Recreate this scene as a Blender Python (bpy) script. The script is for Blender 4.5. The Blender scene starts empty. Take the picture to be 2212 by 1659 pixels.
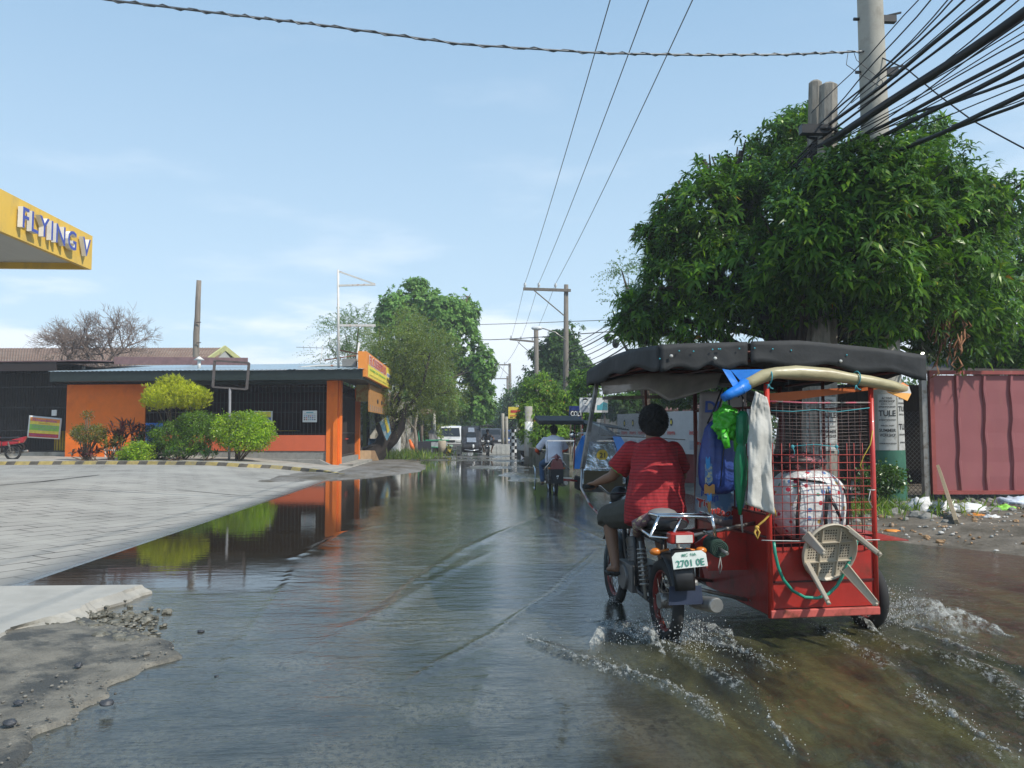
import bpy, math, random
import numpy as np
from mathutils import Vector, Matrix, noise
random.seed(7); RNG=np.random.default_rng(11)
R=math.radians; PI=math.pi
sc=bpy.context.scene; COL=sc.collection
# ---------------------------------------------------------------- camera, sky, sun, exposure
CAMZ=1.44; FPX=1720.0; YAW=math.atan(85/1720); PITCH=math.atan(103.5/1720)
cd=bpy.data.cameras.new('camera'); cd.lens=28.0; cd.sensor_width=36; cd.clip_end=2000; cd.clip_start=.05
cam=bpy.data.objects.new('camera',cd); COL.objects.link(cam)
cam.location=(0,0,CAMZ); cam.rotation_euler=(PI/2+PITCH,0,-YAW); sc.camera=cam
SUN_EL=R(46); SUN_AZ=R(128)      # azimuth of the sun measured from +Y towards +X: behind the camera, to the right
w=bpy.data.worlds.new("World"); sc.world=w; w.use_nodes=True
nt=w.node_tree; N=nt.nodes; L=nt.links
bg=N['Background']; sky=N.new('ShaderNodeTexSky'); sky.sky_type='NISHITA'; sky.sun_disc=False
sky.sun_elevation=SUN_EL; sky.sun_rotation=SUN_AZ; sky.air_density=1.0; sky.dust_density=.7; sky.ozone_density=2.2
tc=N.new('ShaderNodeTexCoord'); sep=N.new('ShaderNodeSeparateXYZ'); L.new(tc.outputs['Generated'],sep.inputs[0])
mp=N.new('ShaderNodeMapping'); mp.inputs['Scale'].default_value=(1.0,1.0,4.2); L.new(tc.outputs['Generated'],mp.inputs[0])
n1=N.new('ShaderNodeTexNoise'); n1.inputs['Scale'].default_value=3.1; n1.inputs['Detail'].default_value=7; n1.inputs['Roughness'].default_value=.55
L.new(mp.outputs[0],n1.inputs['Vector'])
def ramp(inp,a,b,va=0,vb=1,smooth=True):
    r=N.new('ShaderNodeMapRange'); r.interpolation_type='SMOOTHSTEP' if smooth else 'LINEAR'
    r.inputs[1].default_value=a; r.inputs[2].default_value=b; r.inputs[3].default_value=va; r.inputs[4].default_value=vb
    L.new(inp,r.inputs[0]); return r.outputs[0]
def mth(op,a,b=None):
    m=N.new('ShaderNodeMath'); m.operation=op; m.use_clamp=(op=='MULTIPLY')
    for i,x in enumerate((a,b)):
        if x is None: continue
        if isinstance(x,(int,float)): m.inputs[i].default_value=x
        else: L.new(x,m.inputs[i])
    return m.outputs[0]
wisp=mth('MULTIPLY',ramp(n1.outputs[0],.50,.78),ramp(sep.outputs[2],.55,.12))
bank=mth('MULTIPLY',ramp(mth('ADD',n1.outputs[0],ramp(sep.outputs[2],.22,.03,-.16,.24,False)),.46,.62),ramp(sep.outputs[2],.26,.10))
cm=mth('MAXIMUM',mth('MULTIPLY',wisp,.5),mth('MULTIPLY',bank,.92))
mx=N.new('ShaderNodeMix'); mx.data_type='RGBA'; mx.inputs[7].default_value=(7.4,8.0,8.7,1)
veil=N.new('ShaderNodeMix'); veil.data_type='RGBA'; vg=N.new('ShaderNodeMix'); vg.data_type='RGBA'; vg.inputs[6].default_value=(2.2,3.95,6.0,1); vg.inputs[7].default_value=(5.4,7.0,8.2,1); L.new(ramp(sep.outputs[2],.62,.02,0,1,False),vg.inputs[0]); L.new(vg.outputs[2],veil.inputs[7])
L.new(ramp(sep.outputs[2],.75,.0,.70,.85,False),veil.inputs[0]); L.new(sky.outputs[0],veil.inputs[6])
L.new(cm,mx.inputs[0]); L.new(veil.outputs[2],mx.inputs[6]); L.new(mx.outputs[2],bg.inputs[0]); bg.inputs[1].default_value=0.115
sd=bpy.data.lights.new('sun','SUN'); sd.energy=3.8; sd.angle=R(.5); sd.color=(1,.95,.86)
sun=bpy.data.objects.new('sun',sd); COL.objects.link(sun)
sdir=Vector((math.sin(SUN_AZ)*math.cos(SUN_EL),math.cos(SUN_AZ)*math.cos(SUN_EL),math.sin(SUN_EL)))
sun.rotation_euler=sdir.to_track_quat('Z','Y').to_euler(); sun.location=(10,-20,40)
sc.view_settings.view_transform='Standard'; sc.view_settings.look='None'; sc.view_settings.exposure=0.30; sc.view_settings.gamma=1
sc.view_settings.use_curve_mapping=False
sc.cycles.max_bounces=8; sc.cycles.transparent_max_bounces=12; sc.cycles.diffuse_bounces=3; sc.cycles.glossy_bounces=4
sc.cycles.caustics_reflective=False; sc.cycles.caustics_refractive=False; sc.cycles.use_denoising=True; sc.cycles.sample_clamp_indirect=6
# ---------------------------------------------------------------- photograph measurements to places
FW=Vector((math.sin(YAW),math.cos(YAW),0)); RT=Vector((math.cos(YAW),-math.sin(YAW),0)); ZV=Vector((0,0,1)); CP=Vector((0,0,CAMZ))
CF=FW*math.cos(PITCH)+ZV*math.sin(PITCH); CU=-FW*math.sin(PITCH)+ZV*math.cos(PITCH)
def ray(u,v): return CF*FPX+RT*(u-1106)+CU*(829.5-v)
def at(u,v,Z):
    d=ray(u,v); return CP+d*(Z/d.dot(FW))
def gnd(u,v,z=0.0):
    d=ray(u,v); return CP+d*((z-CAMZ)/d.z)
def hitp(u,v,p,n):
    d=ray(u,v); return CP+d*((Vector(p)-CP).dot(n)/d.dot(n))
# ---------------------------------------------------------------- mesh helpers
class MB:
    def __init__(s): s.v=[]; s.f=[]; s.m=[]; s.s=[]
    def add(s,vs,fs,mi=0,sm=False):
        b=len(s.v); s.v+=[Vector(v) for v in vs]
        for f in fs: s.f.append([b+i for i in f]); s.m.append(mi); s.s.append(sm)
        return s
    def box(s,c,d,M=None,mi=0):
        c=Vector(c); x,y,z=[k/2 for k in d]
        vs=[Vector((a*x,b*y,e*z)) for a in(-1,1) for b in(-1,1) for e in(-1,1)]
        if M is not None: vs=[M@v for v in vs]
        s.add([c+v for v in vs],[(0,1,3,2),(4,6,7,5),(0,4,5,1),(2,3,7,6),(0,2,6,4),(1,5,7,3)],mi); return s
    def bx(s,x0,x1,y0,y1,z0,z1,mi=0): return s.box(((x0+x1)/2,(y0+y1)/2,(z0+z1)/2),(x1-x0,y1-y0,z1-z0),mi=mi)
    def bar(s,p,q,w,h=None,up=(0,0,1),mi=0):
        p=Vector(p);q=Vector(q);h=w if h is None else h; d=(q-p)
        if d.length<1e-6: return s
        d.normalize(); up=Vector(up)
        if abs(d.dot(up))>.98: up=Vector((0,1,0)) if abs(d.y)<.9 else Vector((1,0,0))
        a=d.cross(up).normalized(); b=a.cross(d)
        vs=[pt+a*(i*w/2)+b*(j*h/2) for pt in(p,q) for i,j in((-1,-1),(1,-1),(1,1),(-1,1))]
        return s.add(vs,[(0,3,2,1),(4,5,6,7),(0,1,5,4),(1,2,6,5),(2,3,7,6),(3,0,4,7)],mi)
    def tube(s,pts,r,n=8,mi=0,sm=True,ry=None,xd=None,cap=True):
        pts=[Vector(p) for p in pts]; k=len(pts); rs=[r]*k if isinstance(r,(int,float)) else list(r)
        rys=rs if ry is None else ([ry]*k if isinstance(ry,(int,float)) else list(ry))
        vs=[];fs=[];pa=None
        for i,p in enumerate(pts):
            t=(pts[min(i+1,k-1)]-pts[max(i-1,0)]); t=t.normalized() if t.length>1e-9 else Vector((0,0,1))
            if xd is not None: a=Vector(xd); a=(a-t*a.dot(t)).normalized()
            elif pa is None:
                a=Vector((0,0,1)) if abs(t.z)<.9 else Vector((1,0,0)); a=(a-t*a.dot(t)).normalized()
            else:
                a=pa-t*pa.dot(t); a=a.normalized() if a.length>1e-6 else pa
            pa=a; b=t.cross(a)
            for j in range(n):
                th=2*PI*j/n; vs.append(p+a*(math.cos(th)*rs[i])+b*(math.sin(th)*rys[i]))
        for i in range(k-1):
            for j in range(n):
                j2=(j+1)%n; fs.append((i*n+j,i*n+j2,(i+1)*n+j2,(i+1)*n+j))
        b0=len(s.f); s.add(vs,fs,mi,sm)
        if cap:
            base=len(s.v)-len(vs)
            s.f.append([base+j for j in range(n)][::-1]); s.m.append(mi); s.s.append(False)
            s.f.append([base+(k-1)*n+j for j in range(n)]); s.m.append(mi); s.s.append(False)
        return s
    def cyl(s,p,q,r0,r1=None,n=12,mi=0): return s.tube([p,q],[r0,r0 if r1 is None else r1],n,mi)
    def ell(s,c,r,n=12,m=8,M=None,mi=0):
        c=Vector(c); vs=[Vector((0,0,r[2]))]
        for i in range(1,m):
            ph=PI*i/m
            for j in range(n):
                th=2*PI*j/n; vs.append(Vector((r[0]*math.sin(ph)*math.cos(th),r[1]*math.sin(ph)*math.sin(th),r[2]*math.cos(ph))))
        vs.append(Vector((0,0,-r[2]))); fs=[]
        for j in range(n): fs.append((0,1+j,1+(j+1)%n))
        for i in range(m-2):
            for j in range(n):
                a=1+i*n+j; b=1+i*n+(j+1)%n; fs.append((a,a+n,b+n,b))
        l=len(vs)-1
        for j in range(n): fs.append((l,l-n+(j+1)%n,l-n+j))
        if M is not None: vs=[M@v for v in vs]
        return s.add([c+v for v in vs],fs,mi,True)
    def lathe(s,prof,n=24,M=None,mi=0,sm=True):
        vs=[];fs=[]
        for r,z in prof:
            for j in range(n): th=2*PI*j/n; vs.append(Vector((r*math.cos(th),r*math.sin(th),z)))
        k=len(prof)
        for i in range(k-1):
            for j in range(n): j2=(j+1)%n; fs.append((i*n+j,i*n+j2,(i+1)*n+j2,(i+1)*n+j))
        if M is not None: vs=[M@v for v in vs]
        return s.add(vs,fs,mi,sm)
    def torus(s,c,ax,RR,r,n=28,m=8,mi=0,ry=None,a0=0,a1=2*PI):
        c=Vector(c); ax=Vector(ax).normalized(); u=Vector((0,0,1)) if abs(ax.z)<.9 else Vector((1,0,0)); u=(u-ax*u.dot(ax)).normalized(); v=ax.cross(u)
        full=abs(a1-a0-2*PI)<1e-6; ry=r if ry is None else ry; vs=[];fs=[]; nn=n if full else n+1
        for i in range(nn):
            th=a0+(a1-a0)*i/n; d=u*math.cos(th)+v*math.sin(th)
            for j in range(m):
                ph=2*PI*j/m; vs.append(c+d*(RR+r*math.cos(ph))+ax*(ry*math.sin(ph)))
        for i in range(n):
            for j in range(m):
                i2=(i+1)%nn; j2=(j+1)%m; fs.append((i*m+j,i2*m+j,i2*m+j2,i*m+j2))
        return s.add(vs,fs,mi,True)
    def slab(s,a,b,c,d,t,mi=0):
        a,b,c,d=[Vector(k) for k in(a,b,c,d)]; n=(b-a).cross(d-a).normalized()*t
        return s.add([a,b,c,d,a+n,b+n,c+n,d+n],[(0,3,2,1),(4,5,6,7),(0,1,5,4),(1,2,6,5),(2,3,7,6),(3,0,4,7)],mi)
    def prism(s,poly,o,ux,uy,dep,mi=0,mside=None):
        o=Vector(o);ux=Vector(ux);uy=Vector(uy);nn=ux.cross(uy).normalized()*dep; k=len(poly)
        vs=[o+ux*x+uy*y for x,y in poly]; vs+=[v+nn for v in vs]
        s.add(vs,[list(range(k))[::-1],list(range(k,2*k))],mi)
        b=len(s.v)-2*k
        for i in range(k):
            j=(i+1)%k; s.f.append([b+i,b+j,b+k+j,b+k+i]); s.m.append(mi if mside is None else mside); s.s.append(False)
        return s
    def grid(s,fn,nu,nv,mi=0,sm=True):
        vs=[fn(i/nu,j/nv) for i in range(nu+1) for j in range(nv+1)]
        fs=[(i*(nv+1)+j,(i+1)*(nv+1)+j,(i+1)*(nv+1)+j+1,i*(nv+1)+j+1) for i in range(nu) for j in range(nv)]
        return s.add(vs,fs,mi,sm)
    def xf(s,M,a=0):
        for i in range(a,len(s.v)): s.v[i]=M@s.v[i]
        return s
    def mesh(s,name,mats,off=None):
        me=bpy.data.meshes.new(name); o=off or Vector((0,0,0))
        me.from_pydata([tuple(v-o) for v in s.v],[],s.f)
        for m in(mats if isinstance(mats,(list,tuple)) else [mats]): me.materials.append(m)
        me.polygons.foreach_set('material_index',s.m); me.polygons.foreach_set('use_smooth',s.s); me.update(); return me
    def build(s,name,mats,parent=None,world=False,bev=0,solid=0,sub=0):
        off=parent_off(parent) if (parent is not None and world) else None
        me=s.mesh(name,mats,off); o=bpy.data.objects.new(name,me); COL.objects.link(o)
        if parent is not None: o.parent=parent
        if solid: m=o.modifiers.new('thickness','SOLIDIFY'); m.thickness=solid; m.offset=0
        if sub: m=o.modifiers.new('smooth','SUBSURF'); m.levels=sub; m.render_levels=sub
        if bev: m=o.modifiers.new('bevel','BEVEL'); m.width=bev; m.segments=2; m.limit_method='ANGLE'; m.angle_limit=R(40)
        return o
def parent_off(p):
    v=Vector((0,0,0))
    while p is not None: v+=p.location; p=p.parent
    return v
def tag(o,label=None,cat=None,group=None,kind=None):
    if label: o['label']=label
    if cat: o['category']=cat
    if group: o['group']=group
    if kind: o['kind']=kind
    return o
def thing(name,label,cat,loc=(0,0,0),rz=0,group=None,kind=None):
    o=bpy.data.objects.new(name,None); COL.objects.link(o); o.location=loc; o.rotation_euler=(0,0,rz); o.empty_display_size=.2
    return tag(o,label,cat,group,kind)
def solo(mb,name,mats,label,cat,group=None,kind=None,**k):
    """a thing that is one mesh: origin at its base"""
    xs=[v.x for v in mb.v]; ys=[v.y for v in mb.v]; zs=[v.z for v in mb.v]
    c=Vector(((min(xs)+max(xs))/2,(min(ys)+max(ys))/2,min(zs)))
    for i in range(len(mb.v)): mb.v[i]=mb.v[i]-c
    o=mb.build(name,mats,None,**k); o.location=c; return tag(o,label,cat,group,kind)
def npmesh(name,V,F,mats,parent=None,off=None,matidx=None,smooth=False):
    """V (n,3), F (m,k) all faces with k corners"""
    if off is not None: V=V-np.array(off)
    me=bpy.data.meshes.new(name); me.vertices.add(len(V)); me.vertices.foreach_set('co',V.astype(np.float32).ravel())
    m,k=F.shape; me.loops.add(m*k); me.loops.foreach_set('vertex_index',F.astype(np.int32).ravel())
    me.polygons.add(m); me.polygons.foreach_set('loop_start',np.arange(0,m*k,k,dtype=np.int32))
    for x in(mats if isinstance(mats,(list,tuple)) else [mats]): me.materials.append(x)
    if matidx is not None: me.polygons.foreach_set('material_index',matidx.astype(np.int32))
    me.update(calc_edges=True)
    if smooth: me.polygons.foreach_set('use_smooth',[True]*m)
    o=bpy.data.objects.new(name,me); COL.objects.link(o)
    if parent is not None: o.parent=parent
    return o
_tx={}
def text(s,size=1,ext=0,bold=0,sp=1,align='CENTER'):
    """vertices and faces of a line of lettering, centred on x=0, y=0 in the middle of the capitals"""
    k=(s,ext,bold,sp,align)
    if k not in _tx:
        cu=bpy.data.curves.new('t','FONT'); cu.body=s; cu.size=1; cu.extrude=ext; cu.offset=bold; cu.space_character=sp; cu.align_x=align; cu.resolution_u=3
        o=bpy.data.objects.new('t',cu); COL.objects.link(o); dg=bpy.context.evaluated_depsgraph_get()
        me=bpy.data.meshes.new_from_object(o.evaluated_get(dg)); 
        _tx[k]=([tuple(v.co) for v in me.vertices],[tuple(p.vertices) for p in me.polygons],[p.normal.z for p in me.polygons])
        bpy.data.objects.remove(o); bpy.data.curves.remove(cu); bpy.data.meshes.remove(me)
    return _tx[k]
def put_text(mb,s,o,ux,uy,h,width=None,mi=0,mside=None,ext=0,bold=.0,sp=1,italic=0,fn=None):
    """lay the line on the plane o,ux,uy: h = height of the capitals; width = whole width"""
    vs,fs,nz=text(s,1,ext,bold,sp); 
    if not vs: return
    o=Vector(o);ux=Vector(ux).normalized();uy=Vector(uy).normalized();un=ux.cross(uy)
    ky=h/.69; x0=min(v[0] for v in vs);x1=max(v[0] for v in vs); kx=ky if width is None else width/(x1-x0); xc=(x0+x1)/2
    b=len(mb.v)
    for v in vs:
        x=(v[0]-xc)*kx; y=(v[1]-.345)*ky; z=v[2]*ky
        p=o+ux*(x+italic*y)+uy*y+un*z if fn is None else fn(x,y,z)
        mb.v.append(Vector(p))
    for f,n in zip(fs,nz):
        mb.f.append([b+i for i in f]); mb.m.append(mi if (mside is None or n>.5) else mside); mb.s.append(False)
def fuse(mb,voxel=.012,it=4,dec=None):
    me=mb.mesh('tmp',[]); o=bpy.data.objects.new('tmp',me); COL.objects.link(o)
    m=o.modifiers.new('r','REMESH'); m.mode='VOXEL'; m.voxel_size=voxel
    if it: q=o.modifiers.new('s','SMOOTH'); q.iterations=it; q.factor=.6
    dg=bpy.context.evaluated_depsgraph_get(); me2=bpy.data.meshes.new_from_object(o.evaluated_get(dg))
    bpy.data.objects.remove(o); bpy.data.meshes.remove(me)
    me2.polygons.foreach_set('use_smooth',[True]*len(me2.polygons)); return me2
def meobj(name,me,mat,parent=None):
    me.materials.clear(); me.materials.append(mat); o=bpy.data.objects.new(name,me); COL.objects.link(o)
    if parent is not None: o.parent=parent
    return o
# ---------------------------------------------------------------- materials
_m={}
def newmat(name):
    m=bpy.data.materials.new(name); m.use_nodes=True; nt=m.node_tree; return m,nt.nodes,nt.links,nt.nodes['Principled BSDF']
def pm(name,c,rough=.6,metal=0,var=.18,scale=6,bump=.0,bs=40,dirt=None,dth=(.55,.7),dscale=3,coat=0,ior=1.45,stretch=None,emit=None,alpha=None,trans=0,sheen=0):
    if name in _m: return _m[name]
    m,N,L,B=newmat(name); _m[name]=m
    tc=N.new('ShaderNodeTexCoord'); vec=tc.outputs['Object']
    if stretch:
        mp=N.new('ShaderNodeMapping'); mp.inputs['Scale'].default_value=stretch; L.new(vec,mp.inputs[0]); vec=mp.outputs[0]
    n=N.new('ShaderNodeTexNoise'); n.inputs['Scale'].default_value=scale; n.inputs['Detail'].default_value=6; n.inputs['Roughness'].default_value=.62; L.new(vec,n.inputs['Vector'])
    r=N.new('ShaderNodeMapRange'); r.inputs[1].default_value=.3; r.inputs[2].default_value=.7; L.new(n.outputs[0],r.inputs[0])
    mx=N.new('ShaderNodeMix'); mx.data_type='RGBA'; L.new(r.outputs[0],mx.inputs[0])
    mx.inputs[6].default_value=(*[max(0,k*(1-var)) for k in c],1); mx.inputs[7].default_value=(*[min(1,k*(1+var)) for k in c],1); out=mx.outputs[2]
    if dirt:
        n2=N.new('ShaderNodeTexNoise'); n2.inputs['Scale'].default_value=dscale; n2.inputs['Detail'].default_value=8; n2.inputs['Roughness'].default_value=.7; L.new(vec,n2.inputs['Vector'])
        r2=N.new('ShaderNodeMapRange'); r2.inputs[1].default_value=dth[0]; r2.inputs[2].default_value=dth[1]; L.new(n2.outputs[0],r2.inputs[0])
        m2=N.new('ShaderNodeMix'); m2.data_type='RGBA'; L.new(r2.outputs[0],m2.inputs[0]); L.new(out,m2.inputs[6]); m2.inputs[7].default_value=(*dirt,1); out=m2.outputs[2]
    L.new(out,B.inputs['Base Color'])
    rr=N.new('ShaderNodeMapRange'); rr.inputs[3].default_value=max(.02,rough-.1*min(1,rough*2)); rr.inputs[4].default_value=min(1,rough+.1*min(1,rough*2)); L.new(n.outputs[0],rr.inputs[0]); L.new(rr.outputs[0],B.inputs['Roughness'])
    B.inputs['Metallic'].default_value=metal; B.inputs['Coat Weight'].default_value=coat; B.inputs['IOR'].default_value=ior
    if trans: B.inputs['Transmission Weight'].default_value=trans
    if sheen: B.inputs['Sheen Weight'].default_value=sheen
    if alpha is not None: B.inputs['Alpha'].default_value=alpha
    if bump:
        n3=N.new('ShaderNodeTexNoise'); n3.inputs['Scale'].default_value=bs; n3.inputs['Detail'].default_value=5; L.new(vec,n3.inputs['Vector'])
        b=N.new('ShaderNodeBump'); b.inputs['Strength'].default_value=1; b.inputs['Distance'].default_value=bump; L.new(n3.outputs[0],b.inputs['Height']); L.new(b.outputs[0],B.inputs['Normal'])
    return m
def leafmat(name,c1,c2,c3=None,gloss=.35,tr=.35,odd=None,op=.03):
    if name in _m: return _m[name]
    m,N,L,B=newmat(name); _m[name]=m; N.remove(B); out=N['Material Output']
    g=N.new('ShaderNodeNewGeometry'); cr=N.new('ShaderNodeValToRGB'); L.new(g.outputs['Random Per Island'],cr.inputs[0])
    e=cr.color_ramp.elements; e[0].color=(*c1,1); e[1].color=(*c2,1)
    if c3: x=cr.color_ramp.elements.new(.85); x.color=(*c2,1); e[-1].color=(*c3,1) 
    if odd: x=cr.color_ramp.elements.new(1-op); x.color=(*(c3 or c2),1); x=cr.color_ramp.elements.new(1-op+.004); x.color=(*odd,1); cr.color_ramp.elements[-1].color=(*odd,1)
    tc=N.new('ShaderNodeTexCoord'); n=N.new('ShaderNodeTexNoise'); n.inputs['Scale'].default_value=.9; n.inputs['Detail'].default_value=3; L.new(tc.outputs['Object'],n.inputs['Vector'])
    mr=N.new('ShaderNodeMapRange'); mr.inputs[1].default_value=.3; mr.inputs[2].default_value=.7; mr.inputs[3].default_value=.85; mr.inputs[4].default_value=1.6; L.new(n.outputs[0],mr.inputs[0])
    mu=N.new('ShaderNodeVectorMath'); mu.operation='SCALE'; L.new(cr.outputs[0],mu.inputs[0]); L.new(mr.outputs[0],mu.inputs['Scale'])
    d=N.new('ShaderNodeBsdfDiffuse'); t=N.new('ShaderNodeBsdfTranslucent'); gl=N.new('ShaderNodeBsdfGlossy'); gl.inputs['Roughness'].default_value=gloss
    gl.inputs['Color'].default_value=(.55,.58,.5,1)
    L.new(mu.outputs[0],d.inputs[0])
    m2=N.new('ShaderNodeMix'); m2.data_type='RGBA'; m2.blend_type='MULTIPLY'; m2.inputs[0].default_value=1; L.new(mu.outputs[0],m2.inputs[6]); m2.inputs[7].default_value=(1.5,1.6,.6,1); L.new(m2.outputs[2],t.inputs[0])
    a=N.new('ShaderNodeMixShader'); a.inputs[0].default_value=tr; L.new(d.outputs[0],a.inputs[1]); L.new(t.outputs[0],a.inputs[2])
    fr=N.new('ShaderNodeFresnel'); fr.inputs[0].default_value=1.4
    fk=N.new('ShaderNodeMath'); fk.operation='MULTIPLY'; fk.inputs[1].default_value=.55; L.new(fr.outputs[0],fk.inputs[0]); b=N.new('ShaderNodeMixShader'); L.new(fk.outputs[0],b.inputs[0]); L.new(a.outputs[0],b.inputs[1]); L.new(gl.outputs[0],b.inputs[2]); L.new(b.outputs[0],out.inputs[0])
    return m
def glass(name,c=(.6,.65,.65),a=.35,rough=.05):
    if name in _m: return _m[name]
    m,N,L,B=newmat(name); _m[name]=m
    tcx=N.new('ShaderNodeTexCoord'); n=N.new('ShaderNodeTexNoise'); n.inputs['Scale'].default_value=5; n.inputs['Detail'].default_value=6; L.new(tcx.outputs['Object'],n.inputs['Vector'])
    r=N.new('ShaderNodeMapRange'); r.inputs[3].default_value=a*.6; r.inputs[4].default_value=min(1,a*1.4); L.new(n.outputs[0],r.inputs[0]); L.new(r.outputs[0],B.inputs['Alpha'])
    B.inputs['Base Color'].default_value=(*c,1); B.inputs['Roughness'].default_value=rough; return m
# ---------------------------------------------------------------- foliage
def rnd_dirs(n):
    v=RNG.normal(size=(n,3)); return v/np.linalg.norm(v,axis=1)[:,None]
def nz(v): return v/np.maximum(np.linalg.norm(v,axis=-1,keepdims=True),1e-9)
def wob(p,k,ph=0):
    return (np.sin(p[:,0]*k+ph+1.3*np.sin(p[:,1]*k*.7+ph))+np.sin(p[:,1]*k*1.1+2.1+ph+1.1*np.sin(p[:,2]*k*.8))+np.sin(p[:,2]*k*1.2+4.2+1.2*np.sin(p[:,0]*k*.9+ph)))/3
def crown_pts(lobes,n,surf=.5,gap=.0,gk=2.0):
    lob=np.array(lobes,float); a=(lob[:,3]*lob[:,4]+lob[:,4]*lob[:,5]+lob[:,3]*lob[:,5]); a/=a.sum()
    P=[];D=[]; need=n
    while need>0:
        k=RNG.choice(len(lob),size=need*2,p=a); d=rnd_dirs(need*2); r=1-surf*RNG.random(need*2)**1.6
        r*=1+.20*wob(d*2.6+lob[k,:3],2.3)
        p=lob[k,:3]+d*lob[k,3:6]*r[:,None]
        # keep what is not deep inside another lobe
        keep=np.ones(len(p),bool)
        for l in lob:
            q=(((p-l[:3])/l[3:6])**2).sum(1); keep&=(q>(1-surf)**2*.75)|(RNG.random(len(p))<.15)
        if gap>0: keep&=(wob(p,gk)>-1+gap*1.3)|(RNG.random(len(p))<.12)
        p=p[keep][:need]; d=nz(d[keep][:need]/lob[k[keep][:need],3:6]); P.append(p); D.append(d); need-=len(p)
    return np.vstack(P),np.vstack(D)
def leaves(B,dr,up,Ln,W,droop):
    """B base points, dr directions, one leaf each of two triangles"""
    n=len(B); side=nz(np.cross(dr,up)); Ln=Ln[:,None]; W=W[:,None]
    mid=B+dr*Ln*.48; tip=mid+nz(dr+np.array([0,0,-1.0])*droop[:,None])*Ln*.52
    V=np.stack([B,mid+side*W/2,tip,mid-side*W/2],1).reshape(-1,3)
    i=np.arange(n)[:,None]*4; F=np.concatenate([i+np.array([[0,1,3]]),i+np.array([[1,2,3]])],1).reshape(-1,3)
    return V,F
def rosettes(P,D,per,Ln,W,droop=.8,spread=(45,100),upb=.5):
    n=len(P); ax=nz(D*.7+np.array([0,0,upb])+rnd_dirs(n)*.45)
    A=np.repeat(ax,per,0); B=np.repeat(P,per,0); th=np.radians(RNG.uniform(spread[0],spread[1],n*per))
    rp=nz(np.cross(A,rnd_dirs(n*per))); dr=nz(A*np.cos(th)[:,None]+rp*np.sin(th)[:,None])
    B=B+A*(RNG.random(n*per)*Ln*.5)[:,None]
    ln=Ln*RNG.uniform(.65,1.25,n*per); return leaves(B,dr,A,ln,W*RNG.uniform(.8,1.2,n*per),droop*RNG.uniform(.5,1.5,n*per))
def scatter(P,D,per,Ln,W,jit,droop=.4,out=.6):
    n=len(P)*per; B=np.repeat(P,per,0)+RNG.normal(size=(n,3))*jit; d=nz(np.repeat(D,per,0)*out+rnd_dirs(n)+np.array([0,0,.15]))
    return leaves(B,d,rnd_dirs(n),Ln*RNG.uniform(.6,1.3,n),W*RNG.uniform(.7,1.2,n),droop*RNG.uniform(.3,1.5,n))
def fronds(P,D,per,Ln,seg,lf,droop=1.0):
    """drooping twigs set with small leaflets"""
    n=len(P); ax=nz(D+np.array([0,0,.4])+rnd_dirs(n)*.5); Vs=[];t=np.linspace(.1,1,per)
    L1=seg*RNG.uniform(.6,1.3,n); B=P[:,None,:]+ax[:,None,:]*(t[None,:,None]*L1[:,None,None])+np.array([0,0,-1.])*(t**2*droop*.5)[None,:,None]*L1[:,None,None]
    B=np.repeat(B.reshape(-1,3),2,0); k=len(B); d=nz(rnd_dirs(k)+np.repeat(ax,per*2,0)*.6)
    return leaves(B,d,rnd_dirs(k),np.full(k,Ln)*RNG.uniform(.6,1.3,k),np.full(k,lf)*RNG.uniform(.7,1.2,k),np.full(k,.3))
def cat(*vf):
    V=[];F=[];o=0
    for v,f in vf: V.append(v);F.append(f+o);o+=len(v)
    return np.vstack(V),np.vstack(F)
def limbs(base,top,lobes,r0,parent,mat,lean=0,seed=1,sub=3):
    rd=random.Random(seed); mb=MB(); base=Vector(base);top=Vector(top)
    pts=[base.lerp(top,t)+Vector((rd.uniform(-1,1),rd.uniform(-1,1),0))*r0*.5*(0<t<1) for t in(0,.15,.35,.55,.8,1)]
    mb.tube(pts,[r0*1.5,r0*1.12,r0,r0*.92,r0*.85,r0*.78],10); out=[]
    for l in lobes:
        c=Vector(l[:3]); s=pts[rd.choice([3,4,5])]; m=s.lerp(c,.5)+Vector((rd.uniform(-1,1),rd.uniform(-1,1),rd.uniform(-.3,.6)))*.18*(c-s).length
        mb.tube([s,s.lerp(m,.5)+Vector((0,0,.05)),m,c],[r0*.5,r0*.42,r0*.32,r0*.18],7)
        for k in range(sub):
            d=Vector((rd.gauss(0,1),rd.gauss(0,1),rd.gauss(.2,.8))).normalized(); e=c+Vector((d.x*l[3],d.y*l[4],d.z*l[5]))*.85; a=m.lerp(c,rd.uniform(0,1))
            mb.tube([a,a.lerp(e,.5)+Vector((rd.uniform(-.1,.1),rd.uniform(-.1,.1),.08)),e],[r0*.2,r0*.12,r0*.05],5)
    return mb.build('trunk',mat,parent,world=True)
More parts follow.
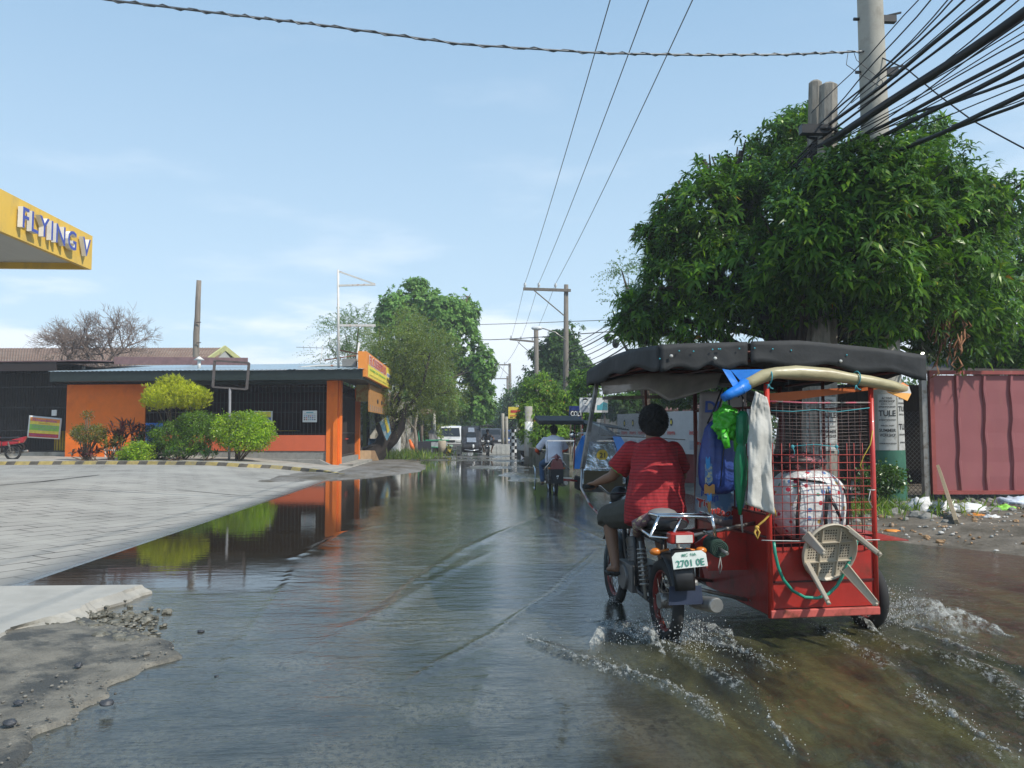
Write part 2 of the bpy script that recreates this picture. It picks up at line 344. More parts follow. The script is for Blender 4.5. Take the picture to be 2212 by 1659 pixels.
# ================================================================ the ground, the roads and the water
def ss(a,b,x):
    t=np.clip((x-a)/(b-a),0,1); return t*t*(3-2*t)
def hgrid(name,xs,ys,zf,mat,label,kind='structure',cat_=None):
    X,Y=np.meshgrid(xs,ys,indexing='ij'); Z=zf(X,Y); V=np.stack([X,Y,Z],-1).reshape(-1,3)
    nx,ny=len(xs),len(ys); i=np.arange(nx-1)[:,None]*ny+np.arange(ny-1)[None,:]; i=i.ravel()
    F=np.stack([i,i+ny,i+ny+1,i+1],1); o=npmesh(name,V,F,mat,smooth=True); tag(o,label,cat_ or name.replace('_',' '),None,kind); return o
def fnoise(X,Y,s,seed=0.0,oct=4):
    Z=np.zeros_like(X,float); a=1;k=s
    for o in range(oct):
        th=[.3,1.4,2.3,.9,1.9][o]+seed; c,sn=math.cos(th),math.sin(th)
        U=(X*c-Y*sn)*k+seed*7; V=(X*sn+Y*c)*k+seed*3
        Z+=a*(np.sin(U+1.7*np.sin(V*.73+.5))*.5+np.sin(V*1.17+1.9*np.sin(U*.61+1.1))*.5); a*=.55;k*=2.03
    return Z/2
lin=np.linspace
m_ground=pm('packed_earth',(.16,.13,.09),.95,var=.35,scale=.6,dirt=(.09,.10,.045),dth=(.45,.6),dscale=.25,bump=.02,bs=8)
hgrid('ground',lin(-170,170,21),lin(-60,330,21),lambda X,Y:np.full_like(X,-.16),m_ground,'brown earth stretching away beyond both sides of the road')
# --- asphalt road, part of it just above the water level farther away
def wet_asphalt():
    m,N,L,B=newmat('wet_asphalt'); g=N.new('ShaderNodeNewGeometry'); P=g.outputs['Position']
    def nse(sc_,det=5,st=(1,1,1)):
        mp=N.new('ShaderNodeMapping'); mp.inputs['Scale'].default_value=st; L.new(P,mp.inputs[0]); n=N.new('ShaderNodeTexNoise'); n.inputs['Scale'].default_value=sc_; n.inputs['Detail'].default_value=det; L.new(mp.outputs[0],n.inputs['Vector']); return n.outputs[0]
    def mr(x,a,b,c,d): r=N.new('ShaderNodeMapRange'); r.inputs[1].default_value=a; r.inputs[2].default_value=b; r.inputs[3].default_value=c; r.inputs[4].default_value=d; L.new(x,r.inputs[0]); return r.outputs[0]
    mx=N.new('ShaderNodeMix'); mx.data_type='RGBA'; L.new(mr(nse(2,8),.35,.65,0,1),mx.inputs[0]); mx.inputs[6].default_value=(.075,.07,.065,1); mx.inputs[7].default_value=(.16,.15,.135,1)
    L.new(mx.outputs[2],B.inputs['Base Color']); L.new(mr(nse(.8,6,(1,.35,1)),.38,.62,.12,.55),B.inputs['Roughness'])
    b=N.new('ShaderNodeBump'); b.inputs['Distance'].default_value=.004; L.new(nse(60,4),b.inputs['Height']); L.new(b.outputs[0],B.inputs['Normal']); return m
m_road=wet_asphalt()
def road_z(X,Y):
    z=-.045+(.050+.02*fnoise(X*1.2,Y*.5,1.2,.8,4))*np.exp(-((X-2.0)/2.6)**2-((Y-25)/8.0)**2)+.02*np.exp(-((X-0)/3)**2-((Y-33)/4)**2)
    return z+ss(26,44,Y)*(.043+.030*fnoise(X*.45,Y*.8,.9,.4,3))+.004*fnoise(X,Y,2.0,.2,2)
hgrid('road',lin(-4.6,6.4,90),np.concatenate([lin(-8,18,30),lin(18.2,70,240),lin(72,260,90)]),road_z,m_road,'wet grey asphalt road showing through the flood between the puddles')
# --- forecourt of the petrol station, block paving
def paving():
    m,N,L,B=newmat('block_paving'); g=N.new('ShaderNodeNewGeometry')
    mp=N.new('ShaderNodeMapping'); mp.inputs['Rotation'].default_value=(0,0,R(-68)); L.new(g.outputs['Position'],mp.inputs[0])
    br=N.new('ShaderNodeTexBrick'); L.new(mp.outputs[0],br.inputs['Vector']); br.inputs['Scale'].default_value=1; br.inputs['Brick Width'].default_value=.62; br.inputs['Row Height'].default_value=.29; br.inputs['Mortar Size'].default_value=.013; br.inputs['Mortar Smooth'].default_value=.3; br.inputs['Bias'].default_value=0
    br.inputs['Color1'].default_value=(.325,.31,.28,1); br.inputs['Color2'].default_value=(.385,.365,.33,1); br.inputs['Mortar'].default_value=(.055,.05,.042,1)
    n=N.new('ShaderNodeTexNoise'); n.inputs['Scale'].default_value=.55; n.inputs['Detail'].default_value=8; n.inputs['Roughness'].default_value=.65; L.new(g.outputs['Position'],n.inputs['Vector'])
    n2=N.new('ShaderNodeTexNoise'); n2.inputs['Scale'].default_value=1.1; n2.inputs['Detail'].default_value=3; L.new(g.outputs['Position'],n2.inputs['Vector'])
    r2=N.new('ShaderNodeMapRange'); r2.inputs[1].default_value=.42; r2.inputs[2].default_value=.6; r2.inputs[3].default_value=.25; r2.inputs[4].default_value=1; L.new(n2.outputs[0],r2.inputs[0])
    pl=N.new('ShaderNodeMix'); pl.data_type='RGBA'; pl.inputs[6].default_value=(.355,.34,.305,1); L.new(br.outputs['Color'],pl.inputs[7]); L.new(r2.outputs[0],pl.inputs[0])
    r=N.new('ShaderNodeMapRange'); r.inputs[1].default_value=.35; r.inputs[2].default_value=.68; r.inputs[3].default_value=1.05; r.inputs[4].default_value=.72; L.new(n.outputs[0],r.inputs[0])
    sp=N.new('ShaderNodeSeparateXYZ'); L.new(g.outputs['Position'],sp.inputs[0])
    # damp margin just above the water line
    rz=N.new('ShaderNodeMapRange'); rz.inputs[1].default_value=.002; rz.inputs[2].default_value=.022; rz.inputs[3].default_value=.38; rz.inputs[4].default_value=1; L.new(sp.outputs[2],rz.inputs[0])
    mm=N.new('ShaderNodeMath'); mm.operation='MULTIPLY'; L.new(r.outputs[0],mm.inputs[0]); L.new(rz.outputs[0],mm.inputs[1])
    v=N.new('ShaderNodeVectorMath'); v.operation='SCALE'; L.new(pl.outputs[2],v.inputs[0]); L.new(mm.outputs[0],v.inputs['Scale']); L.new(v.outputs[0],B.inputs['Base Color'])
    rr=N.new('ShaderNodeMapRange'); rr.inputs[1].default_value=.0; rr.inputs[2].default_value=.022; rr.inputs[3].default_value=.12; rr.inputs[4].default_value=.85; L.new(sp.outputs[2],rr.inputs[0]); L.new(rr.outputs[0],B.inputs['Roughness'])
    b=N.new('ShaderNodeBump'); b.inputs['Distance'].default_value=.004; L.new(br.outputs['Fac'],b.inputs['Height']); b.invert=True; L.new(b.outputs[0],B.inputs['Normal']); return m
def fz(X): return np.where(X<-4.2,.3*ss(0,5.2,-4.2-X)+.004*np.clip(-4.2-X,0,1)*8,-.02)-.0
kp=[]
for (u,v,z) in [(0,1004,.34),(150,1003,.34),(300,1003,.34),(430,1004,.34),(520,1006,.31),(580,1009,.24),(620,1012,.19),(660,1017,.12),(700,1022,.07),(742,1030,.03)]:
    p=gnd(u,v,z); kp.append((p.x,p.y))
kp=[(-60,kp[0][1]+1.2)]+kp; kX=np.array([a for a,b in kp]); kY=np.array([b for a,b in kp])
def kerb_y(X): return np.interp(X,kX,kY)
xs=np.concatenate([lin(-60,-14,24),lin(-13.5,-5,40),lin(-4.8,-3.6,14)])
tt=lin(0,1,60); X,T=np.meshgrid(xs,tt,indexing='ij'); Y=7.4+(kerb_y(X)-7.4)*T
Z=fz(X)+.004*fnoise(X,Y,1.2,.3,3)*(X<-4.4); i=(np.arange(len(xs)-1)[:,None]*60+np.arange(59)[None,:]).ravel()
tag(npmesh('forecourt',np.stack([X,Y,Z],-1).reshape(-1,3),np.stack([i,i+60,i+61,i+1],1),paving(),smooth=True),'pale block paved petrol station forecourt sloping down to the flood','forecourt',kind='structure')
# --- striped kerb along the forecourt
m_ky=pm('kerb_yellow',(.42,.33,.12),.8,var=.25,scale=9,dirt=(.3,.26,.16),dth=(.5,.65)); m_kb=pm('kerb_black',(.11,.10,.085),.8,var=.3)
mb=MB(); path=[Vector((x,kerb_y(x),float(fz(np.array(x))))) for x in np.arange(-24,-4.25,.055)]
acc=0; 
for a,b in zip(path[:-1],path[1:]):
    d=(b-a); t=d.normalized(); nn=Vector((-t.y,t.x,0)); acc+=d.length
    mi=0 if (acc%.72)<.40 else 1; sh=t*.09
    q=[a-nn*.0-Vector((0,0,.05)),b-Vector((0,0,.05)),b+Vector((0,0,.115))+sh,a+Vector((0,0,.115))+sh]
    r=[x+nn*.16 for x in q]
    mb.add(q+r,[(0,1,2,3),(3,2,6,7),(5,4,7,6)],mi)
solo(mb,'striped_kerb',[m_ky,m_kb],'yellow and black striped kerb edging the forecourt','kerb',kind='structure')
# --- raised bed and concrete strip behind the kerb, up to the buildings
m_conc=pm('old_concrete',(.36,.34,.30),.9,var=.2,scale=2.5,dirt=(.17,.16,.13),dth=(.5,.7),dscale=1.5,bump=.004,bs=30)
xs=lin(-60,-4.5,90); tt=lin(0,1,12); X,T=np.meshgrid(xs,tt,indexing='ij'); Y=kerb_y(X)+.155+(36.5-kerb_y(X))*T; Z=fz(X)+.1+.02*T*(X<-6)
i=(np.arange(89)[:,None]*12+np.arange(11)[None,:]).ravel()
tag(npmesh('pavement',np.stack([X,Y,Z],-1).reshape(-1,3),np.stack([i,i+12,i+13,i+1],1),m_conc,smooth=True),'concrete strip between the striped kerb and the orange eatery','pavement',kind='structure')
# --- earth and gravel on the left past the forecourt
def edgeL(Y): return np.interp(Y,[20,24,26,29,32,36,42,60,300],[-5.2,-4.3,-2.9,-1.95,-1.8,-2.2,-3.0,-3.1,-3.1])
m_gravel=pm('gravel',(.19,.18,.165),.9,var=.4,scale=14,dirt=(.10,.085,.06),dth=(.45,.62),dscale=.8,bump=.02,bs=45)
hgrid('gravel',np.concatenate([lin(-60,-10,12),lin(-9.5,-1,60)]),np.concatenate([lin(22,46,90),lin(47,300,50)]),
  lambda X,Y:np.clip((edgeL(Y)+.25*fnoise(X,Y,1.3,.8,3)-X)*.11,-.12,.10)+.014*fnoise(X,Y,2.1,.1,4)*(X<edgeL(Y)),m_gravel,'grey gravel bank beside the flooded road past the eatery')
# --- muddy verge on the right
def edgeR(Y): return np.interp(Y,[-10,3,6,8,9,10,11,13,20,40,300],[13,13,11,7.6,6.5,5.75,5.35,5.2,5.1,5.0,5.0])
m_mud=pm('muddy_verge',(.17,.145,.115),.85,var=.35,scale=3,dirt=(.085,.07,.05),dth=(.42,.6),dscale=1.3,bump=.02,bs=18)
hgrid('verge',np.concatenate([lin(3.5,16,130),lin(16.5,80,20)]),np.concatenate([lin(-10,6,10),lin(6.2,20,110),lin(21,60,40),lin(65,300,20)]),
  lambda X,Y:np.clip((X-edgeR(Y)+.22*fnoise(X,Y,1.6,.5,3))*.10,-.12,.17)+.016*fnoise(X,Y,3.1,.7,4)*(X>edgeR(Y)-.5),m_mud,'muddy grey brown verge along the right side of the flood')
# --- near left: concrete slab and rough broken asphalt
m_slab=pm('pale_concrete',(.37,.355,.32),.85,var=.12,scale=3,dirt=(.25,.24,.21),dth=(.6,.8),bump=.002,bs=60)
mb=MB(); top=[]
E_=[(-2.95,7.36),(-3.0,7.0),(-3.08,6.7),(-3.03,6.4),(-3.14,6.1),(-3.2,5.8),(-3.16,5.5),(-3.26,5.2),(-3.3,4.8),(-3.28,4.2),(-3.35,3),(-3.35,-4)]
prof=[(0,.080),(.03,.055),(.09,.022),(.12,-.1)]
E2=[]
for (xa,ya),(xb,yb2) in zip(E_[:-1],E_[1:]):
    for k in range(7): t_=k/7; E2.append((xa+(xb-xa)*t_+.05*noise.noise(Vector((ya*9+k,1,0)))+.02*noise.noise(Vector((ya*31+k*5,2,0))),ya+(yb2-ya)*t_))
E2.append(E_[-1]); E_=E2; n=len(E_)
def sf(i,j):
    x,y=E_[i]; dx,z=prof[j]; k=noise.noise(Vector((x*3,y*3,j)))*.09*(j>0); return Vector((x+dx+k,y,z+.012*noise.noise(Vector((x,y*2,1)))*(j==0)))
vs=[sf(i,j) for i in range(n) for j in range(4)]; fs=[(i*4+j,i*4+j+1,(i+1)*4+j+1,(i+1)*4+j) for i in range(n-1) for j in range(3)]
mb.add(vs,[f[::-1] for f in fs],1)
tp=[sf(i,0) for i in range(n)]+[Vector((-30,-4,.085)),Vector((-30,7.36,.085))]; mb.add(tp,[list(range(len(tp)))[::-1]],0)
mb.add([sf(0,0),Vector((-30,7.36,.085)),Vector((-30,7.36,-.1)),Vector((-2.95,7.36,-.1))],[(0,1,2,3)],1)
solo(mb,'pavement',[m_slab,m_conc],'pale concrete slab with a crumbling edge at the near left','pavement',kind='structure')
m_rough=pm('worn_asphalt',(.175,.16,.13),.7,var=.35,scale=5,dirt=(.06,.06,.055),dth=(.46,.58),dscale=2.2,bump=.012,bs=70)
def rough_z(X,Y):
    e=-1.93+.11*np.sin(Y*2.3+1)+.05*np.sin(Y*6.1)+.03*np.sin(Y*17)-.35*ss(5.1,5.9,Y)-.9*ss(5.7,6.6,Y)+.1*ss(3.6,3.0,Y)
    z=np.clip((e-X)*.9,-.06,.022)+.05*ss(.1,1.4,e-X)
    return z+.008*fnoise(X,Y,4.0,.4,4)*(X<e)+.002*fnoise(X,Y,22,.9,3)
hgrid('worn_shoulder',lin(-3.5,-1.5,120),lin(1.5,7.0,240),rough_z,m_rough,'rough worn asphalt shoulder with a broken edge at the near left')
# --- the flood water
def water_mat():
    m,N,L,B=newmat('flood_water'); g=N.new('ShaderNodeNewGeometry'); P=g.outputs['Position']
    def att(n): a=N.new('ShaderNodeAttribute'); a.attribute_name=n; return a.outputs['Fac']
    def nse(sc_,det=4,st=(1,1,1),rot=0,ro=.55):
        mp=N.new('ShaderNodeMapping'); mp.inputs['Scale'].default_value=st; mp.inputs['Rotation'].default_value=(0,0,R(rot)); L.new(P,mp.inputs[0]); n=N.new('ShaderNodeTexNoise'); n.inputs['Scale'].default_value=sc_; n.inputs['Detail'].default_value=det; n.inputs['Roughness'].default_value=ro; L.new(mp.outputs[0],n.inputs['Vector']); return n.outputs[0]
    def mr(x,a,b,c=0,d=1): r=N.new('ShaderNodeMapRange'); r.inputs[1].default_value=a; r.inputs[2].default_value=b; r.inputs[3].default_value=c; r.inputs[4].default_value=d; L.new(x,r.inputs[0]); return r.outputs[0]
    def mu(a,b,op='MULTIPLY'):
        q=N.new('ShaderNodeMath'); q.operation=op
        for i,x in enumerate((a,b)):
            if isinstance(x,(int,float)): q.inputs[i].default_value=x
            else: L.new(x,q.inputs[i])
        return q.outputs[0]
    def mix(f,a,b):
        x=N.new('ShaderNodeMix'); x.data_type='RGBA'; L.new(f,x.inputs[0])
        for i,c in((6,a),(7,b)):
            if isinstance(c,tuple): x.inputs[i].default_value=(*c,1)
            else: L.new(c,x.inputs[i])
        return x.outputs[2]
    bed=mix(mr(nse(1.1,8,ro=.65),.38,.62),(.020,.024,.018),(.098,.094,.070))
    bed=mix(mr(nse(30,8,(1,.7,1),ro=.75),.46,.60),bed,(.022,.024,.022))
    bed=mix(mr(nse(.62,6,(1,.6,1),15),.52,.70,0,.55),bed,(.15,.125,.09))
    mud=mix(mr(nse(2.2,8,(1,.28,1),-24,.7),.40,.62),(.012,.013,.007),(.090,.082,.030))
    dark=mix(mr(nse(2,4),.3,.7),(.020,.014,.009),(.035,.026,.016))
    c=mix(att('mud'),bed,mud); c=mix(att('calm'),c,dark)
    fo=mr(mu(att('foam'),mr(nse(34,8,(1,.55,1),-28,ro=.8),.44,.66),'MULTIPLY'),.22,.75)
    c=mix(fo,c,(.40,.40,.37)); L.new(c,B.inputs['Base Color'])
    L.new(mr(fo,0,1,.035,.6),B.inputs['Roughness']); B.inputs['IOR'].default_value=1.46
    rough=att('rough')
    h=mu(nse(8,4,(.7,2.2,1),8),.0034); h=mu(h,mu(nse(20,4,(.7,2.2,1),-6),.0016),'ADD'); h=mu(h,mu(nse(60,4,(.8,1.8,1)),.0005),'ADD'); h=mu(h,rough)
    h=mu(h,mu(nse(9,6,(1.8,.6,1),-25,.7),mu(att('mud'),.020)),'ADD'); h=mu(h,mu(nse(40,5),mu(att('foam'),.010)),'ADD')
    h=mu(h,mu(nse(5,3,(.6,1.8,1)),.0006),'ADD')
    b=N.new('ShaderNodeBump'); b.inputs['Strength'].default_value=1; b.inputs['Distance'].default_value=1; L.new(h,b.inputs['Height']); L.new(b.outputs[0],B.inputs['Normal']); return m
ridges=[ # traced on the water surface: points, half width, height, foam
 ([(1300,1175),(1262,1215),(1225,1245),(1200,1275),(1130,1320),(1060,1370),(950,1430),(860,1485)],.020,.012,0),
 ([(1190,1105),(1080,1150),(1000,1185),(900,1250),(830,1310),(640,1420)],.05,.010,0),
 ([(1060,1190),(960,1240),(880,1290),(760,1370)],.04,.007,0),([(1020,1200),(930,1250),(800,1340)],.04,.006,0),
 ([(1185,1115),(1240,1140),(1300,1165)],.03,.008,0),([(870,1125),(740,1150),(640,1200)],.05,.005,0),
 ([(640,1215),(618,1260),(560,1330),(500,1400),(470,1470),(440,1560)],.03,.006,0),
 ([(1010,1590),(1040,1500),(1060,1460)],.02,.006,0),([(1190,1640),(1210,1560),(1205,1500)],.02,.008,0),
 ([(1130,1380),(1190,1405),(1250,1425),(1330,1450),(1420,1478),(1500,1515),(1570,1575)],.05,.03,1),
 ([(1280,1345),(1330,1350),(1400,1385),(1440,1400),(1490,1430),(1560,1470),(1620,1510)],.05,.035,1),
 ([(1440,1385),(1520,1395),(1566,1405),(1629,1422),(1690,1455)],.045,.03,1),
 ([(1760,1350),(1807,1381),(1883,1422),(1925,1455)],.045,.03,1),
 ([(1850,1362),(1930,1400),(2041,1428),(2136,1457),(2190,1500),(2250,1570),(2330,1650)],.055,.042,1),
 ([(1890,1335),(1960,1360),(2060,1395),(2150,1430),(2260,1470)],.04,.02,.7),
 ([(1980,1500),(2000,1520),(2060,1561),(2136,1609),(2190,1650)],.045,.028,.8),
 ([(1560,1445),(1604,1479),(1640,1530),(1661,1567),(1724,1640)],.04,.028,.45),
 ([(1700,1440),(1800,1500),(1900,1590),(1960,1660)],.07,.018,0),([(1640,1500),(1750,1570),(1850,1660)],.07,.02,.15)]
def build_water():
    xs=np.concatenate([[-60,-12],lin(-5.2,-2.2,40),lin(-2.15,4.6,190),lin(4.65,14,100),[30,60]])
    ys=np.concatenate([[-10,0],lin(1.6,9,290),lin(9.06,16,110),lin(16.2,40,90),lin(42,262,50)])
    X,Y=np.meshgrid(xs,ys,indexing='ij'); sh=X.shape; x=X.ravel(); y=Y.ravel()
    Z=np.zeros_like(x); foam=np.zeros_like(x)
    near=ss(16,9,y)
    cm_=ss(-1.4,-2.0,x)*ss(6.9,7.7,y); Z+=ss(22,9,y)*(1-.92*cm_)*(.0031*fnoise(x*.30,y,30,.12,3)+.0040*fnoise(x*.5,y,11,.05,2))*(.55+.45*np.clip(fnoise(x,y,1.3,.4,2)*2+.4,0,1))
    wk=ss(.2,1.0,x-.25+(y-4.5)*.10)*ss(6.1,4.9,y+.0*x)           # churned water behind the tricycle
    # turbulence stretched along the line of travel
    c,s=math.cos(R(24)),math.sin(R(24)); a=x*c+y*s; b=-x*s+y*c
    Z+=wk*(.024*fnoise(a*1.0,b*.45,6.0,.6,4)+.004*fnoise(x,y,30,.2,2))
    for pts,wd,ht,fo in ridges:
        P=[gnd(u,v) for u,v in pts]; q=[]
        for p0,p1 in zip(P[:-1],P[1:]):
            for k in range(6): q.append(p0.lerp(p1,k/6))
        q.append(P[-1]); best=np.full(x.shape,9.); side=np.zeros_like(x); tpar=np.zeros_like(x)
        for k,(p0,p1) in enumerate(zip(q[:-1],q[1:])):
            dx,dy=p1.x-p0.x,p1.y-p0.y; l2=dx*dx+dy*dy+1e-9; t=np.clip(((x-p0.x)*dx+(y-p0.y)*dy)/l2,0,1)
            d=np.hypot(x-p0.x-t*dx,y-p0.y-t*dy); sd=((x-p0.x)*dy-(y-p0.y)*dx)/math.sqrt(l2); m=d<best; best[m]=d[m]; side[m]=sd[m]; tpar[m]=(k+t[m])/len(q)
        sd=side+.35*wd*fnoise(x,y,14,ht*9,3); ed=ss(0,.12,tpar)*ss(1,.88,tpar)
        far=best>wd*5
        h=ht*np.where(sd>0,np.exp(-(sd/(wd*.55))**2),np.exp(-(sd/(wd*1.9))**2)); h*=ed*(1.35-.35*(fo>0))*(1+.45*fnoise(x,y,9,.3,3)*(fo>0)); h[far]=0; Z+=h
        if fo: f=fo*np.exp(-(sd/(wd*1.5))**2)*ed*(.75+.6*fnoise(x,y,5,.9,2)); f[far]=0; foam=np.maximum(foam,f)
    foam=np.clip(foam+wk*.10*np.clip(fnoise(x,y,3,.2,3)*2,0,1),0,1)
    calm=ss(-1.5,-2.0,x+.12*np.sin(y*3)+.05*np.sin(y*11))*ss(6.9,7.7,y)*ss(26,18,y)
    mud=np.clip(ss(.45,1.5,x+.35*np.sin(y*1.7)+.2*np.sin(y*4)-.2)*ss(8.0,5.2,y)+.5*ss(3.5,5,x)*ss(14,8,y),0,1)
    rg=np.clip(ss(26,11,y)*1.15+.10,0,1.25)*(1-.9*calm)*(1-.3*mud); rg=np.maximum(rg*ss(-3.4,-2,x+(y<7.6)*2),.03)
    nx,ny=sh; i=(np.arange(nx-1)[:,None]*ny+np.arange(ny-1)[None,:]).ravel()
    o=npmesh('flood_water',np.stack([x,y,Z],1),np.stack([i,i+ny,i+ny+1,i+1],1),water_mat(),smooth=True)
    for n_,v_ in(('foam',foam),('calm',calm),('mud',mud),('rough',rg)):
        at_=o.data.attributes.new(n_,'FLOAT','POINT'); at_.data.foreach_set('value',v_.astype(np.float32))
    tag(o,'muddy flood water rippling over the whole road','flood water',kind='structure')
build_water()

def joint(pts,w_,lab):
    mb=MB(); P=[Vector((p.x,p.y,float(fz(np.array(p.x)))+.010)) for p in [gnd(u,v,z) for u,v,z in pts]]; Q=[]
    for a,b in zip(P[:-1],P[1:]):
        for k in range(8): p=a.lerp(b,k/8); p.z=float(fz(np.array(p.x)))+.010; Q.append(p)
    Q.append(P[-1]); vs=[]
    for i,p in enumerate(Q):
        t=(Q[min(i+1,len(Q)-1)]-Q[max(i-1,0)]).normalized(); nn=Vector((-t.y,t.x,0))*w_*(.6+.8*abs(noise.noise(p*2))); vs+=[p-nn,p+nn]
    mb.add(vs,[(2*i,2*i+2,2*i+3,2*i+1) for i in range(len(Q)-1)]); solo(mb,'paving_joint',pm('tar_joint',(.05,.045,.04),.8),lab,'paving joint',kind='structure')
joint([(-20,1054,.3),(90,1044,.3),(215,1029,.3)],.05,'dark tarred joint running across the forecourt at the left')
joint([(380,1048,.26),(520,1056,.2),(650,1064,.05)],.025,'thin dark joint slanting across the forecourt towards the pillar')
# ================================================================ petrol station canopy
m_yel=pm('canopy_yellow',(.72,.46,.07),.5,var=.05,scale=1.2,dirt=(.42,.30,.10),dth=(.5,.75),dscale=2.0,stretch=(1,1,.4))
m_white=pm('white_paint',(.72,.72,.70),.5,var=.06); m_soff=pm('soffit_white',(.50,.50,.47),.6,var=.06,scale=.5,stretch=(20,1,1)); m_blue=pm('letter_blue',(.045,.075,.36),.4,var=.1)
c0=at(198,583,18.5); cx,cy,cz=c0; ch=.80
can=thing('petrol_station_canopy','yellow petrol station canopy with raised blue lettering above the forecourt','canopy',(cx-9,cy-7,0))
mb=MB(); mb.bx(cx-.10,cx,cy-13,cy,cz,cz+ch); mb.bx(cx-18,cx-.1,cy-.1,cy,cz,cz+ch); mb.bx(cx-18,cx-17.9,cy-13,cy-.1,cz,cz+ch); mb.bx(cx-17.9,cx-.1,cy-13,cy-12.9,cz,cz+ch)
mb.build('fascia',m_yel,can,world=True)
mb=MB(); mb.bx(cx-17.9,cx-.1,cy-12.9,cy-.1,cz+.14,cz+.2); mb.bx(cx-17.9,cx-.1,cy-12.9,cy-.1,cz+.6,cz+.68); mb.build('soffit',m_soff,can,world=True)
for a,b in((-3.2,-2.2),(-3.2,-7),(-9,-2.2),(-9,-7)):
    mb=MB(); mb.bx(cx+a-.55,cx+a+.55,cy+b-.35,cy+b+.35,cz+.115,cz+.139); mb.build('ceiling_light',pm('light_cover',(.10,.12,.12),.2),can,world=True)
for b in(-3.5,-10):
    mb=MB(); mb.bx(cx-12.2,cx-11.8,cy+b-.2,cy+b+.2,.2,cz+.14); mb.build('column',m_white,can,world=True)
mb=MB(); ya=hitp(37,480,(cx,0,0),Vector((1,0,0))).y; yb=hitp(192,540,(cx,0,0),Vector((1,0,0))).y
put_text(mb,'FLYING V',(cx+.02,(ya+yb)/2-.12,cz+ch*.52),(0,1,0),(0,0,1),.40,width=(yb-ya)*.95,mi=0,mside=1,ext=.085,bold=.012,sp=1.18)
mb.xf(Matrix.Translation((.065,0,0))); mb.build('lettering',[m_blue,m_white],can,world=True)
# ================================================================ orange eatery
A=at(735,933,31.0); A.z=0; B0=at(135,933,32.3); ex=Vector((A.x-B0.x,A.y-B0.y,0)).normalized(); ey=Vector((0,1,0)); en=Vector((ex.y,-ex.x,0))
if en.y>0: en=-en
def FS(u,v,d=0):
    p=hitp(u,v,A+ey*d,en); q=p-A-ey*d; return q.dot(ex),p.z
def W(s,d,z): return A+ex*s+ey*d+ZV*z
def sbox(mb,s0,s1,d0,d1,z0,z1,mi=0):
    mb.add([W(s,d,z) for s in(s0,s1) for d in(d0,d1) for z in(z0,z1)],[(0,1,3,2),(4,6,7,5),(0,4,5,1),(2,3,7,6),(0,2,6,4),(1,5,7,3)],mi)
m_or=pm('orange_render',(.85,.185,.015),.75,var=.07,scale=3,dirt=(.62,.12,.015),dth=(.5,.8),dscale=.8,bump=.003,bs=50)
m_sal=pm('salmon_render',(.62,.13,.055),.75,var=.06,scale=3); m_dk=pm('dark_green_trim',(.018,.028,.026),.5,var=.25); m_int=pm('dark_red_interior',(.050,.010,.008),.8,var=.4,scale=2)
m_roof=pm('pale_blue_roofing',(.36,.45,.50),.35,metal=.3,var=.10,scale=1.2,dirt=(.25,.28,.29),dth=(.5,.75)); m_bar=pm('dark_bar',(.06,.045,.04),.5); m_gray=pm('grey_cement',(.26,.255,.24),.9,var=.2,dirt=(.14,.135,.12))
rest=thing('eatery','low orange eatery with a pale blue metal roof, grilled windows and a dark eave','building',W(-6,2,0))
sL,_=FS(140,992); s1,_=FS(312,940); s2,_=FS(705,940); s3,_=FS(735,940); D5=5.2
zE=3.72; zs0,zs1=FS(600,973)[1],FS(600,940)[1]
mb=MB(); sbox(mb,sL,s1,0,.15,.2,3.35); sbox(mb,sL,sL+.15,.15,8,.2,3.35)
mb.build('wall',m_or,rest,world=True)
mb=MB(); sbox(mb,s1,s2,.02,.17,zs0-.02,zs1); mb.build('low_wall',m_sal,rest,world=True)
mb=MB(); sbox(mb,s1,s2,.05,.17,.1,zs0-.03); sbox(mb,s3-.35,s3-.02,.45,D5+.3,.0,.42); sbox(mb,s1,s2,.17,7.5,.1,.75); mb.build('plinth',m_gray,rest,world=True)
mb=MB(); sbox(mb,s2,s3-.28,-.02,.30,0,3.45); sbox(mb,s3-.27,s3-.10,-.10,.2,0,3.45); sbox(mb,s3-.09,s3,-.02,.45,.0,3.45); mb.build('pillar',m_or,rest,world=True)
mb=MB(); sbox(mb,s3-.22,s3,D5-.05,D5+.35,.0,3.45); mb.build('pillar',m_or,rest,world=True)
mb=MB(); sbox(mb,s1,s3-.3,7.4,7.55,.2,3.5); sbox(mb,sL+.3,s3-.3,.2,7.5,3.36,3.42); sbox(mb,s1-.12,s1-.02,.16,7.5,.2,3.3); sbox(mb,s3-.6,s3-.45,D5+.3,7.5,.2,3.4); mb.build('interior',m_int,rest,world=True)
# window grille: uprights and rails, one part for each bay
mb=MB(); sbox(mb,s1,s2,.04,.14,3.31,3.50); mb.build('lintel',m_dk,rest,world=True)
ww=(s2-s1)/4
for k in range(4):
    mb=MB(); a=s1+ww*k+.02; b=s1+ww*(k+1)-.02
    for q in np.arange(a,b,.155): mb.bar(W(q,.08,zs1),W(q,.08,3.3),.016)
    for z in(zs1+.05,zs1+.9,2.6,3.22): mb.bar(W(a,.075,z),W(b,.075,z),.022)
    mb.build('window_grille',m_bar,rest,world=True)
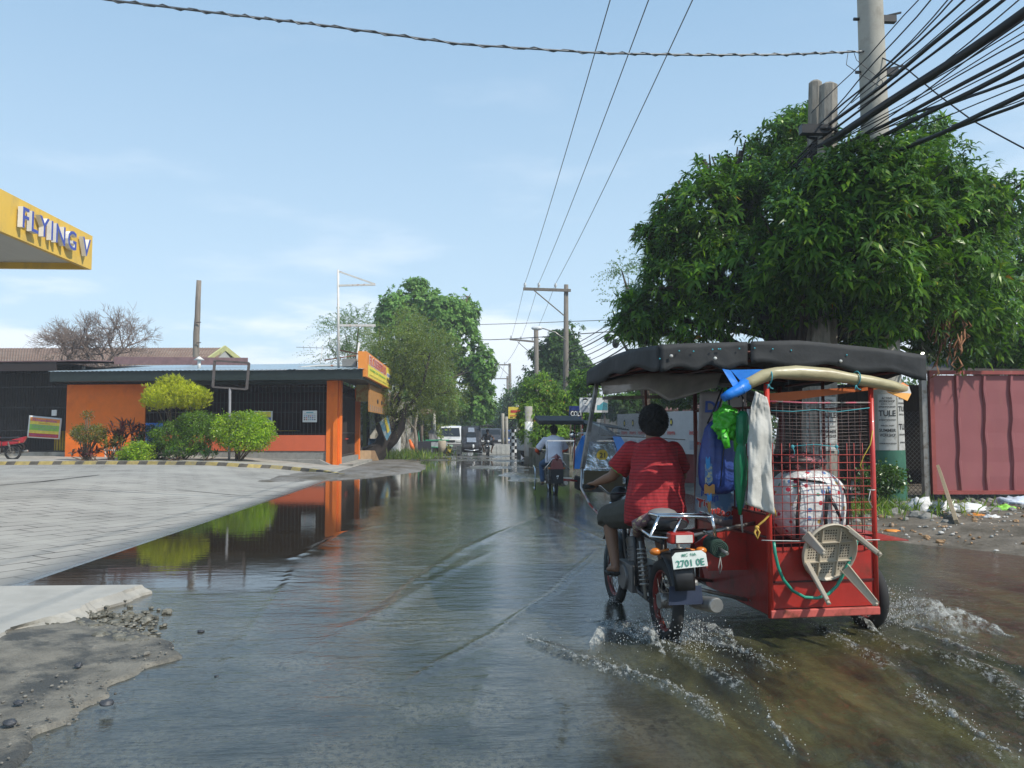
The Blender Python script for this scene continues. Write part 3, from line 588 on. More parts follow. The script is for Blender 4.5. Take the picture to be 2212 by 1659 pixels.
# door grille on the side and door
mb=MB()
for q in np.arange(.5,D5-.1,.16): mb.bar(W(s3-.18,q,.45),W(s3-.18,q,3.0),.02)
for z in(.5,1.4,2.9): mb.bar(W(s3-.185,.45,z),W(s3-.185,D5,z),.05)
mb.build('door_grille',m_bar,rest,world=True)
mb=MB(); sbox(mb,s3-.42,s3-.38,1.2,3.9,.45,2.6); dr=mb.build('door',pm('door_black',(.02,.018,.02),.3),rest,world=True)
mb=MB(); mb.bar(W(s3-.15,2.2,1.15),W(s3-.15,2.9,1.15),.04,.05); mb.build('handle',pm('red_plastic',(.55,.06,.03),.4),dr,world=True)
# eave, gutter and roof
_e0=FS(108,812,-0.95)[0]; _e1=FS(783,803,-0.95)[0]
mb=MB(); sbox(mb,_e0,_e1,-0.95,-0.88,3.42,3.80); sbox(mb,_e1-.07,_e1,-0.88,5.5,3.42,3.80); sbox(mb,_e0+.02,_e1-.07,-0.88,0,3.44,3.50); sbox(mb,_e0,_e0+.07,-0.88,7.5,3.4,3.8); sbox(mb,s3+.0,_e1-.07,0,5.5,3.45,3.50)
mb.build('eave',m_dk,rest,world=True)
mb=MB(); n=int((_e1-_e0)/.09)
def rf(i,j):
    s=_e0-.05+(_e1-_e0+.1)*i; return W(s,-1.02+j*8.6,3.815+j*.95+.012*math.sin(i*n*PI))
mb.grid(rf,n*2,3,sm=False); mb.build('roof',m_roof,rest,world=True,solid=.01)
for u,h,cap in((444,.42,1),(200,.2,0)):
    s=FS(u,800,2.0)[0]; mb=MB(); b=W(s,1.2,4.0); mb.cyl(b,b+ZV*h,.07,n=10); 
    if cap: mb.cyl(b+ZV*(h),b+ZV*(h+.14),.22,.02,n=12)
    mb.build('roof_vent',m_white,rest,world=True)
s=FS(668,803,-.6)[0]; mb=MB(); sbox(mb,s+1.2,s+1.75,.0,.4,4.0,4.3,0); mb.build('roof_box',m_gray,rest,world=True)
# porch slab behind the pillar
mb=MB(); sbox(mb,s3-.0,s3+.55,-.2,D5+.6,-.05,.2); mb.build('step',m_conc,rest,world=True)
# interior furniture glimpsed through the bars
for q in(-7.6,-5.2,-2.9):
    t=thing('dining_table','small yellow dining table behind the window bars, %s'%{-7.6:'nearest the tall bush',-5.2:'in the middle of the room',-2.9:'nearest the orange pillar'}[q],'table',W(q,2.6,.75),0,'tables inside the eatery')
    mb=MB(); mb.box((0,0,.74),(1.2,.7,.04)); mb.build('table_top',pm('yellow_laminate',(.45,.28,.05),.5),t)
    for a in(-.5,.5):
        for b in(-.28,.28): mb=MB(); mb.bar((a,b,0),(a,b,.72),.04); mb.build('leg',m_bar,t)
# papers and posters tied to the grille
def board(name,u0,u1,v0,v1,d,label,cat_,face,rows,ttl=None):
    sa,za=FS(u0,v1,d); sb,zb=FS(u1,v0,d); c=W((sa+sb)/2,d,za); t=thing(name,label,cat_,c)
    mb=MB(); sbox(mb,sa,sb,d-.02,d,za,zb); mb.build('sheet',face,t,world=True)
    mb=MB()
    for (x0,x1,y0,y1,mi) in rows: 
        p=[W(sa+(sb-sa)*x,d-.026,za+(zb-za)*y) for x,y in((x0,y0),(x1,y0),(x1,y1),(x0,y1))]; mb.add(p,[(0,1,2,3)],mi)
    if ttl: 
        for (tx,x,y,h,wd,mi) in ttl: put_text(mb,tx,W(sa+(sb-sa)*x,d-.03,za+(zb-za)*y),ex,ZV,h*(zb-za),width=wd*(sb-sa),mi=mi,bold=.02)
    if mb.v: mb.build('print',PRM,t,world=True)
    return t
PRM=[pm('ink_black',(.03,.03,.03),.7),pm('ink_red',(.5,.05,.04),.6),pm('ink_blue',(.06,.12,.45),.6),pm('ink_yellow',(.75,.6,.08),.6),pm('ink_green',(.25,.5,.08),.6),pm('ink_purple',(.42,.10,.32),.6),pm('ink_teal',(.08,.35,.42),.6),pm('ink_grey',(.3,.32,.36),.6),pm('ink_white',(.75,.75,.73),.6),pm('ink_orange',(.75,.25,.05),.6)]
rows=[(.25,.75,.80,.88,6),(.1,.9,.69,.73,7)]
for r_,y in enumerate((.50,.34,.18)):
    for k in range(6): x=.08+k*.145; rows.append((x,x+.10,y,y+.08,[6,2,0,1,2,7,0,1,6,2,0,7,0,1,7,6,2,0][r_*6+k]))
board('notice',654,685,887,912,-.04,'white printed notice tied to the window bars near the orange pillar','notice',m_white,rows)
board('poster',545,589,888,914,-.06,'yellow and purple poster half hidden by the round green bush','poster',m_white,[(.05,.93,.45,.95,3),(.5,.93,.05,.5,2),(.05,.48,.05,.42,5)],[('10',.72,.28,.3,.25,8)])
# ---- FLOSERPIDAS light box and the small board under it, hung on the side facing the road
sg=thing('shop_sign','orange and yellow FLOSERPIDAS light box hung from the eave corner','sign',at(820,800,33))
x0=at(793,760,30.2); nrm=Vector((1,0,0))
Xs=x0.x; yA=x0.y; 
def onx(u,v,X=Xs): return hitp(u,v,(X,0,0),nrm)
pz=[onx(795,765),onx(848,798),onx(848,839),onx(795,820)]; yB=pz[1].y; zt=(pz[0].z+pz[1].z)/2; zb=(pz[2].z+pz[3].z)/2
mb=MB(); mb.bx(Xs-.32,Xs,yA-.12,yB,zb,zt); mb.build('box',pm('sign_orange',(.80,.28,.05),.5,var=.05),sg,world=True)
mb=MB(); hgt=zt-zb
def face(y0,y1,z0,z1,mi,o=.006): mb.add([(Xs+o,yA+(yB-yA)*y0,zb+hgt*z0),(Xs+o,yA+(yB-yA)*y1,zb+hgt*z0),(Xs+o,yA+(yB-yA)*y1,zb+hgt*z1),(Xs+o,yA+(yB-yA)*y0,zb+hgt*z1)],[(0,1,2,3)],mi)
face(.03,.98,.03,.97,3); face(.03,.70,.52,.97,9,.009); face(.72,.97,.50,.70,8,.012)
def tx(s,y,z,h,w_,mi,o=.016,bold=.03): put_text(mb,s,(Xs+o,yA+(yB-yA)*y,zb+hgt*z),(0,1,0),(0,0,1),h*hgt,width=w_*(yB-yA),mi=mi,bold=bold)
tx('FLOSERPIDAS',.37,.72,.36,.62,8,.014,.055); tx('FLOSERPIDAS',.37,.72,.34,.60,1,.02,.02); tx('HOME OF ORIGINAL',.38,.36,.09,.58,4); tx('PARES',.84,.32,.22,.24,0); tx('FOOD EXPRESS',.845,.60,.12,.22,2); tx('LUNCH DINNER SNACK MERIENDA CATERING',.5,.13,.06,.85,0,bold=0)
mb.build('lettering',PRM,sg,world=True)
mb=MB(); 
for y in(.2,.8): mb.bar((Xs-.16,yA+(yB-yA)*y,zt),(Xs-1.4,yA+(yB-yA)*y,zt+.25),.05)
mb.build('bracket',pm('rusty_steel',(.22,.09,.05),.8),sg,world=True)
pb=onx(798,850,Xs-.25); pc=onx(838,866,Xs-.25)
sg2=thing('hanging_board','faded orange board with a grey pattern hanging under the light box','sign',((Xs-.25),pb.y,2.3))
mb=MB(); mb.bx(Xs-.31,Xs-.25,pb.y+.1,pc.y,2.28,zb-.03); mb.build('panel',pm('faded_orange',(.42,.20,.06),.6,dirt=(.25,.12,.05)),sg2,world=True)
mb=MB()
for r_ in range(3):
    for k in range(9): y=pb.y+.3+k*(pc.y-pb.y-.5)/9; mb.box((Xs-.24,y,2.36+r_*.085),(.01,.14,.05),mi=7)
for y in(.4,.62): mb.ell((Xs-.24,pb.y+(pc.y-pb.y)*y,2.80),(.012,.28,.11),mi=0)
mb.build('print',PRM,sg2,world=True)
bx_=at(783,842,34); sg3=thing('small_signboard','small yellow and white lit board beside the eave corner','sign',bx_); mb=MB(); mb.box((0,0,0),(.5,.12,1.0)); mb.build('panel',pm('sign_cream',(.60,.50,.18),.5,dirt=(.5,.25,.05),dth=(.5,.55),dscale=4),sg3); mb=MB(); mb.bar((0,0,.5),(-.3,0,.9),.04); mb.build('bracket',m_bar,sg3)
# ---- mast frame on the roof
m_pipe=pm('white_pipe',(.62,.60,.56),.5,var=.12,dirt=(.35,.13,.06),dth=(.58,.62),dscale=3)
q=lambda u,v,Z=31.5: at(u,v,Z)
fr=thing('roof_mast','tall white pipe mast with a triangular top arm standing on the eatery roof','mast',q(731,800))
mb=MB(); mb.cyl(q(731,800),q(730.5,583),.055,.045); mb.build('pole',m_pipe,fr,world=True)
mb=MB(); mb.bar(q(731,617),q(811,615),.07); mb.bar(q(731,586),q(810,614),.06); mb.build('arm',m_pipe,fr,world=True)
mb=MB(); mb.bar(q(731,703),q(811,703),.09); mb.build('arm',m_pipe,fr,world=True)
fr=thing('roof_strut','short rusty pipe leaning from the roof beside the mast','pipe',q(768,795,33)); mb=MB(); mb.cyl(q(768,795,33),q(776,740,33),.05,.04); mb.build('pole',m_pipe,fr,world=True); mb=MB(); mb.cyl(q(700,778,33),q(795,764,33),.025); mb.build('rail',pm('rusty_steel',(.2,.09,.05)),fr,world=True)
fr=thing('roof_rail','low white bent pipe lying along the eatery roof','pipe',q(690,795,33)); mb=MB(); mb.tube([q(620,800,33),q(655,793,33),q(690,790,33),q(765,789.5,33),q(768,791,33),q(769,797,33)],.045,6); mb.build('rail',m_pipe,fr,world=True)
an=thing('tv_antenna','thin television antenna standing above the eatery roof','antenna',q(690,790,38)); mb=MB(); mb.cyl(q(690,800,38),q(697,748,38),.02); mb.build('mast',m_pipe,an,world=True)
mb=MB(); mb.bar(q(640,750,38),q(735,753,38),.03); 
for k in range(6): mb.bar(q(655+k*14,747,38),q(655+k*14+2,756,38),.02)
mb.build('rods',pm('aluminium',(.4,.42,.42),.4,metal=.7),an,world=True)
# ---- empty rectangular frame on its post
m_fr=pm('weathered_frame',(.10,.085,.08),.6,var=.3)
ef=thing('empty_sign_frame','empty rectangular dark steel sign frame on a single post','sign frame',q(497,930,28.5)); k=[q(464,779,28.5),q(538,784,28.5),q(533,841,28.5),q(460,836,28.5)]
mb=MB(); 
for a,b in zip(k,k[1:]+k[:1]): mb.bar(a,b,.085,.06)
mb.build('frame',m_fr,ef,world=True); g_=q(495,1000,28.5); mb=MB(); mb.cyl(Vector((g_.x,g_.y,.35)),q(497,838,28.5),.045); mb.build('post',pm('post_grey',(.2,.2,.21),.5),ef,world=True)
# ---- ramp wall of concrete
mb=MB(); P_=[FS(470,990,-.6),FS(560,991,-.6),FS(690,993,-.6),FS(712,1003,-.6),FS(714,1013,-.6),FS(640,1005,-.6),FS(470,1003,-.6)]
vs=[W(s,-.6,z) for s,z in P_]; vs2=[W(s,-.35,z) for s,z in P_]; n=len(vs); mb.add(vs+vs2,[list(range(n))[::-1],list(range(n,2*n))]+[(i,(i+1)%n,(i+1)%n+n,i+n) for i in range(n)])
solo(mb,'concrete_ramp_wall',m_gray,'low stained concrete ramp wall in front of the grilled windows','wall',bev=.01)
mb=MB(); a=[W(s1+.5,-.34,.38),W(s2-.2,-.34,.20),W(s2-.2,.04,.20),W(s1+.5,.04,.6)]; mb.slab(*a,-.05); solo(mb,'concrete_ramp',m_conc,'concrete ramp surface behind the low ramp wall','ramp')
# ================================================================ dark neighbour with barred gate
nb=thing('barred_building','dark building with a tall barred gate left of the orange wall','building',W(sL-8,3,0))
m_blk=pm('gate_black',(.018,.017,.018),.45,var=.3)
mb=MB(); sbox(mb,sL-14,sL-.1,.45,.6,.2,.62); mb.build('plinth',m_conc,nb,world=True)
mb=MB(); sbox(mb,sL-14,sL-.12,4,4.2,.2,4.2); sbox(mb,sL-.12,sL-.01,.3,8,.2,4.1); sbox(mb,sL-14,sL-.1,.6,8,4.15,4.25); mb.build('wall',pm('dark_wall',(.035,.03,.028),.8,var=.3),nb,world=True)
zr=FS(50,790,.0)[1]
mb=MB(); sbox(mb,sL-14,_e0-.05,-.4,-.33,3.9,4.25); mb.build('eave',pm('brown_black',(.03,.02,.018),.6),nb,world=True)
mb=MB(); mb.slab(W(sL-14,-.45,4.27),W(sL+1.2,-.45,4.27),W(sL+1.2,6,4.75),W(sL-14,6,4.75),.04); mb.slab(W(sL+1.3,1.5,4.3),W(s1+3.5,2.6,4.3),W(s1+3.5,2.6,4.62),W(sL+1.3,1.5,4.62),.05); mb.build('roof',pm('maroon_roofing',(.20,.12,.12),.6,var=.2),nb,world=True)
for k in range(5):
    mb=MB(); a=sL-.15-1.55*(k+1)+.05; b=sL-.15-1.55*k-.02
    for p in np.arange(a,b,.12): mb.bar(W(p,.5,.64),W(p,.5,4.1),.018)
    for z in(.66,1.5,2.45,3.3): mb.bar(W(a,.5,z),W(b,.5,z),.04)
    mb.build('gate_panel',m_blk,nb,world=True)
sy=FS(132,960,.9)[0]; mb=MB(); sbox(mb,sy-.25,sy+.28,.8,1.2,.63,1.5); solo(mb,'yellow_crate_stack',pm('crate_yellow',(.55,.38,.02),.5),'yellow plastic crates standing just inside the barred gate','crates')
mb=MB(); s_,z_=FS(116,825,.44); sbox(mb,s_,s_+.2,.42,.46,z_,z_+.25); s_,z_=FS(112,898,.44); sbox(mb,s_,s_+.22,.42,.46,z_,z_+.24); mb.build('notice_plate',m_white,nb,world=True)
# banner on the gate
ban=thing('banner','white edged yellow and red banner tied to the barred gate','banner',W(FS(95,948,.35)[0],.35,1.2))
cn=[FS(58.6,945,.35),FS(128.5,949,.35),FS(133.5,903.7,.35),FS(63.5,897,.35)]; pt=[W(s,.35,z) for s,z in cn]
def bl(x,y,o=0): return pt[0].lerp(pt[1],x).lerp(pt[3].lerp(pt[2],x),y)+Vector((0,-1,0))*(o+.03*math.sin(x*5))
mb=MB(); mb.grid(lambda i,j:bl(i,j),12,4); mb.build('cloth',m_white,ban,world=True,solid=.006)
mb=MB()
for x0_,x1_,y0,y1,mi in((.05,.95,.05,.22,1),(.05,.95,.22,.36,3),(.05,.95,.36,.62,4),(.05,.95,.62,.76,3),(.05,.95,.76,.93,9)):
    mb.grid(lambda i,j:bl(x0_+(x1_-x0_)*i,y0+(y1-y0)*j,.012),12,1,mi=mi)
for s_,x,y,h,wd,mi in(('Floserpidas',.5,.83,.12,.72,5),('Restaurant',.5,.69,.045,.34,1),('HOME OF ORIGINAL BEEF PARES',.5,.59,.05,.74,7),('LUGAW GOTO MAMI TAPSILOG SISIG',.5,.49,.05,.72,7),('FREE SOUP',.5,.38,.05,.3,7),('OPEN DAILY FOR BREAKFAST LUNCH DINNER',.5,.15,.07,.8,5)):
    w_=(pt[1]-pt[0]).length; hh=(pt[3]-pt[0]).length
    put_text(mb,s_,(0,0,0),(1,0,0),(0,0,1),h*hh,width=wd*w_,mi=mi,bold=.01,fn=lambda a,b,c:bl(x+a/w_,y+b/hh,.02))
mb.build('print',PRM,ban,world=True)
# ================================================================ old house, dead tree, bare pole behind
m_rust=pm('rusty_roofing',(.20,.125,.09),.7,var=.2,scale=1,dirt=(.27,.20,.15),dth=(.45,.65),dscale=1.2,stretch=(1,3,1))
oh=thing('old_house','old house with a rusty ribbed roof and cream gable behind the eatery','house',at(430,900,44))
q=lambda u,v,Z: at(u,v,Z)
r0=q(-60,753,47);r1=q(485,752,47);e0=q(-60,795,41.5);e1=q(455,792,41.5)
mb=MB(); nn_=90
def rr_(i,j):
    a=e0.lerp(e1,i);b=r0.lerp(r1,i); p=a.lerp(b,j); p.z+=.03*math.sin(i*nn_*2*PI); return p
mb.grid(rr_,nn_*5,1,sm=False); bk=[q(485,752,47),q(-60,753,47),q(-60,795,53),q(545,795,53)]; mb.add(bk,[(0,1,2,3)]); mb.build('roof',m_rust,oh,world=True,solid=.03)
gw=[q(463,792,43.2),q(535,793,50.5)]; mb=MB(); mb.add([q(463,830,43.2),q(535,832,50.5),q(520,790,49.5),q(485,757,47.05),q(463,782,43.5)],[(0,1,2,3,4)]); mb.add([q(-60,830,43),q(463,830,43.2),q(463,793,43.2),q(-60,795,43)],[(0,1,2,3)]); mb.build('wall',pm('house_wall',(.33,.33,.31),.9),oh,world=True,solid=.1)
mb=MB(); mb.bar(q(450,778,42.5),q(486,752,46.8),.08,.32); mb.bar(q(486,752,46.8),q(537,792,50.3),.08,.30); mb.build('barge_board',pm('cream_yellow',(.50,.50,.22),.7),oh,world=True)
wp=thing('wooden_pole','tall bare weathered wooden pole behind the eatery roof','pole',q(424,800,39))
mb=MB(); mb.tube([Vector((q(423,900,39).x,q(423,900,39).y,0)),q(423,790,39),q(424.5,720,39),q(427,680,39),q(428,645,39),q(430,606,39)],[.17,.16,.155,.14,.13,.12],10); mb.build('shaft',pm('weathered_wood',(.20,.17,.14),.9,var=.3,scale=3,stretch=(4,4,.5)),wp,world=True)
for v in(697,741): mb=MB(); mb.bar(q(424,v,38.8),q(434,v-1,38.8),.04); mb.build('hook',m_bar,wp,world=True)
def dead_tree(root,c,R_,nst,seed,mat):
    rd=random.Random(seed); mb=MB()
    def grow(p,d,l,r,lv):
        e=p+d*l; m=p.lerp(e,.5)+Vector((rd.gauss(0,1),rd.gauss(0,1),rd.gauss(0,1)))*l*.06
        mb.tube([p,m,e],[r,r*.85,r*.7],5 if r>.03 else 3,cap=False)
        if lv==0: return
        for k in range(rd.choice([3,3,4]) if lv>1 else 4):
            nd=(d+Vector((rd.gauss(0,.62),rd.gauss(0,.62),rd.gauss(.03,.5)))).normalized(); grow(m.lerp(e,rd.uniform(.2,1)),nd,l*rd.uniform(.62,.9),max(.007,r*.62),lv-1)
    for k in range(nst): grow(c+Vector((rd.uniform(-.5,.5),0,0)),Vector((rd.uniform(-.9,.9),rd.uniform(-.5,.5),.8)).normalized(),R_*rd.uniform(.30,.42),.06,5)
    return mb.build('branches',mat,root,world=True)
m_twig=pm('grey_twigs',(.20,.155,.13),.9)
dt=thing('dead_tree','leafless grey brown tree rising behind the rusty roof','tree',q(260,800,44)); c_=q(235,792,40)
dead_tree(dt,c_,2.9,6,5,m_twig); mb=MB(); mb.tube([Vector((c_.x,c_.y,0)),c_+Vector((.1,0,-2)),c_],[.28,.24,.16],8); mb.build('trunk',m_twig,dt,world=True)
dt=thing('dead_tree','paler leafless tree left of the denser one behind the rusty roof','tree',q(120,800,44)); c_=q(138,792,41.5)
dead_tree(dt,c_,2.2,4,12,m_twig); mb=MB(); mb.tube([Vector((c_.x,c_.y,0)),c_+Vector((.1,0,-2)),c_],[.2,.18,.12],8); mb.build('trunk',m_twig,dt,world=True)
# ================================================================ shrubs in the bed behind the kerb
m_stem=pm('shrub_stem',(.13,.09,.06),.9)
mY=leafmat('yellow_leaves',(.34,.37,.02),(.50,.50,.045),(.60,.58,.08),tr=.45); mG=leafmat('green_leaves',(.07,.15,.015),(.15,.26,.025),(.24,.36,.04),tr=.42); mG2=leafmat('light_green_leaves',(.17,.30,.018),(.32,.44,.03),(.46,.54,.07),tr=.45); mD=leafmat('dark_leaves',(.02,.05,.012),(.04,.09,.018),tr=.25); mP=leafmat('purple_leaves',(.05,.012,.018),(.12,.025,.03),(.20,.05,.05),tr=.3); mO=leafmat('olive_leaves',(.08,.11,.02),(.18,.17,.03),(.28,.16,.05),tr=.35)
def shrub(name,label,lobes,n,mat,Z,base,leaf=(.07,.035),per=7,stems=3,group=None,kindf='s'):
    """lobes in photo measurements at distance Z: (u,v,ru,rv)"""
    k=FPX/Z; L3=[(*at(u,v,Z),ru/k,ru/k*.85,rv/k) for u,v,ru,rv in lobes]
    b=at(base,990,Z); b.z=float(fz(np.array(b.x)))+.12; t=thing(name,label,'shrub',b,0,group)
    P,D=crown_pts(L3,n,surf=.45,gap=.25,gk=7)
    V,F=(scatter(P,D,per,leaf[0],leaf[1],.05) if kindf=='s' else rosettes(P,D,per,leaf[0],leaf[1],.3,(10,60),1.2))
    npmesh('foliage',V,F,mat,t,off=b); mb=MB(); rd=random.Random(n)
    for j,l in enumerate(L3):
        for q_ in range(stems): s=b+Vector((rd.uniform(-.12,.12),rd.uniform(-.1,.1),0)); e=Vector(l[:3])+Vector((rd.uniform(-.5,.5)*l[3],0,-.3*l[5])); mb.tube([s,s.lerp(e,.5)+Vector((rd.uniform(-.06,.06),0,0)),e],[.028,.022,.012],6)
    mb.build('stem',m_stem,t,world=True); return t
shrub('topiary_shrub','tall shrub with a feathery bright yellow clipped top in front of the eatery',[(380,856,66,30),(345,868,36,22),(415,862,38,28),(372,830,30,16)],2300,mY,29.0,385,(.12,.022),8,2,kindf='r')
shrub('topiary_shrub','mid green cloud clipped shrub below the yellow top',[(425,912,40,24),(372,942,42,30),(425,950,34,28),(398,965,40,18)],1900,mG,28.9,392,(.075,.042),7,2)
shrub('topiary_shrub','round lime green bush right of the yellow topped shrub',[(527,934,60,38),(500,925,40,30),(558,932,34,36),(525,905,30,14)],2100,mG2,28.7,515,(.085,.05),7,3)
shrub('bonsai_shrub','small two tiered bonsai shrub against the orange wall',[(192,937,34,18),(175,935,20,15),(212,936,18,16),(190,898,10,9)],640,mO,28.6,188,(.06,.034),7,4)
shrub('low_bush','bright green low bush below the purple leaved plants',[(300,975,30,20),(276,983,22,13)],600,mG2,28.4,300,(.07,.045),7,2)
shrub('low_bush','dark green low bush left of the cloud clipped shrub',[(322,955,30,34),(345,975,28,20)],650,mD,29.2,325,(.07,.04),7,2)
def blades(name,label,u,v0,v1,wd,n,mat,Z,group=None,L_=.45):
    b=at(u,v0,Z); b.z=float(fz(np.array(b.x)))+.1; t=thing(name,label,'plant',b,0,group); top=at(u,v1,Z).z; hgt=max(.15,top-b.z); V=[];F=[]
    P=np.array([[b.x+RNG.uniform(-wd,wd),b.y+RNG.uniform(-.2,.2),b.z+hgt*RNG.uniform(.35 if hgt>.6 else .05,.85)] for _ in range(max(3,n//9))]); D=np.tile([0,0,1.],(len(P),1))
    V,F=rosettes(P,D,9,L_,.075,.5,(15,70),.8); npmesh('foliage',V,F,mat,t,off=b); mb=MB()
    for p in P: mb.tube([b+Vector((RNG.uniform(-.1,.1),0,-.02)),Vector(p)],[.022,.015],5)
    mb.build('stem',m_stem,t,world=True)
blades('cordyline','purple leaved cordyline standing against the orange wall, left of its twin',262,985,915,.28,150,mP,28.8,'purple cordylines',.42)
blades('cordyline','purple leaved cordyline beside the dark window, right of its twin',297,985,917,.22,110,mP,29.0,'purple cordylines',.40)
blades('cordyline','greenish leggy cordyline with drooping leaves between the bonsai and the purple pair',240,988,950,.35,120,mO,28.6,None,.34)
for u,l,n in((180,'low dark purple plant under the bonsai shrub',60),(210,'low dark purple plant right of the bonsai stem',40),(375,'low dark spiky plant under the cloud clipped shrub',70),(440,'low dark spiky plant left of the lime green bush',80)):
    blades('low_spiky_plant',l,u,995,978,.42,n,mP if u<300 else mD,28.1,'low spiky plants along the kerb',.30)
dr=at(333,920,30.5); mb=MB(); mb.lathe([(.0,0),(.30,0),(.31,.3),(.30,.32),(.31,.6),(.30,.88),(.0,.88)],20,Matrix.Translation((0,0,0)),0); t=solo(mb,'plastic_drum',pm('drum_blue',(.03,.14,.45),.4),'blue plastic drum in the shade behind the yellow topped shrub','drum'); t.location=(dr.x,dr.y,.9)
mb=MB(); o_=FS(240,980,-.4); 
for s_ in np.linspace(FS(228,980,-.4)[0],FS(300,980,-.4)[0],5): mb.bar(W(s_,-.4,.45),W(s_,-.4,.9),.04)
mb.bar(W(FS(225,980,-.4)[0],-.4,.72),W(FS(302,980,-.4)[0],-.4,.72),.05); solo(mb,'plant_rail',m_pipe,'low pale rail behind the leggy cordyline','rail')
# ================================================================ trees beyond the eatery, left of the road
m_bark=pm('bark',(.10,.075,.055),.9,var=.35,scale=6,bump=.02,bs=14); m_bark2=pm('dark_bark',(.035,.026,.02),.9,var=.4,scale=5,bump=.02,bs=12)
mT1=leafmat('broad_leaves',(.09,.19,.05),(.17,.30,.075),(.26,.40,.11),tr=.45); mT2=leafmat('feather_leaves',(.10,.145,.03),(.18,.22,.045),(.27,.28,.07),tr=.48); mT3=leafmat('pale_feather_leaves',(.07,.13,.04),(.14,.22,.07),(.20,.28,.11),tr=.45)
mDk=leafmat('far_leaves',(.035,.08,.02),(.07,.135,.03),(.11,.19,.045),tr=.35); mMg=leafmat('mango_leaves',(.03,.085,.014),(.085,.18,.022),(.20,.32,.035),gloss=.28,tr=.45,odd=(.40,.17,.03),op=.003); mMl=leafmat('young_mango_leaves',(.07,.15,.015),(.16,.27,.03),(.28,.36,.05),tr=.4,odd=(.28,.11,.03),op=.02)
def tree(name,label,Z,lobes,n,mat,base,kindf,leaf,per,r0=.2,bark=None,gap=.5,surf=.55,gk=1.6,group=None,zdep=.8,cat_='tree',fork=None,seed=1,basez=.1,sub=3,dp=0):
    k=FPX/Z; rd=random.Random(seed*7+n); L3=[]
    for l in lobes:
        u,v,ru,rv=l[:4]; dz=l[4] if len(l)>4 else rd.uniform(-.5,.5)*dp
        p=at(u,v,Z+dz); L3.append((*p,ru/k,ru/k*zdep,rv/k))
    b=at(base[0],base[1],Z); b.z=basez; t=thing(name,label,cat_,b,0,group); P,D=crown_pts(L3,n,surf=surf,gap=gap,gk=gk)
    if kindf=='r': V,F=rosettes(P,D,per,leaf[0],leaf[1],leaf[2] if len(leaf)>2 else .8)
    elif kindf=='s': V,F=scatter(P,D,per,leaf[0],leaf[1],leaf[2] if len(leaf)>2 else .18)
    else: V,F=fronds(P,D,per,leaf[0],leaf[2],leaf[1])
    npmesh('foliage',V,F,mat,t,off=b)
    f=Vector(fork) if fork else b.lerp(Vector(L3[0][:3]),.55)
    limbs(b,f,L3,r0,t,bark or m_bark,seed=seed,sub=sub); return t
tree('shade_tree','tall broad leaved green tree left of the road beyond the eatery',54,[(900,690,50,62),(960,700,60,60),(1008,680,26,42),(870,650,34,36),(1000,760,42,60),(920,790,80,80),(1030,830,38,60),(960,860,80,50),(1040,880,30,30),(985,665,26,24),(905,618,20,16),(1012,640,14,18),(940,640,16,14),(950,700,50,46),(850,740,40,60),(890,635,34,30),(925,665,30,30),(848,645,24,26),(840,700,30,36),(880,800,60,70),(1045,790,26,40),(850,680,30,40)],6200,mT1,(905,960),'r',(.34,.19,.9),7,.30,gap=.62,gk=1.5,dp=3,seed=2)
tree('feathery_tree','fine leaved olive green tree with a dark trunk leaning over the gravel bank',39.5,[(862,760,52,60),(900,800,66,58),(830,800,50,50),(880,710,38,40),(950,830,52,46),(860,850,70,34),(922,862,44,22),(820,730,26,30),(930,760,50,50),(975,845,30,30),(800,850,30,40)],4200,mT2,(818,981),'f',(.085,.030,.75),11,.21,bark=m_bark2,gap=.4,gk=1.5,fork=tuple(at(848,905,39.5)),dp=2,seed=4)
tree('pale_feathery_tree','airy pale green tree with thin hanging sprays behind the roof mast',43,[(745,720,46,34),(710,745,30,40),(775,700,34,24),(730,770,46,24),(780,760,30,34)],650,mT3,(745,900),'f',(.085,.032,1.1),14,.12,gap=.6,surf=.8,dp=2,seed=5)
# the leaning dark butt of the feathery tree
mb=MB(); q=lambda u,v,Z=38.8: at(u,v,Z)
mb.tube([q(800,988),q(812,978),q(824,965),q(832,945),q(838,925),q(846,900)],[.62,.52,.42,.36,.30,.24],12); mb.tube([q(832,950),q(820,925),q(815,895),q(813,860),q(808,830)],[.22,.18,.14,.11,.08],8); mb.tube([q(826,970),q(850,950),q(866,925),q(872,900),q(878,870)],[.30,.24,.20,.15,.1],8)
solo(mb,'leaning_tree_trunk',m_bark2,'thick dark forked trunk leaning right beside the blue drum and hung with a tarpaulin','tree trunk')
# the wood closing the view at the end of the road: each tree its own
far=[(960,900,75,[(950,880,60,40),(985,905,50,34),(925,915,40,26)],mDk,'dense green tree behind the white van'),
(1030,930,95,[(1045,905,34,36),(1030,880,28,24),(1060,925,28,20)],mDk,'dark tree closing the view left of the vanishing road'),
(1080,935,120,[(1085,905,30,26),(1105,890,24,22),(1070,925,30,14)],mT1,'pale green tree at the very end of the road'),
(1112,930,88,[(1112,880,26,34),(1125,900,30,30),(1105,915,30,20)],mDk,'dark tree filling the gap right of the vanishing road'),
(1135,930,100,[(1130,880,34,40),(1150,850,30,30),(1120,915,36,20)],mDk,'dark tree right of the vanishing road behind the third pole'),
(1100,935,140,[(1095,880,16,14),(1090,915,60,16)],mDk,'low dark tree at the end of the road behind the power lines'),
(880,930,62,[(880,905,40,30),(905,925,40,20),(930,930,30,18)],mT2,'olive bushy tree above the lean to shed'),
(690,900,60,[(700,860,60,30)],mDk,'dark tree hidden behind the eatery roof')]
for u,v,Z,lb,mt,lab in far: tree('distant_tree',lab,Z,lb,int(1500),mt,(u,965),'s',(.34,.2,.4),8,.22,gap=.3,gk=.7,group='trees closing the end of the road',dp=6,seed=int(u),sub=1,basez=0)
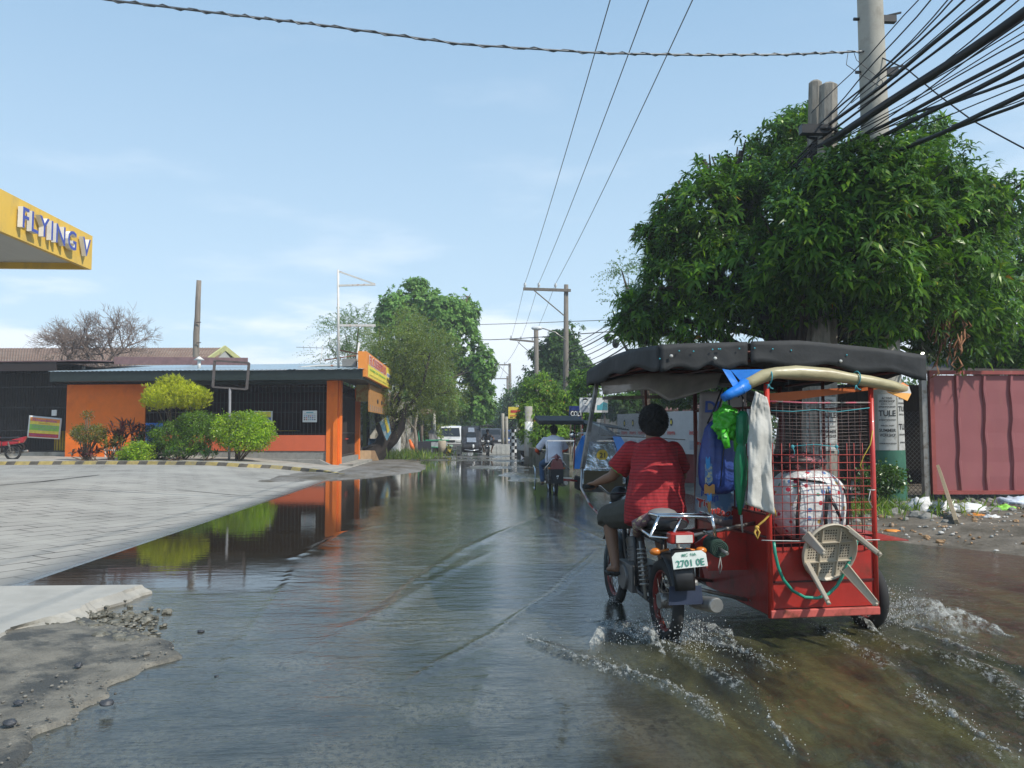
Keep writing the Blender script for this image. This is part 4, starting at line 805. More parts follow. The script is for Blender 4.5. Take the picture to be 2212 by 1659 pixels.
# low scrub masses behind everything, seen as one dark wood
def mass(name,label,boxes,n,mat,leaf):
    Vs=[]
    for (u0,u1,v0,v1,Z) in boxes:
        a=at(u0,v1,Z); b=at(u1,v0,Z); P=np.stack([RNG.uniform(a.x,b.x,n),a.y+RNG.normal(size=n)*2.0,np.zeros(n)],1); top=b.z+.8*wob(P*np.array([1,1,0]),.9); P[:,2]=np.clip(RNG.random(n)**.7,0,1)*(top); Vs.append(scatter(P,np.tile([0,-.6,.6],(n,1)),5,leaf,leaf*.55,leaf))
    V,F=cat(*Vs); c=V.mean(0); c[2]=0; o=npmesh(name,V,F,mat,off=c); o.location=c; tag(o,label,'woodland',kind='stuff')
mass('woodland','dark far off scrub and trees that read as one mass beyond both verges',[(840,1060,925,965,110),(1050,1200,922,960,150),(1150,1450,860,960,75),(600,900,905,960,80),(1400,2400,820,960,48)],4200,mDk,.28)
# ================================================================ shack, drum, tarpaulin, lean-to, cart on the left bank
q=at
m_plas=pm('peeling_plaster',(.42,.40,.34),.9,var=.2,scale=2,dirt=(.12,.105,.08),dth=(.42,.55),dscale=2.2); m_wood=pm('old_wood',(.14,.11,.085),.9,var=.35,scale=4,stretch=(4,4,.6)); m_tin=pm('rusty_tin',(.15,.085,.055),.8,var=.3,dirt=(.28,.25,.22),dth=(.55,.6))
sh=thing('shack','derelict shack with peeling whitish walls behind the leaning trunk','shack',q(830,980,44))
def panel(mb,u0,u1,v0,v1,Z0,Z1=None,t=.12,zb=None):
    Z1=Z1 or Z0; a=q(u0,v1,Z0);b=q(u1,v1,Z1);c=q(u1,v0,Z1);d=q(u0,v0,Z0)
    if zb is not None: a.z=b.z=zb
    mb.slab(a,b,c,d,-t)
mb=MB(); panel(mb,780,870,865,980,44,45,zb=0); panel(mb,866,897,868,975,45,49,zb=0); mb.build('wall',m_plas,sh,world=True)
mb=MB(); panel(mb,848,866,925,980,43.2,43.5,zb=0); mb.build('wall',m_white,sh,world=True)['label']='white washed low wall right of the trunk'
mb=MB(); mb.slab(q(775,872,42),q(850,868,42.5),q(870,850,48),q(775,850,48),.06); mb.slab(q(778,880,41.5),q(830,862,42),q(835,856,43),q(782,866,43),.04); mb.build('roof',m_tin,sh,world=True)
mb=MB(); mb.bar(q(788,985,41.5),q(788,868,41.5),.18); mb.build('post',pm('mossy_post',(.25,.26,.10),.9),sh,world=True)
mb=MB(); mb.bar(q(794,985,41.6),q(794,868,41.6),.22); mb.build('post',m_bark2,sh,world=True)
def drum(name,lab,u,v,Z,r,h,mat,cat_='drum'):
    p=gnd(u,v); p=q(u,v,Z); p.z=.1; mb=MB(); mb.lathe([(0,0),(r,0),(r*1.03,.02),(r,.05),(r,h*.33),(r*1.04,h*.35),(r,h*.37),(r,h*.66),(r*1.04,h*.68),(r,h*.7),(r,h-.02),(r*1.03,h),(r*.9,h-.01),(0,h-.02)],22,Matrix.Translation(p))
    return solo(mb,name,mat,lab,cat_)
drum('steel_drum','battered blue steel drum between the shack wall and the leaning trunk',814,978,40,.42,1.0,pm('drum_blue_steel',(.04,.20,.38),.5,dirt=(.05,.05,.05),dth=(.5,.6)))
ta=thing('tarpaulin','blue tarpaulin with a yellow stripe hung on the leaning trunk','tarpaulin',q(835,930,38.2))
mb=MB(); cn=[q(820,912,38.2),q(838,897,38.2),q(845,935,38.2),q(836,952,38.2),q(829,938,38.2)]; mb.add(cn,[(0,4,3,2,1)]); mb.build('sheet',pm('tarp_blue_print',(.12,.30,.42),.5,var=.3,dirt=(.5,.55,.55),dth=(.5,.6),dscale=4),ta,world=True,solid=.02)
mb=MB(); o_=Vector((0,-.03,0)); mb.add([q(830,904,38.16),q(834,901,38.16),q(842,930,38.16),q(837,936,38.16)],[(0,3,2,1)]); mb.build('stripe',PRM[3],ta,world=True)
b=q(787,978,37); b.z=.08; mb=MB(); mb.box(b+Vector((0,0,.25)),(.55,.4,.5),M=Matrix.Rotation(.3,3,'Z')); mb.slab(b+Vector((.3,-.1,.02)),b+Vector((.7,-.2,.05)),b+Vector((.5,-.1,.5)),b+Vector((.2,0,.5)),.02); solo(mb,'cardboard_box',pm('cardboard',(.42,.30,.18),.9,var=.15),'crushed cardboard box by the end of the eatery wall','box')
mb=MB(); mb.torus(q(803,975,38.5),(0,1,.2),.25,.06); solo(mb,'worn_tire_ring',pm('rubber',(.02,.02,.02),.8),'old black tyre leaning beside the blue steel drum','tyre')
# lean-to shed
ls=thing('lean_to_shed','open lean to shed of posts and rusty sheet roof on the left bank','shed',q(920,975,56))
mb=MB(); mb.slab(q(868,872,50),q(914,897,47),q(944,891,52),q(895,862,57),.06); mb.build('roof',m_tin,ls,world=True)
for u,Z in((911,50),(938,51),(934,56),(884,50)): mb=MB(); p=q(u,975,Z); p.z=0; mb.cyl(p,q(u,893 if u>900 else 882,Z),.10,.09,8); mb.build('post',m_wood if u!=938 else pm('pale_post',(.42,.40,.34),.8),ls,world=True)
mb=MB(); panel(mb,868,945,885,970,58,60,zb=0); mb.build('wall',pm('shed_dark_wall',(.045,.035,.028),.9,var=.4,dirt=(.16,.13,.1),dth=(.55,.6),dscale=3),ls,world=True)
mb=MB(); mb.cyl(q(903,870,52),q(905,850,52),.30,.04,5); solo(mb,'plastic_sheet',pm('grey_sheet',(.45,.47,.5),.4),'crumpled grey plastic sheet on top of the shed roof','sheet')
mb=MB(); p=q(897,975,46); p.z=.05
mb.tube([p,p+Vector((.05,0,1.0)),p+Vector((-.05,.1,1.6)),p+Vector((.1,0,2.6)),p+Vector((0,0,3.4))],[.13,.10,.09,.07,.05],7); mb.tube([p+Vector((-.03,.05,1.5)),p+Vector((-.4,0,2.0)),p+Vector((-.5,0,2.8))],[.07,.05,.03],6)
solo(mb,'dead_sapling',pm('pale_bark',(.26,.22,.18),.9),'bare forked pale sapling in front of the shed','tree')
# green hand cart, orange thing, boxes
gc=thing('hand_cart','green wheeled hand cart with a grey tub parked beside the white van','cart',(q(940,975,51).x,q(940,975,51).y,0),.4)
m_grn=pm('cart_green',(.03,.30,.14),.5); m_tub=pm('tub_grey',(.30,.32,.34),.5)
mb=MB(); mb.prism([(-.6,0),(.6,0),(.75,.45),(-.75,.45)],(0,-.35,.45),(1,0,0),(0,0,1),-.7); mb.build('tub',m_tub,gc)
mb=MB(); 
for y in(-.38,.38): mb.bar((-1.3,y,.55),(.9,y,.42),.05); mb.bar((-.9,y,.5),(-1.0,y,1.5),.05)
mb.bar((-.8,-.4,.92),(.8,-.4,.92),.06); mb.bar((-1.0,-.38,1.5),(-1.0,.38,1.5),.05); mb.build('frame',m_grn,gc)
mb=MB(); mb.torus((.5,-.48,.27),(0,1,0),.22,.05,20); mb.cyl((.5,-.5,.27),(.5,-.46,.27),.18,n=16); mb.build('wheel',pm('wheel_green',(.02,.22,.18),.5),gc)
def smallbox(name,lab,cat_,u,v,Z,d,mat,rz=.2,z=.02,**k):
    p=q(u,v,Z); p.z=z; mb=MB(); mb.box(p+Vector((0,0,d[2]/2)),d,M=Matrix.Rotation(rz,3,'Z')); return solo(mb,name,mat,lab,cat_,bev=.015)
mb=MB(); p=q(955,978,49); p.z=-.02; mb.lathe([(0,0),(.32,0),(.34,.9),(.30,.93),(.28,.5),(0,.5)],4,Matrix.Translation(p)@Matrix.Rotation(.8,4,'Z')); solo(mb,'concrete_planter',pm('planter_tan',(.38,.33,.25),.9),'square tan concrete planter standing in the water by the cart','planter')
mb=MB(); p=q(969,978,50); p.z=0
mb.cyl(p,p+ZV*.1,.3,.28,4); mb.cyl(p+ZV*.1,p+ZV*.55,.22,.16,4); mb.cyl(p+ZV*.55,p+ZV*.7,.05,n=8); solo(mb,'warning_stand',pm('stand_yellow',(.65,.52,.05),.6,dirt=(.03,.03,.03),dth=(.5,.52),dscale=5),'small yellow and black warning stand in front of the van','stand')
mb=MB(); p=q(892,968,46); p.z=.1; mb.tube([p+Vector((-.2,0,.9)),p+Vector((-.05,0,.5)),p+Vector((.2,0,.15)),p+Vector((.35,0,0))],[.06,.13,.11,.03],8); solo(mb,'orange_bag',pm('orange_plastic',(.80,.16,.02),.5),'bright orange plastic sack slumped by the shed post','bag')
for i,(u,v,Z,c,lab) in enumerate([(905,955,54,(.04,.05,.05),'dark crate under the shed roof left of the cart'),(926,950,54,(.30,.31,.32),'grey crate stacked under the shed roof near the pale post'),(915,962,50,(.02,.02,.03),'black crate in front of the shed post')]):
    smallbox('crate',lab,'crate',u,v,Z,(.9,.5,.8),pm('crate_%d'%i,c,.6),z=.05)
mb=MB(); p=q(955,940,53); mb.slab(q(928,962,50.5),q(947,955,51),q(938,925,51),q(925,932,51),.05); solo(mb,'grey_board',pm('board_grey',(.16,.15,.15),.7),'large grey board leaning against the shed beside the van','board')
# grass tufts on the bank
def grass(name,label,u,v,Z,w_,d_,h_,n,mat,rows=1):
    c=q(u,v,Z); c.z=.05; B=np.stack([c.x+RNG.normal(size=n)*w_/2.2,c.y+RNG.normal(size=n)*d_/2.2,np.full(n,.05)],1)
    dr=nz(np.array([0,0,1.0])+RNG.normal(size=(n,3))*.3); V,F=leaves(B,dr,rnd_dirs(n),h_*RNG.uniform(.4,1.2,n),np.full(n,.02+h_*.03),np.full(n,.5)*RNG.random(n)); o=npmesh(name,V,F,mat,off=c); o.location=c; tag(o,label,'grass',kind='stuff')
mGr=leafmat('grass_blades',(.07,.13,.02),(.15,.22,.04),(.28,.28,.08),tr=.4)
grass('grass','tuft of long green grass on the left bank beside the leaning trunk',868,988,40,2.0,1.2,.60,1100,mGr)
grass('grass','low green weeds along the left water edge by the shed',900,990,44,1.6,1.0,.22,350,mGr)
grass('grass','weeds at the foot of the shack and leaning trunk',800,985,40,1.6,.8,.4,300,mGr)
# ================================================================ vehicles and people: builders
m_rub=pm('rubber',(.018,.018,.018),.8,var=.3); m_chr=pm('chrome',(.62,.62,.62),.12,metal=1,var=.08); m_steel=pm('dull_steel',(.30,.29,.27),.4,metal=.7,var=.2,dirt=(.12,.08,.05),dth=(.5,.7),dscale=8)
m_bkm=pm('black_metal',(.016,.016,.017),.4,var=.3); m_seat=pm('black_vinyl',(.014,.014,.015),.5); m_eng=pm('engine_alloy',(.14,.135,.13),.45,metal=.5,var=.25); m_redl=pm('red_lens',(.30,.02,.015),.2); m_amb=pm('amber_lens',(.55,.16,.02),.25)
m_skin=pm('brown_skin',(.20,.105,.062),.55,var=.08,scale=12); m_hair=pm('black_hair',(.010,.009,.009),.75,var=.3,scale=30,bump=.01,bs=90); m_glassd=pm('dark_glass',(.02,.025,.03),.06,var=.1)
def wheel(parent,y,r,rim,w=.042,x=0,n=30,disc=False,ax=(1,0,0),z=None):
    z=r-.03 if z is None else z; c=Vector((x,y,z))
    mb=MB(); mb.cyl(c-Vector((.05,0,0)),c+Vector((.05,0,0)),.055,n=12)
    for k in range(18):
        a=2*PI*k/18; b=a+.35*(-1)**k; mb.tube([c+Vector((.035*(-1)**k,math.cos(a)*.05,math.sin(a)*.05)),c+Vector((0,math.cos(b)*(r-.06),math.sin(b)*(r-.06)))],.0028,4)
    wh=mb.build('wheel',m_steel,parent); mb=MB(); mb.torus(c,(1,0,0),r-.045,.045,n,8,ry=w); mb.build('tyre',m_rub,wh)
    mb=MB(); mb.torus(c,(1,0,0),r-.085,.010,n,6,ry=w*.62); mb.build('rim',rim,wh); return wh
def moto(root,body,rim,mirrors=True,rack=False,plate=None,tank=None,seatz=.78,rider_col=None,tail=True):
    """motorcycle: rear hub on y=0, front hub on y=1.24, heading +y"""
    r=.29; wheel(root,0,r,rim); wheel(root,1.24,r,rim,.036)
    mb=MB()
    mb.tube([(0,1.02,.86),(0,.80,.74),(0,.35,.70),(0,-.12,.74)],.02,7); mb.tube([(0,1.0,.80),(0,.92,.45),(0,.78,.30),(0,.35,.28),(0,.30,.45)],.02,7)
    for x in(-.11,.11): mb.tube([(x,-.0,.26),(x,.25,.27),(x*.8,.36,.30)],.017,6); mb.tube([(x,.02,.72),(x,.35,.68)],.014,6); mb.tube([(x,.35,.68),(x*.9,.34,.30)],.014,6); mb.tube([(x,-.22,.70),(x,.1,.70)],.014,6)
    mb.build('frame',m_bkm,root)
    mb=MB(); mb.box((0,.55,.34),(.26,.36,.20)); mb.lathe([(.0,0),(.07,0),(.08,.02),(.07,.03),(.08,.05),(.07,.06),(.08,.08),(.07,.09),(.08,.11),(.07,.12),(.075,.2),(0,.22)],14,Matrix.Translation((0,.62,.42))@Matrix.Rotation(-.35,4,'X')); mb.cyl((-.15,.55,.33),(.15,.55,.33),.095,n=14); mb.build('engine',m_eng,root,bev=.008)
    mb=MB(); mb.tube([(0,.95,.80),(0,.85,.83),(0,.70,.85),(0,.52,.81),(0,.44,.77)],[.06,.115,.125,.10,.05],12,ry=[.07,.10,.105,.075,.03],xd=(1,0,0)); mb.build('fuel_tank',tank or body,root)
    mb=MB(); mb.tube([(0,.50,seatz-.02),(0,.40,seatz),(0,.1,seatz+.01),(0,-.18,seatz+.03),(0,-.26,seatz+.03)],[.07,.11,.125,.105,.06],12,ry=[.03,.045,.05,.045,.03],xd=(1,0,0)); mb.build('seat',m_seat,root)
    mb=MB(); mb.torus((0,0,r-.03),(1,0,0),r+.05,.006,18,6,ry=.07,a0=-.45,a1=1.25); mb.xf(Matrix.Translation((0,0,r-.03))@Matrix.Rotation(0,4,'X')@Matrix.Translation((0,0,-(r-.03))))
    mb.tube([(0,-.30,.66),(0,-.36,.50),(0,-.38,.40)],[.07,.075,.07],8,ry=.012,xd=(1,0,0)); mb.build('rear_fender',m_bkm,root)
    mb=MB(); mb.torus((0,1.24,r-.03),(1,0,0),r+.035,.006,18,6,ry=.055,a0=-.75,a1=.9); mb.build('front_fender',body,root)
    for x in(-.14,.14):
        mb=MB(); a=Vector((x,.02,.27));b=Vector((x,.12,.66)); mb.cyl(a,b,.014,n=8)
        for k in range(9): mb.torus(a.lerp(b,.25+k*.075),(b-a),.028,.007,12,6)
        mb.build('shock_absorber',m_steel,root)
    mb=MB(); 
    for x in(-.085,.085): mb.cyl((x,1.24,.26),(x,1.04,.86),.018,n=8)
    mb.build('front_fork',m_chr,root)
    mb=MB(); mb.tube([(-.34,.86,1.0),(-.22,.93,1.0),(-.12,1.02,.93),(.12,1.02,.93),(.22,.93,1.0),(.34,.86,1.0)],.011,7); hb=mb.build('handlebar',m_chr,root)
    for x in(-1,1): mb=MB(); mb.cyl((x*.25,.905,1.0),(x*.37,.845,1.0),.017,n=8); mb.build('grip',m_rub,hb)
    for x in((-1,1) if mirrors else ()):
        mb=MB(); mb.tube([(x*.22,.94,1.01),(x*.27,.95,1.13)],.006,5); mb.ell((x*.29,.94,1.17),(.06,.018,.04),10,6); mb.build('mirror',m_bkm,root)
    mb=MB(); mb.ell((0,1.10,.90),(.085,.06,.085),12,8); mb.build('headlight_shell',m_bkm,root); mb=MB(); mb.ell((0,1.14,.90),(.07,.035,.07),12,8); mb.build('headlight',pm('lamp_glass',(.7,.72,.72),.1),root)
    mb=MB(); mb.box((0,-.30,.735),(.17,.08,.075)); tl=mb.build('tail_light',m_redl,root,bev=.012)
    if rack: mb=MB(); mb.box((.01,-.344,.732),(.115,.008,.05)); mb.build('lens',pm('white_lens',(.62,.60,.55),.3),tl)
    for x in(-1,1): mb=MB(); mb.tube([(x*.06,-.24,.65),(x*.13,-.25,.64)],.008,5); mb.ell((x*.16,-.26,.64),(.042,.03,.026),10,6); mb.build('turn_signal',m_amb,root)
    mb=MB(); mb.tube([(.13,.62,.36),(.15,.45,.20),(.16,.15,.21),(.17,-.05,.25)],.018,7); mb.tube([(.17,-.05,.25),(.18,-.15,.27),(.19,-.42,.31),(.19,-.44,.31)],[.03,.048,.052,.045],12); mb.build('exhaust',m_steel,root)
    for x in(-.18,.18): mb=MB(); mb.cyl((x*.6,.70,.33),(x*1.25,.70,.33),.014,n=6); mb.build('foot_peg',m_rub,root)
    if rack:
        mb=MB(); rt=.875; 
        mb.tube([(-.10,.05,rt-.02),(-.14,-.08,rt),(-.13,-.26,rt),(.24,-.26,rt-.01),(.25,-.05,rt)],.012,8)
        mb.tube([(-.13,-.26,rt),(-.20,-.27,rt-.13),(-.06,-.28,rt-.15),(.02,-.26,rt-.02)],.012,8); mb.tube([(.24,-.26,rt),(.26,-.27,rt-.14),(.27,-.05,rt-.14)],.012,8); mb.tube([(-.20,-.27,rt-.13),(-.2,.0,rt-.1)],.010,6); mb.tube([(-.14,-.15,rt),(.24,-.15,rt)],.008,6)
        mb.build('luggage_rack',m_chr,root)
    if plate:
        pl=MB(); pz=.60; ang=Matrix.Translation((.03,-.385,pz))@Matrix.Rotation(R(-4),4,'Y')@Matrix.Rotation(R(-12),4,'X'); pl.prism([(-.118,-.05),(.118,-.05),(.118,.03),(.09,.055),(-.09,.055),(-.118,.03)],(0,0,0),(1,0,0),(0,0,1),-.004); pl.xf(ang); p_=pl.build('number_plate',pm('plate_white',(.60,.64,.60),.45,dirt=(.4,.45,.42)),root)
        t_=MB(); put_text(t_,plate,(0,-.005,-.018),(1,0,0),(0,0,1),.042,width=.195,bold=.015); put_text(t_,'MC  NA',(0,-.005,.034),(1,0,0),(0,0,1),.018,width=.10,bold=.02); t_.xf(ang); t_.build('lettering',pm('plate_green',(.05,.22,.16),.5),p_)
def limb(mb,pts,rs,n=12): 
    mb.tube(pts,rs,n)
    for p,r_ in zip(pts,rs): mb.ell(p,(r_,r_,r_),10,6)
def hand(mb,w_,d,up,s=1.0,curl=1.0,side=1):
    """five bent fingers closing round a grip; w_ wrist, d towards the grip, up out of the back of the hand"""
    w_=Vector(w_);d=Vector(d).normalized();up=Vector(up);up=(up-d*up.dot(d)).normalized();x=d.cross(up)*side
    pm_=w_+d*.05*s; mb.tube([w_,w_+d*.03*s,w_+d*.085*s],[.026*s,.036*s,.038*s],12,ry=[.02*s,.017*s,.014*s],xd=x)
    for k,(o_,l) in enumerate(((-.030,.80),(-.010,.95),(.010,.90),(.029,.72))):
        b=w_+d*.082*s+x*o_*s; L_=.032*s*l; q1=b+d*L_*.8-up*L_*.45*curl; q2=q1-up*L_*.95*curl+d*L_*.1; q3=q2-up*L_*.3-d*L_*.65*curl
        limb(mb,[b,q1,q2,q3],[.0095*s,.009*s,.0085*s,.0075*s],8)
    b=w_+d*.035*s-x*.030*s-up*.004; limb(mb,[b,b+d*.03*s-x*.016*s-up*.014*s,b+d*.052*s-x*.006*s-up*.034*s],[.012*s,.0105*s,.009*s],8)
def person(label,root_loc,rz,J,shirt,pants,skin=None,sc_=1.0,voxel=.011,sleeve=.6,short=True,barechest=False,group=None,cat_='person',hairy=1.0,arm_cover=None):
    """J: joints in the frame of the vehicle (x right, y forward, z up)"""
    skin=skin or m_skin; V=lambda k: Vector(J[k]); t=thing('person',label,cat_,root_loc,rz,group); xr=(V('shR')-V('shL')); wd=xr.length/2; xr.normalize()
    pel,nk,hd=V('pel'),V('neck'),V('head'); mb=MB(); mid=pel.lerp(nk,.45)+Vector((0,J.get('slouch',-.03),0))
    sp=[pel-Vector((0,0,.08)),pel,pel.lerp(mid,.5),mid,mid.lerp(nk,.5),nk.lerp(mid,.22),nk.lerp(mid,.08),nk]
    f=J.get('bulk',1.0)
    mb.tube(sp,[.10*f,.165*f,.16*f,.155*f,wd*.93,wd*.98,wd*.62,.058],18,ry=[.08*f,.115*f,.115*f,.11*f,.12*f,.105*f,.075,.056],xd=xr)
    mb.tube([nk-Vector((0,.0,.03)),nk.lerp(hd,.6)],[.060,.055],12)
    hr=.076; mb.ell(hd+Vector((0,0,.02)),(hr,.095,.105),16,12); mb.ell(hd+Vector((0,.035,-.055)),(.055,.055,.055),12,8); mb.ell(hd+Vector((0,.098,-.01)),(.014,.02,.022),8,6); mb.ell(hd+Vector((0,.09,-.05)),(.028,.012,.012),8,6)
    for s in(-1,1): mb.ell(hd+Vector((s*.080,-.005,-.005)),(.012,.022,.033),8,6)
    for S in('L','R'):
        sg_=-1 if S=='L' else 1
        limb(mb,[V('sh'+S),V('sh'+S).lerp(V('el'+S),.5),V('el'+S)],[.056*f,.050*f,.041]); limb(mb,[V('el'+S),V('el'+S).lerp(V('wr'+S),.35),V('wr'+S)],[.041,.040,.027])
        limb(mb,[V('hp'+S),V('hp'+S).lerp(V('kn'+S),.5),V('kn'+S)],[.088*f,.075*f,.056]); limb(mb,[V('kn'+S),V('kn'+S).lerp(V('an'+S),.35),V('an'+S)],[.055,.056,.036])
        a=V('an'+S); mb.tube([a-Vector((0,.045,.03)),a+Vector((0,.01,-.03)),a+Vector((0,.10,-.055)),a+Vector((0,.17,-.065))],[.030,.036,.042,.030],12,ry=[.03,.036,.024,.014],xd=(1,0,0))
        w_=V('wr'+S); el=V('el'+S); hand(mb,w_,J.get('hd'+S,(w_-el)),J.get('hu'+S,(0,0,1)),1.0,1.0,sg_)
    meobj('body',fuse(mb,voxel,3),skin,t)
    for s in(-1,1): mb=MB(); mb.ell(hd+Vector((s*.030,.088,.018)),(.014,.010,.009),8,6); mb.build('eye',pm('eye',(.5,.48,.45),.2),t)
    # hair
    mb=MB(); rd=random.Random(3); mb.ell(hd+Vector((0,-.018,.035)),(hr*1.25*hairy,.104*hairy,.108*hairy),16,12); mb.ell(hd+Vector((0,-.048,-.015)),(hr*1.12*hairy,.075*hairy,.078*hairy),14,10)
    for k in range(90):
        d=Vector((rd.gauss(0,1),rd.gauss(-.4,.8),rd.gauss(.3,.8))).normalized(); p=hd+Vector((0,-.02,.03))+Vector((d.x*hr*1.2,d.y*.10,d.z*.105))*hairy; mb.ell(p,(.014,.014,.014),6,4)
    meobj('hair',fuse(mb,max(voxel*.7,.007),1),m_hair,t)
    if not barechest:
        mb=MB(); g=1.12; sp2=[pel-Vector((0,.02,.10)),pel+Vector((0,0,.02)),pel.lerp(mid,.5),mid,mid.lerp(nk,.5),nk.lerp(mid,.20),nk.lerp(mid,.05),nk.lerp(mid,-.03)]
        mb.tube(sp2,[.205*f,.205*f,.190*f,.185*f,wd*1.06,wd*1.06,wd*.66,.072],18,ry=[.14*f,.15*f,.14*f,.13*f,.137*f,.12*f,.088,.068],xd=xr)
        for S in('L','R'):
            e=V('sh'+S).lerp(V('el'+S),sleeve if sleeve<=1 else 1); pts=[V('sh'+S),V('sh'+S).lerp(e,.5),e]; rs=[.075*f,.074*f,.078*f]
            limb(mb,pts[:2],rs[:2]); mb.tube(pts,rs,12)
            if sleeve>1: mb.tube([V('el'+S),V('el'+S).lerp(V('wr'+S),sleeve-1)],[.058,.046],12)
        ms_=fuse(mb,voxel,3)
        if voxel<.012:
            nr=[v.normal.copy() for v in ms_.vertices]
            for v,n_ in zip(ms_.vertices,nr):
                c=v.co; lo=max(0,min(1,(1.25-c.z)/.35)); a=noise.noise(Vector((c.x*5+c.z*3,c.y*4,c.z*3.2))); b=noise.noise(Vector((c.x*11-c.z*9,c.y*9,c.z*5)))
                v.co=c+n_*(.018*abs(a)*(.4+lo)+.010*b+.010*math.sin(c.z*38+c.x*26+6*a)*lo*abs(a)*2)
        sh_=meobj('shirt',ms_,shirt,t)
    if arm_cover:
        for S in('L','R'): mb=MB(); limb(mb,[V('el'+S),V('el'+S).lerp(V('wr'+S),.4),V('wr'+S)],[.05,.047,.034]); meobj('arm_sleeve',fuse(mb,.012,1),arm_cover,t)
    mb=MB(); mb.tube([pel-Vector((0,0,.10)),pel-Vector((0,0,.02)),pel+Vector((0,0,.06))],[.15*f,.175*f,.172*f],16,ry=[.11*f,.125*f,.125*f],xd=xr)
    for S in('L','R'):
        h,k_,a=V('hp'+S),V('kn'+S),V('an'+S)
        if short: e=k_.lerp(a,.14); limb(mb,[h,h.lerp(k_,.5)],[.105*f,.10*f]); mb.tube([h.lerp(k_,.5),k_.lerp(h,.12),k_+(e-k_)*.4,e],[.10*f,.09*f,.09*f,.088*f],12); mb.ell(k_,(.085*f,)*3,10,8)
        else: limb(mb,[h,h.lerp(k_,.5),k_],[.10*f,.09*f,.072]); limb(mb,[k_,k_.lerp(a,.5),a+Vector((0,0,.02))],[.07,.066,.058])
    meobj('shorts' if short else 'trousers',fuse(mb,voxel,3),pants,t)
    for S in('L','R'):
        a=V('an'+S); mb=MB(); mb.tube([a+Vector((0,-.06,-.062)),a+Vector((0,0,-.065)),a+Vector((0,.10,-.082)),a+Vector((0,.19,-.085))],[.034,.04,.048,.036],12,ry=.010,xd=(1,0,0)); mb.build('sandal',m_rub,t)
    return t
def van(root,w_,l,h,prof,col,glassw,seed=0,plate=True):
    """front faces local -y; prof: side outline (y,z)"""
    mb=MB(); mb.prism(prof,(-w_/2,0,0),(0,1,0),(0,0,1),w_); mb.build('body',col,root,bev=.07)
    (wy0,wz0),(wy1,wz1)=glassw; mb=MB(); k=.86; o=.06
    mb.slab((-w_/2*k,wy0-o,wz0),(w_/2*k,wy0-o,wz0),(w_/2*k*.93,wy1-o,wz1),(-w_/2*k*.93,wy1-o,wz1),-.02); mb.build('windscreen',m_glassd,root)
    for s in(-1,1):
        mb=MB(); mb.box((s*(w_/2+.004),l*.55,(wz0+wz1)/2),(.01,l*.62,(wz1-wz0)*.8)); mb.build('side_window',m_glassd,root)
        for y in(l*.17,l*.8): mb=MB(); mb.torus((s*(w_/2-.09),y,.30),(1,0,0),.22,.09,20,8,ry=.1); mb.cyl((s*(w_/2-.13),y,.30),(s*(w_/2-.0),y,.30),.16,n=14); mb.build('wheel',m_rub,root)
        mb=MB(); mb.box((s*w_*.36,-.012,.80),(w_*.22,.05,.17)); mb.build('headlight',pm('lamp_glass',(.7,.72,.72),.1),root,bev=.02)
        mb=MB(); mb.box((s*(w_/2+.12),wy0+.15,wz0+.1),(.16,.06,.24)); mb.build('mirror',m_bkm,root)
    mb=MB(); mb.box((0,-.02,.80),(w_*.42,.03,.15)); mb.build('grille',m_bkm,root); mb=MB(); mb.box((0,.02,.45),(w_*1.0,.22,.34)); mb.build('bumper',pm('bumper_grey',(.16,.16,.17),.5),root,bev=.04)
    if plate: mb=MB(); mb.box((0,-.10,.45),(.42,.01,.15)); mb.build('number_plate',pm('plate_pale_green',(.40,.60,.45),.5),root)
# ================================================================ far traffic
m_vw=pm('van_white',(.74,.75,.75),.25,var=.03,coat=.5)
def place(u,v,Z): p=at(u,v,Z); p.z=-.05; return p
vp=[(0,.3),(0,.95),(.75,1.12),(1.45,1.88),(1.7,1.96),(4.6,1.96),(4.75,1.6),(4.8,.3)]
t=thing('van','white van driving towards the camera along the left of the flooded road','van',place(972,970,60),R(3)); van(t,1.85,4.8,1.96,vp,m_vw,((.80,1.15),(1.40,1.80)))
t=thing('car','white car following close behind the white van','car',place(1003,965,78),R(3)); van(t,1.75,4.4,1.5,[(0,.3),(0,.75),(1.1,.95),(1.9,1.45),(3.5,1.45),(4.3,1.0),(4.4,.3)],m_vw,((1.15,.97),(1.85,1.40)))
t=thing('car','dark grey people carrier behind the oncoming tricycle','car',place(1063,965,62),R(3)); van(t,1.8,4.6,1.85,[(0,.3),(0,.9),(.9,1.05),(1.6,1.75),(4.3,1.78),(4.6,.3)],pm('car_dark_grey',(.05,.05,.055),.3,coat=.5),((1.0,1.08),(1.55,1.66)))
t=thing('car','blue and white car parked among the trees behind the white planter','car',place(1113,962,66),R(8)); van(t,1.8,4.5,1.7,[(0,.3),(0,.8),(.9,.95),(1.6,1.65),(4.2,1.65),(4.5,.3)],pm('car_blue',(.02,.06,.22),.3,coat=.5),((1.0,1.0),(1.55,1.55)))
tr=thing('truck','white cab truck parked side on behind the checkered post','truck',place(1125,965,44),R(-78))
mb=MB(); mb.prism([(0,.45),(-.02,1.1),(.28,1.95),(.45,2.08),(1.6,2.08),(1.6,.45)],(-.85,0,0),(0,1,0),(0,0,1),1.7); mb.build('cab',m_vw,tr,bev=.05)
for s in(-1,1):
    mb=MB(); mb.prism([(.42,1.2),(.58,1.82),(1.3,1.82),(1.3,1.2)],(s*.857-.01,0,0),(0,1,0),(0,0,1),.02); mb.build('side_window',m_glassd,tr); mb=MB(); mb.torus((s*.72,.55,.38),(1,0,0),.26,.11,20,8,ry=.12); mb.build('wheel',m_rub,tr)
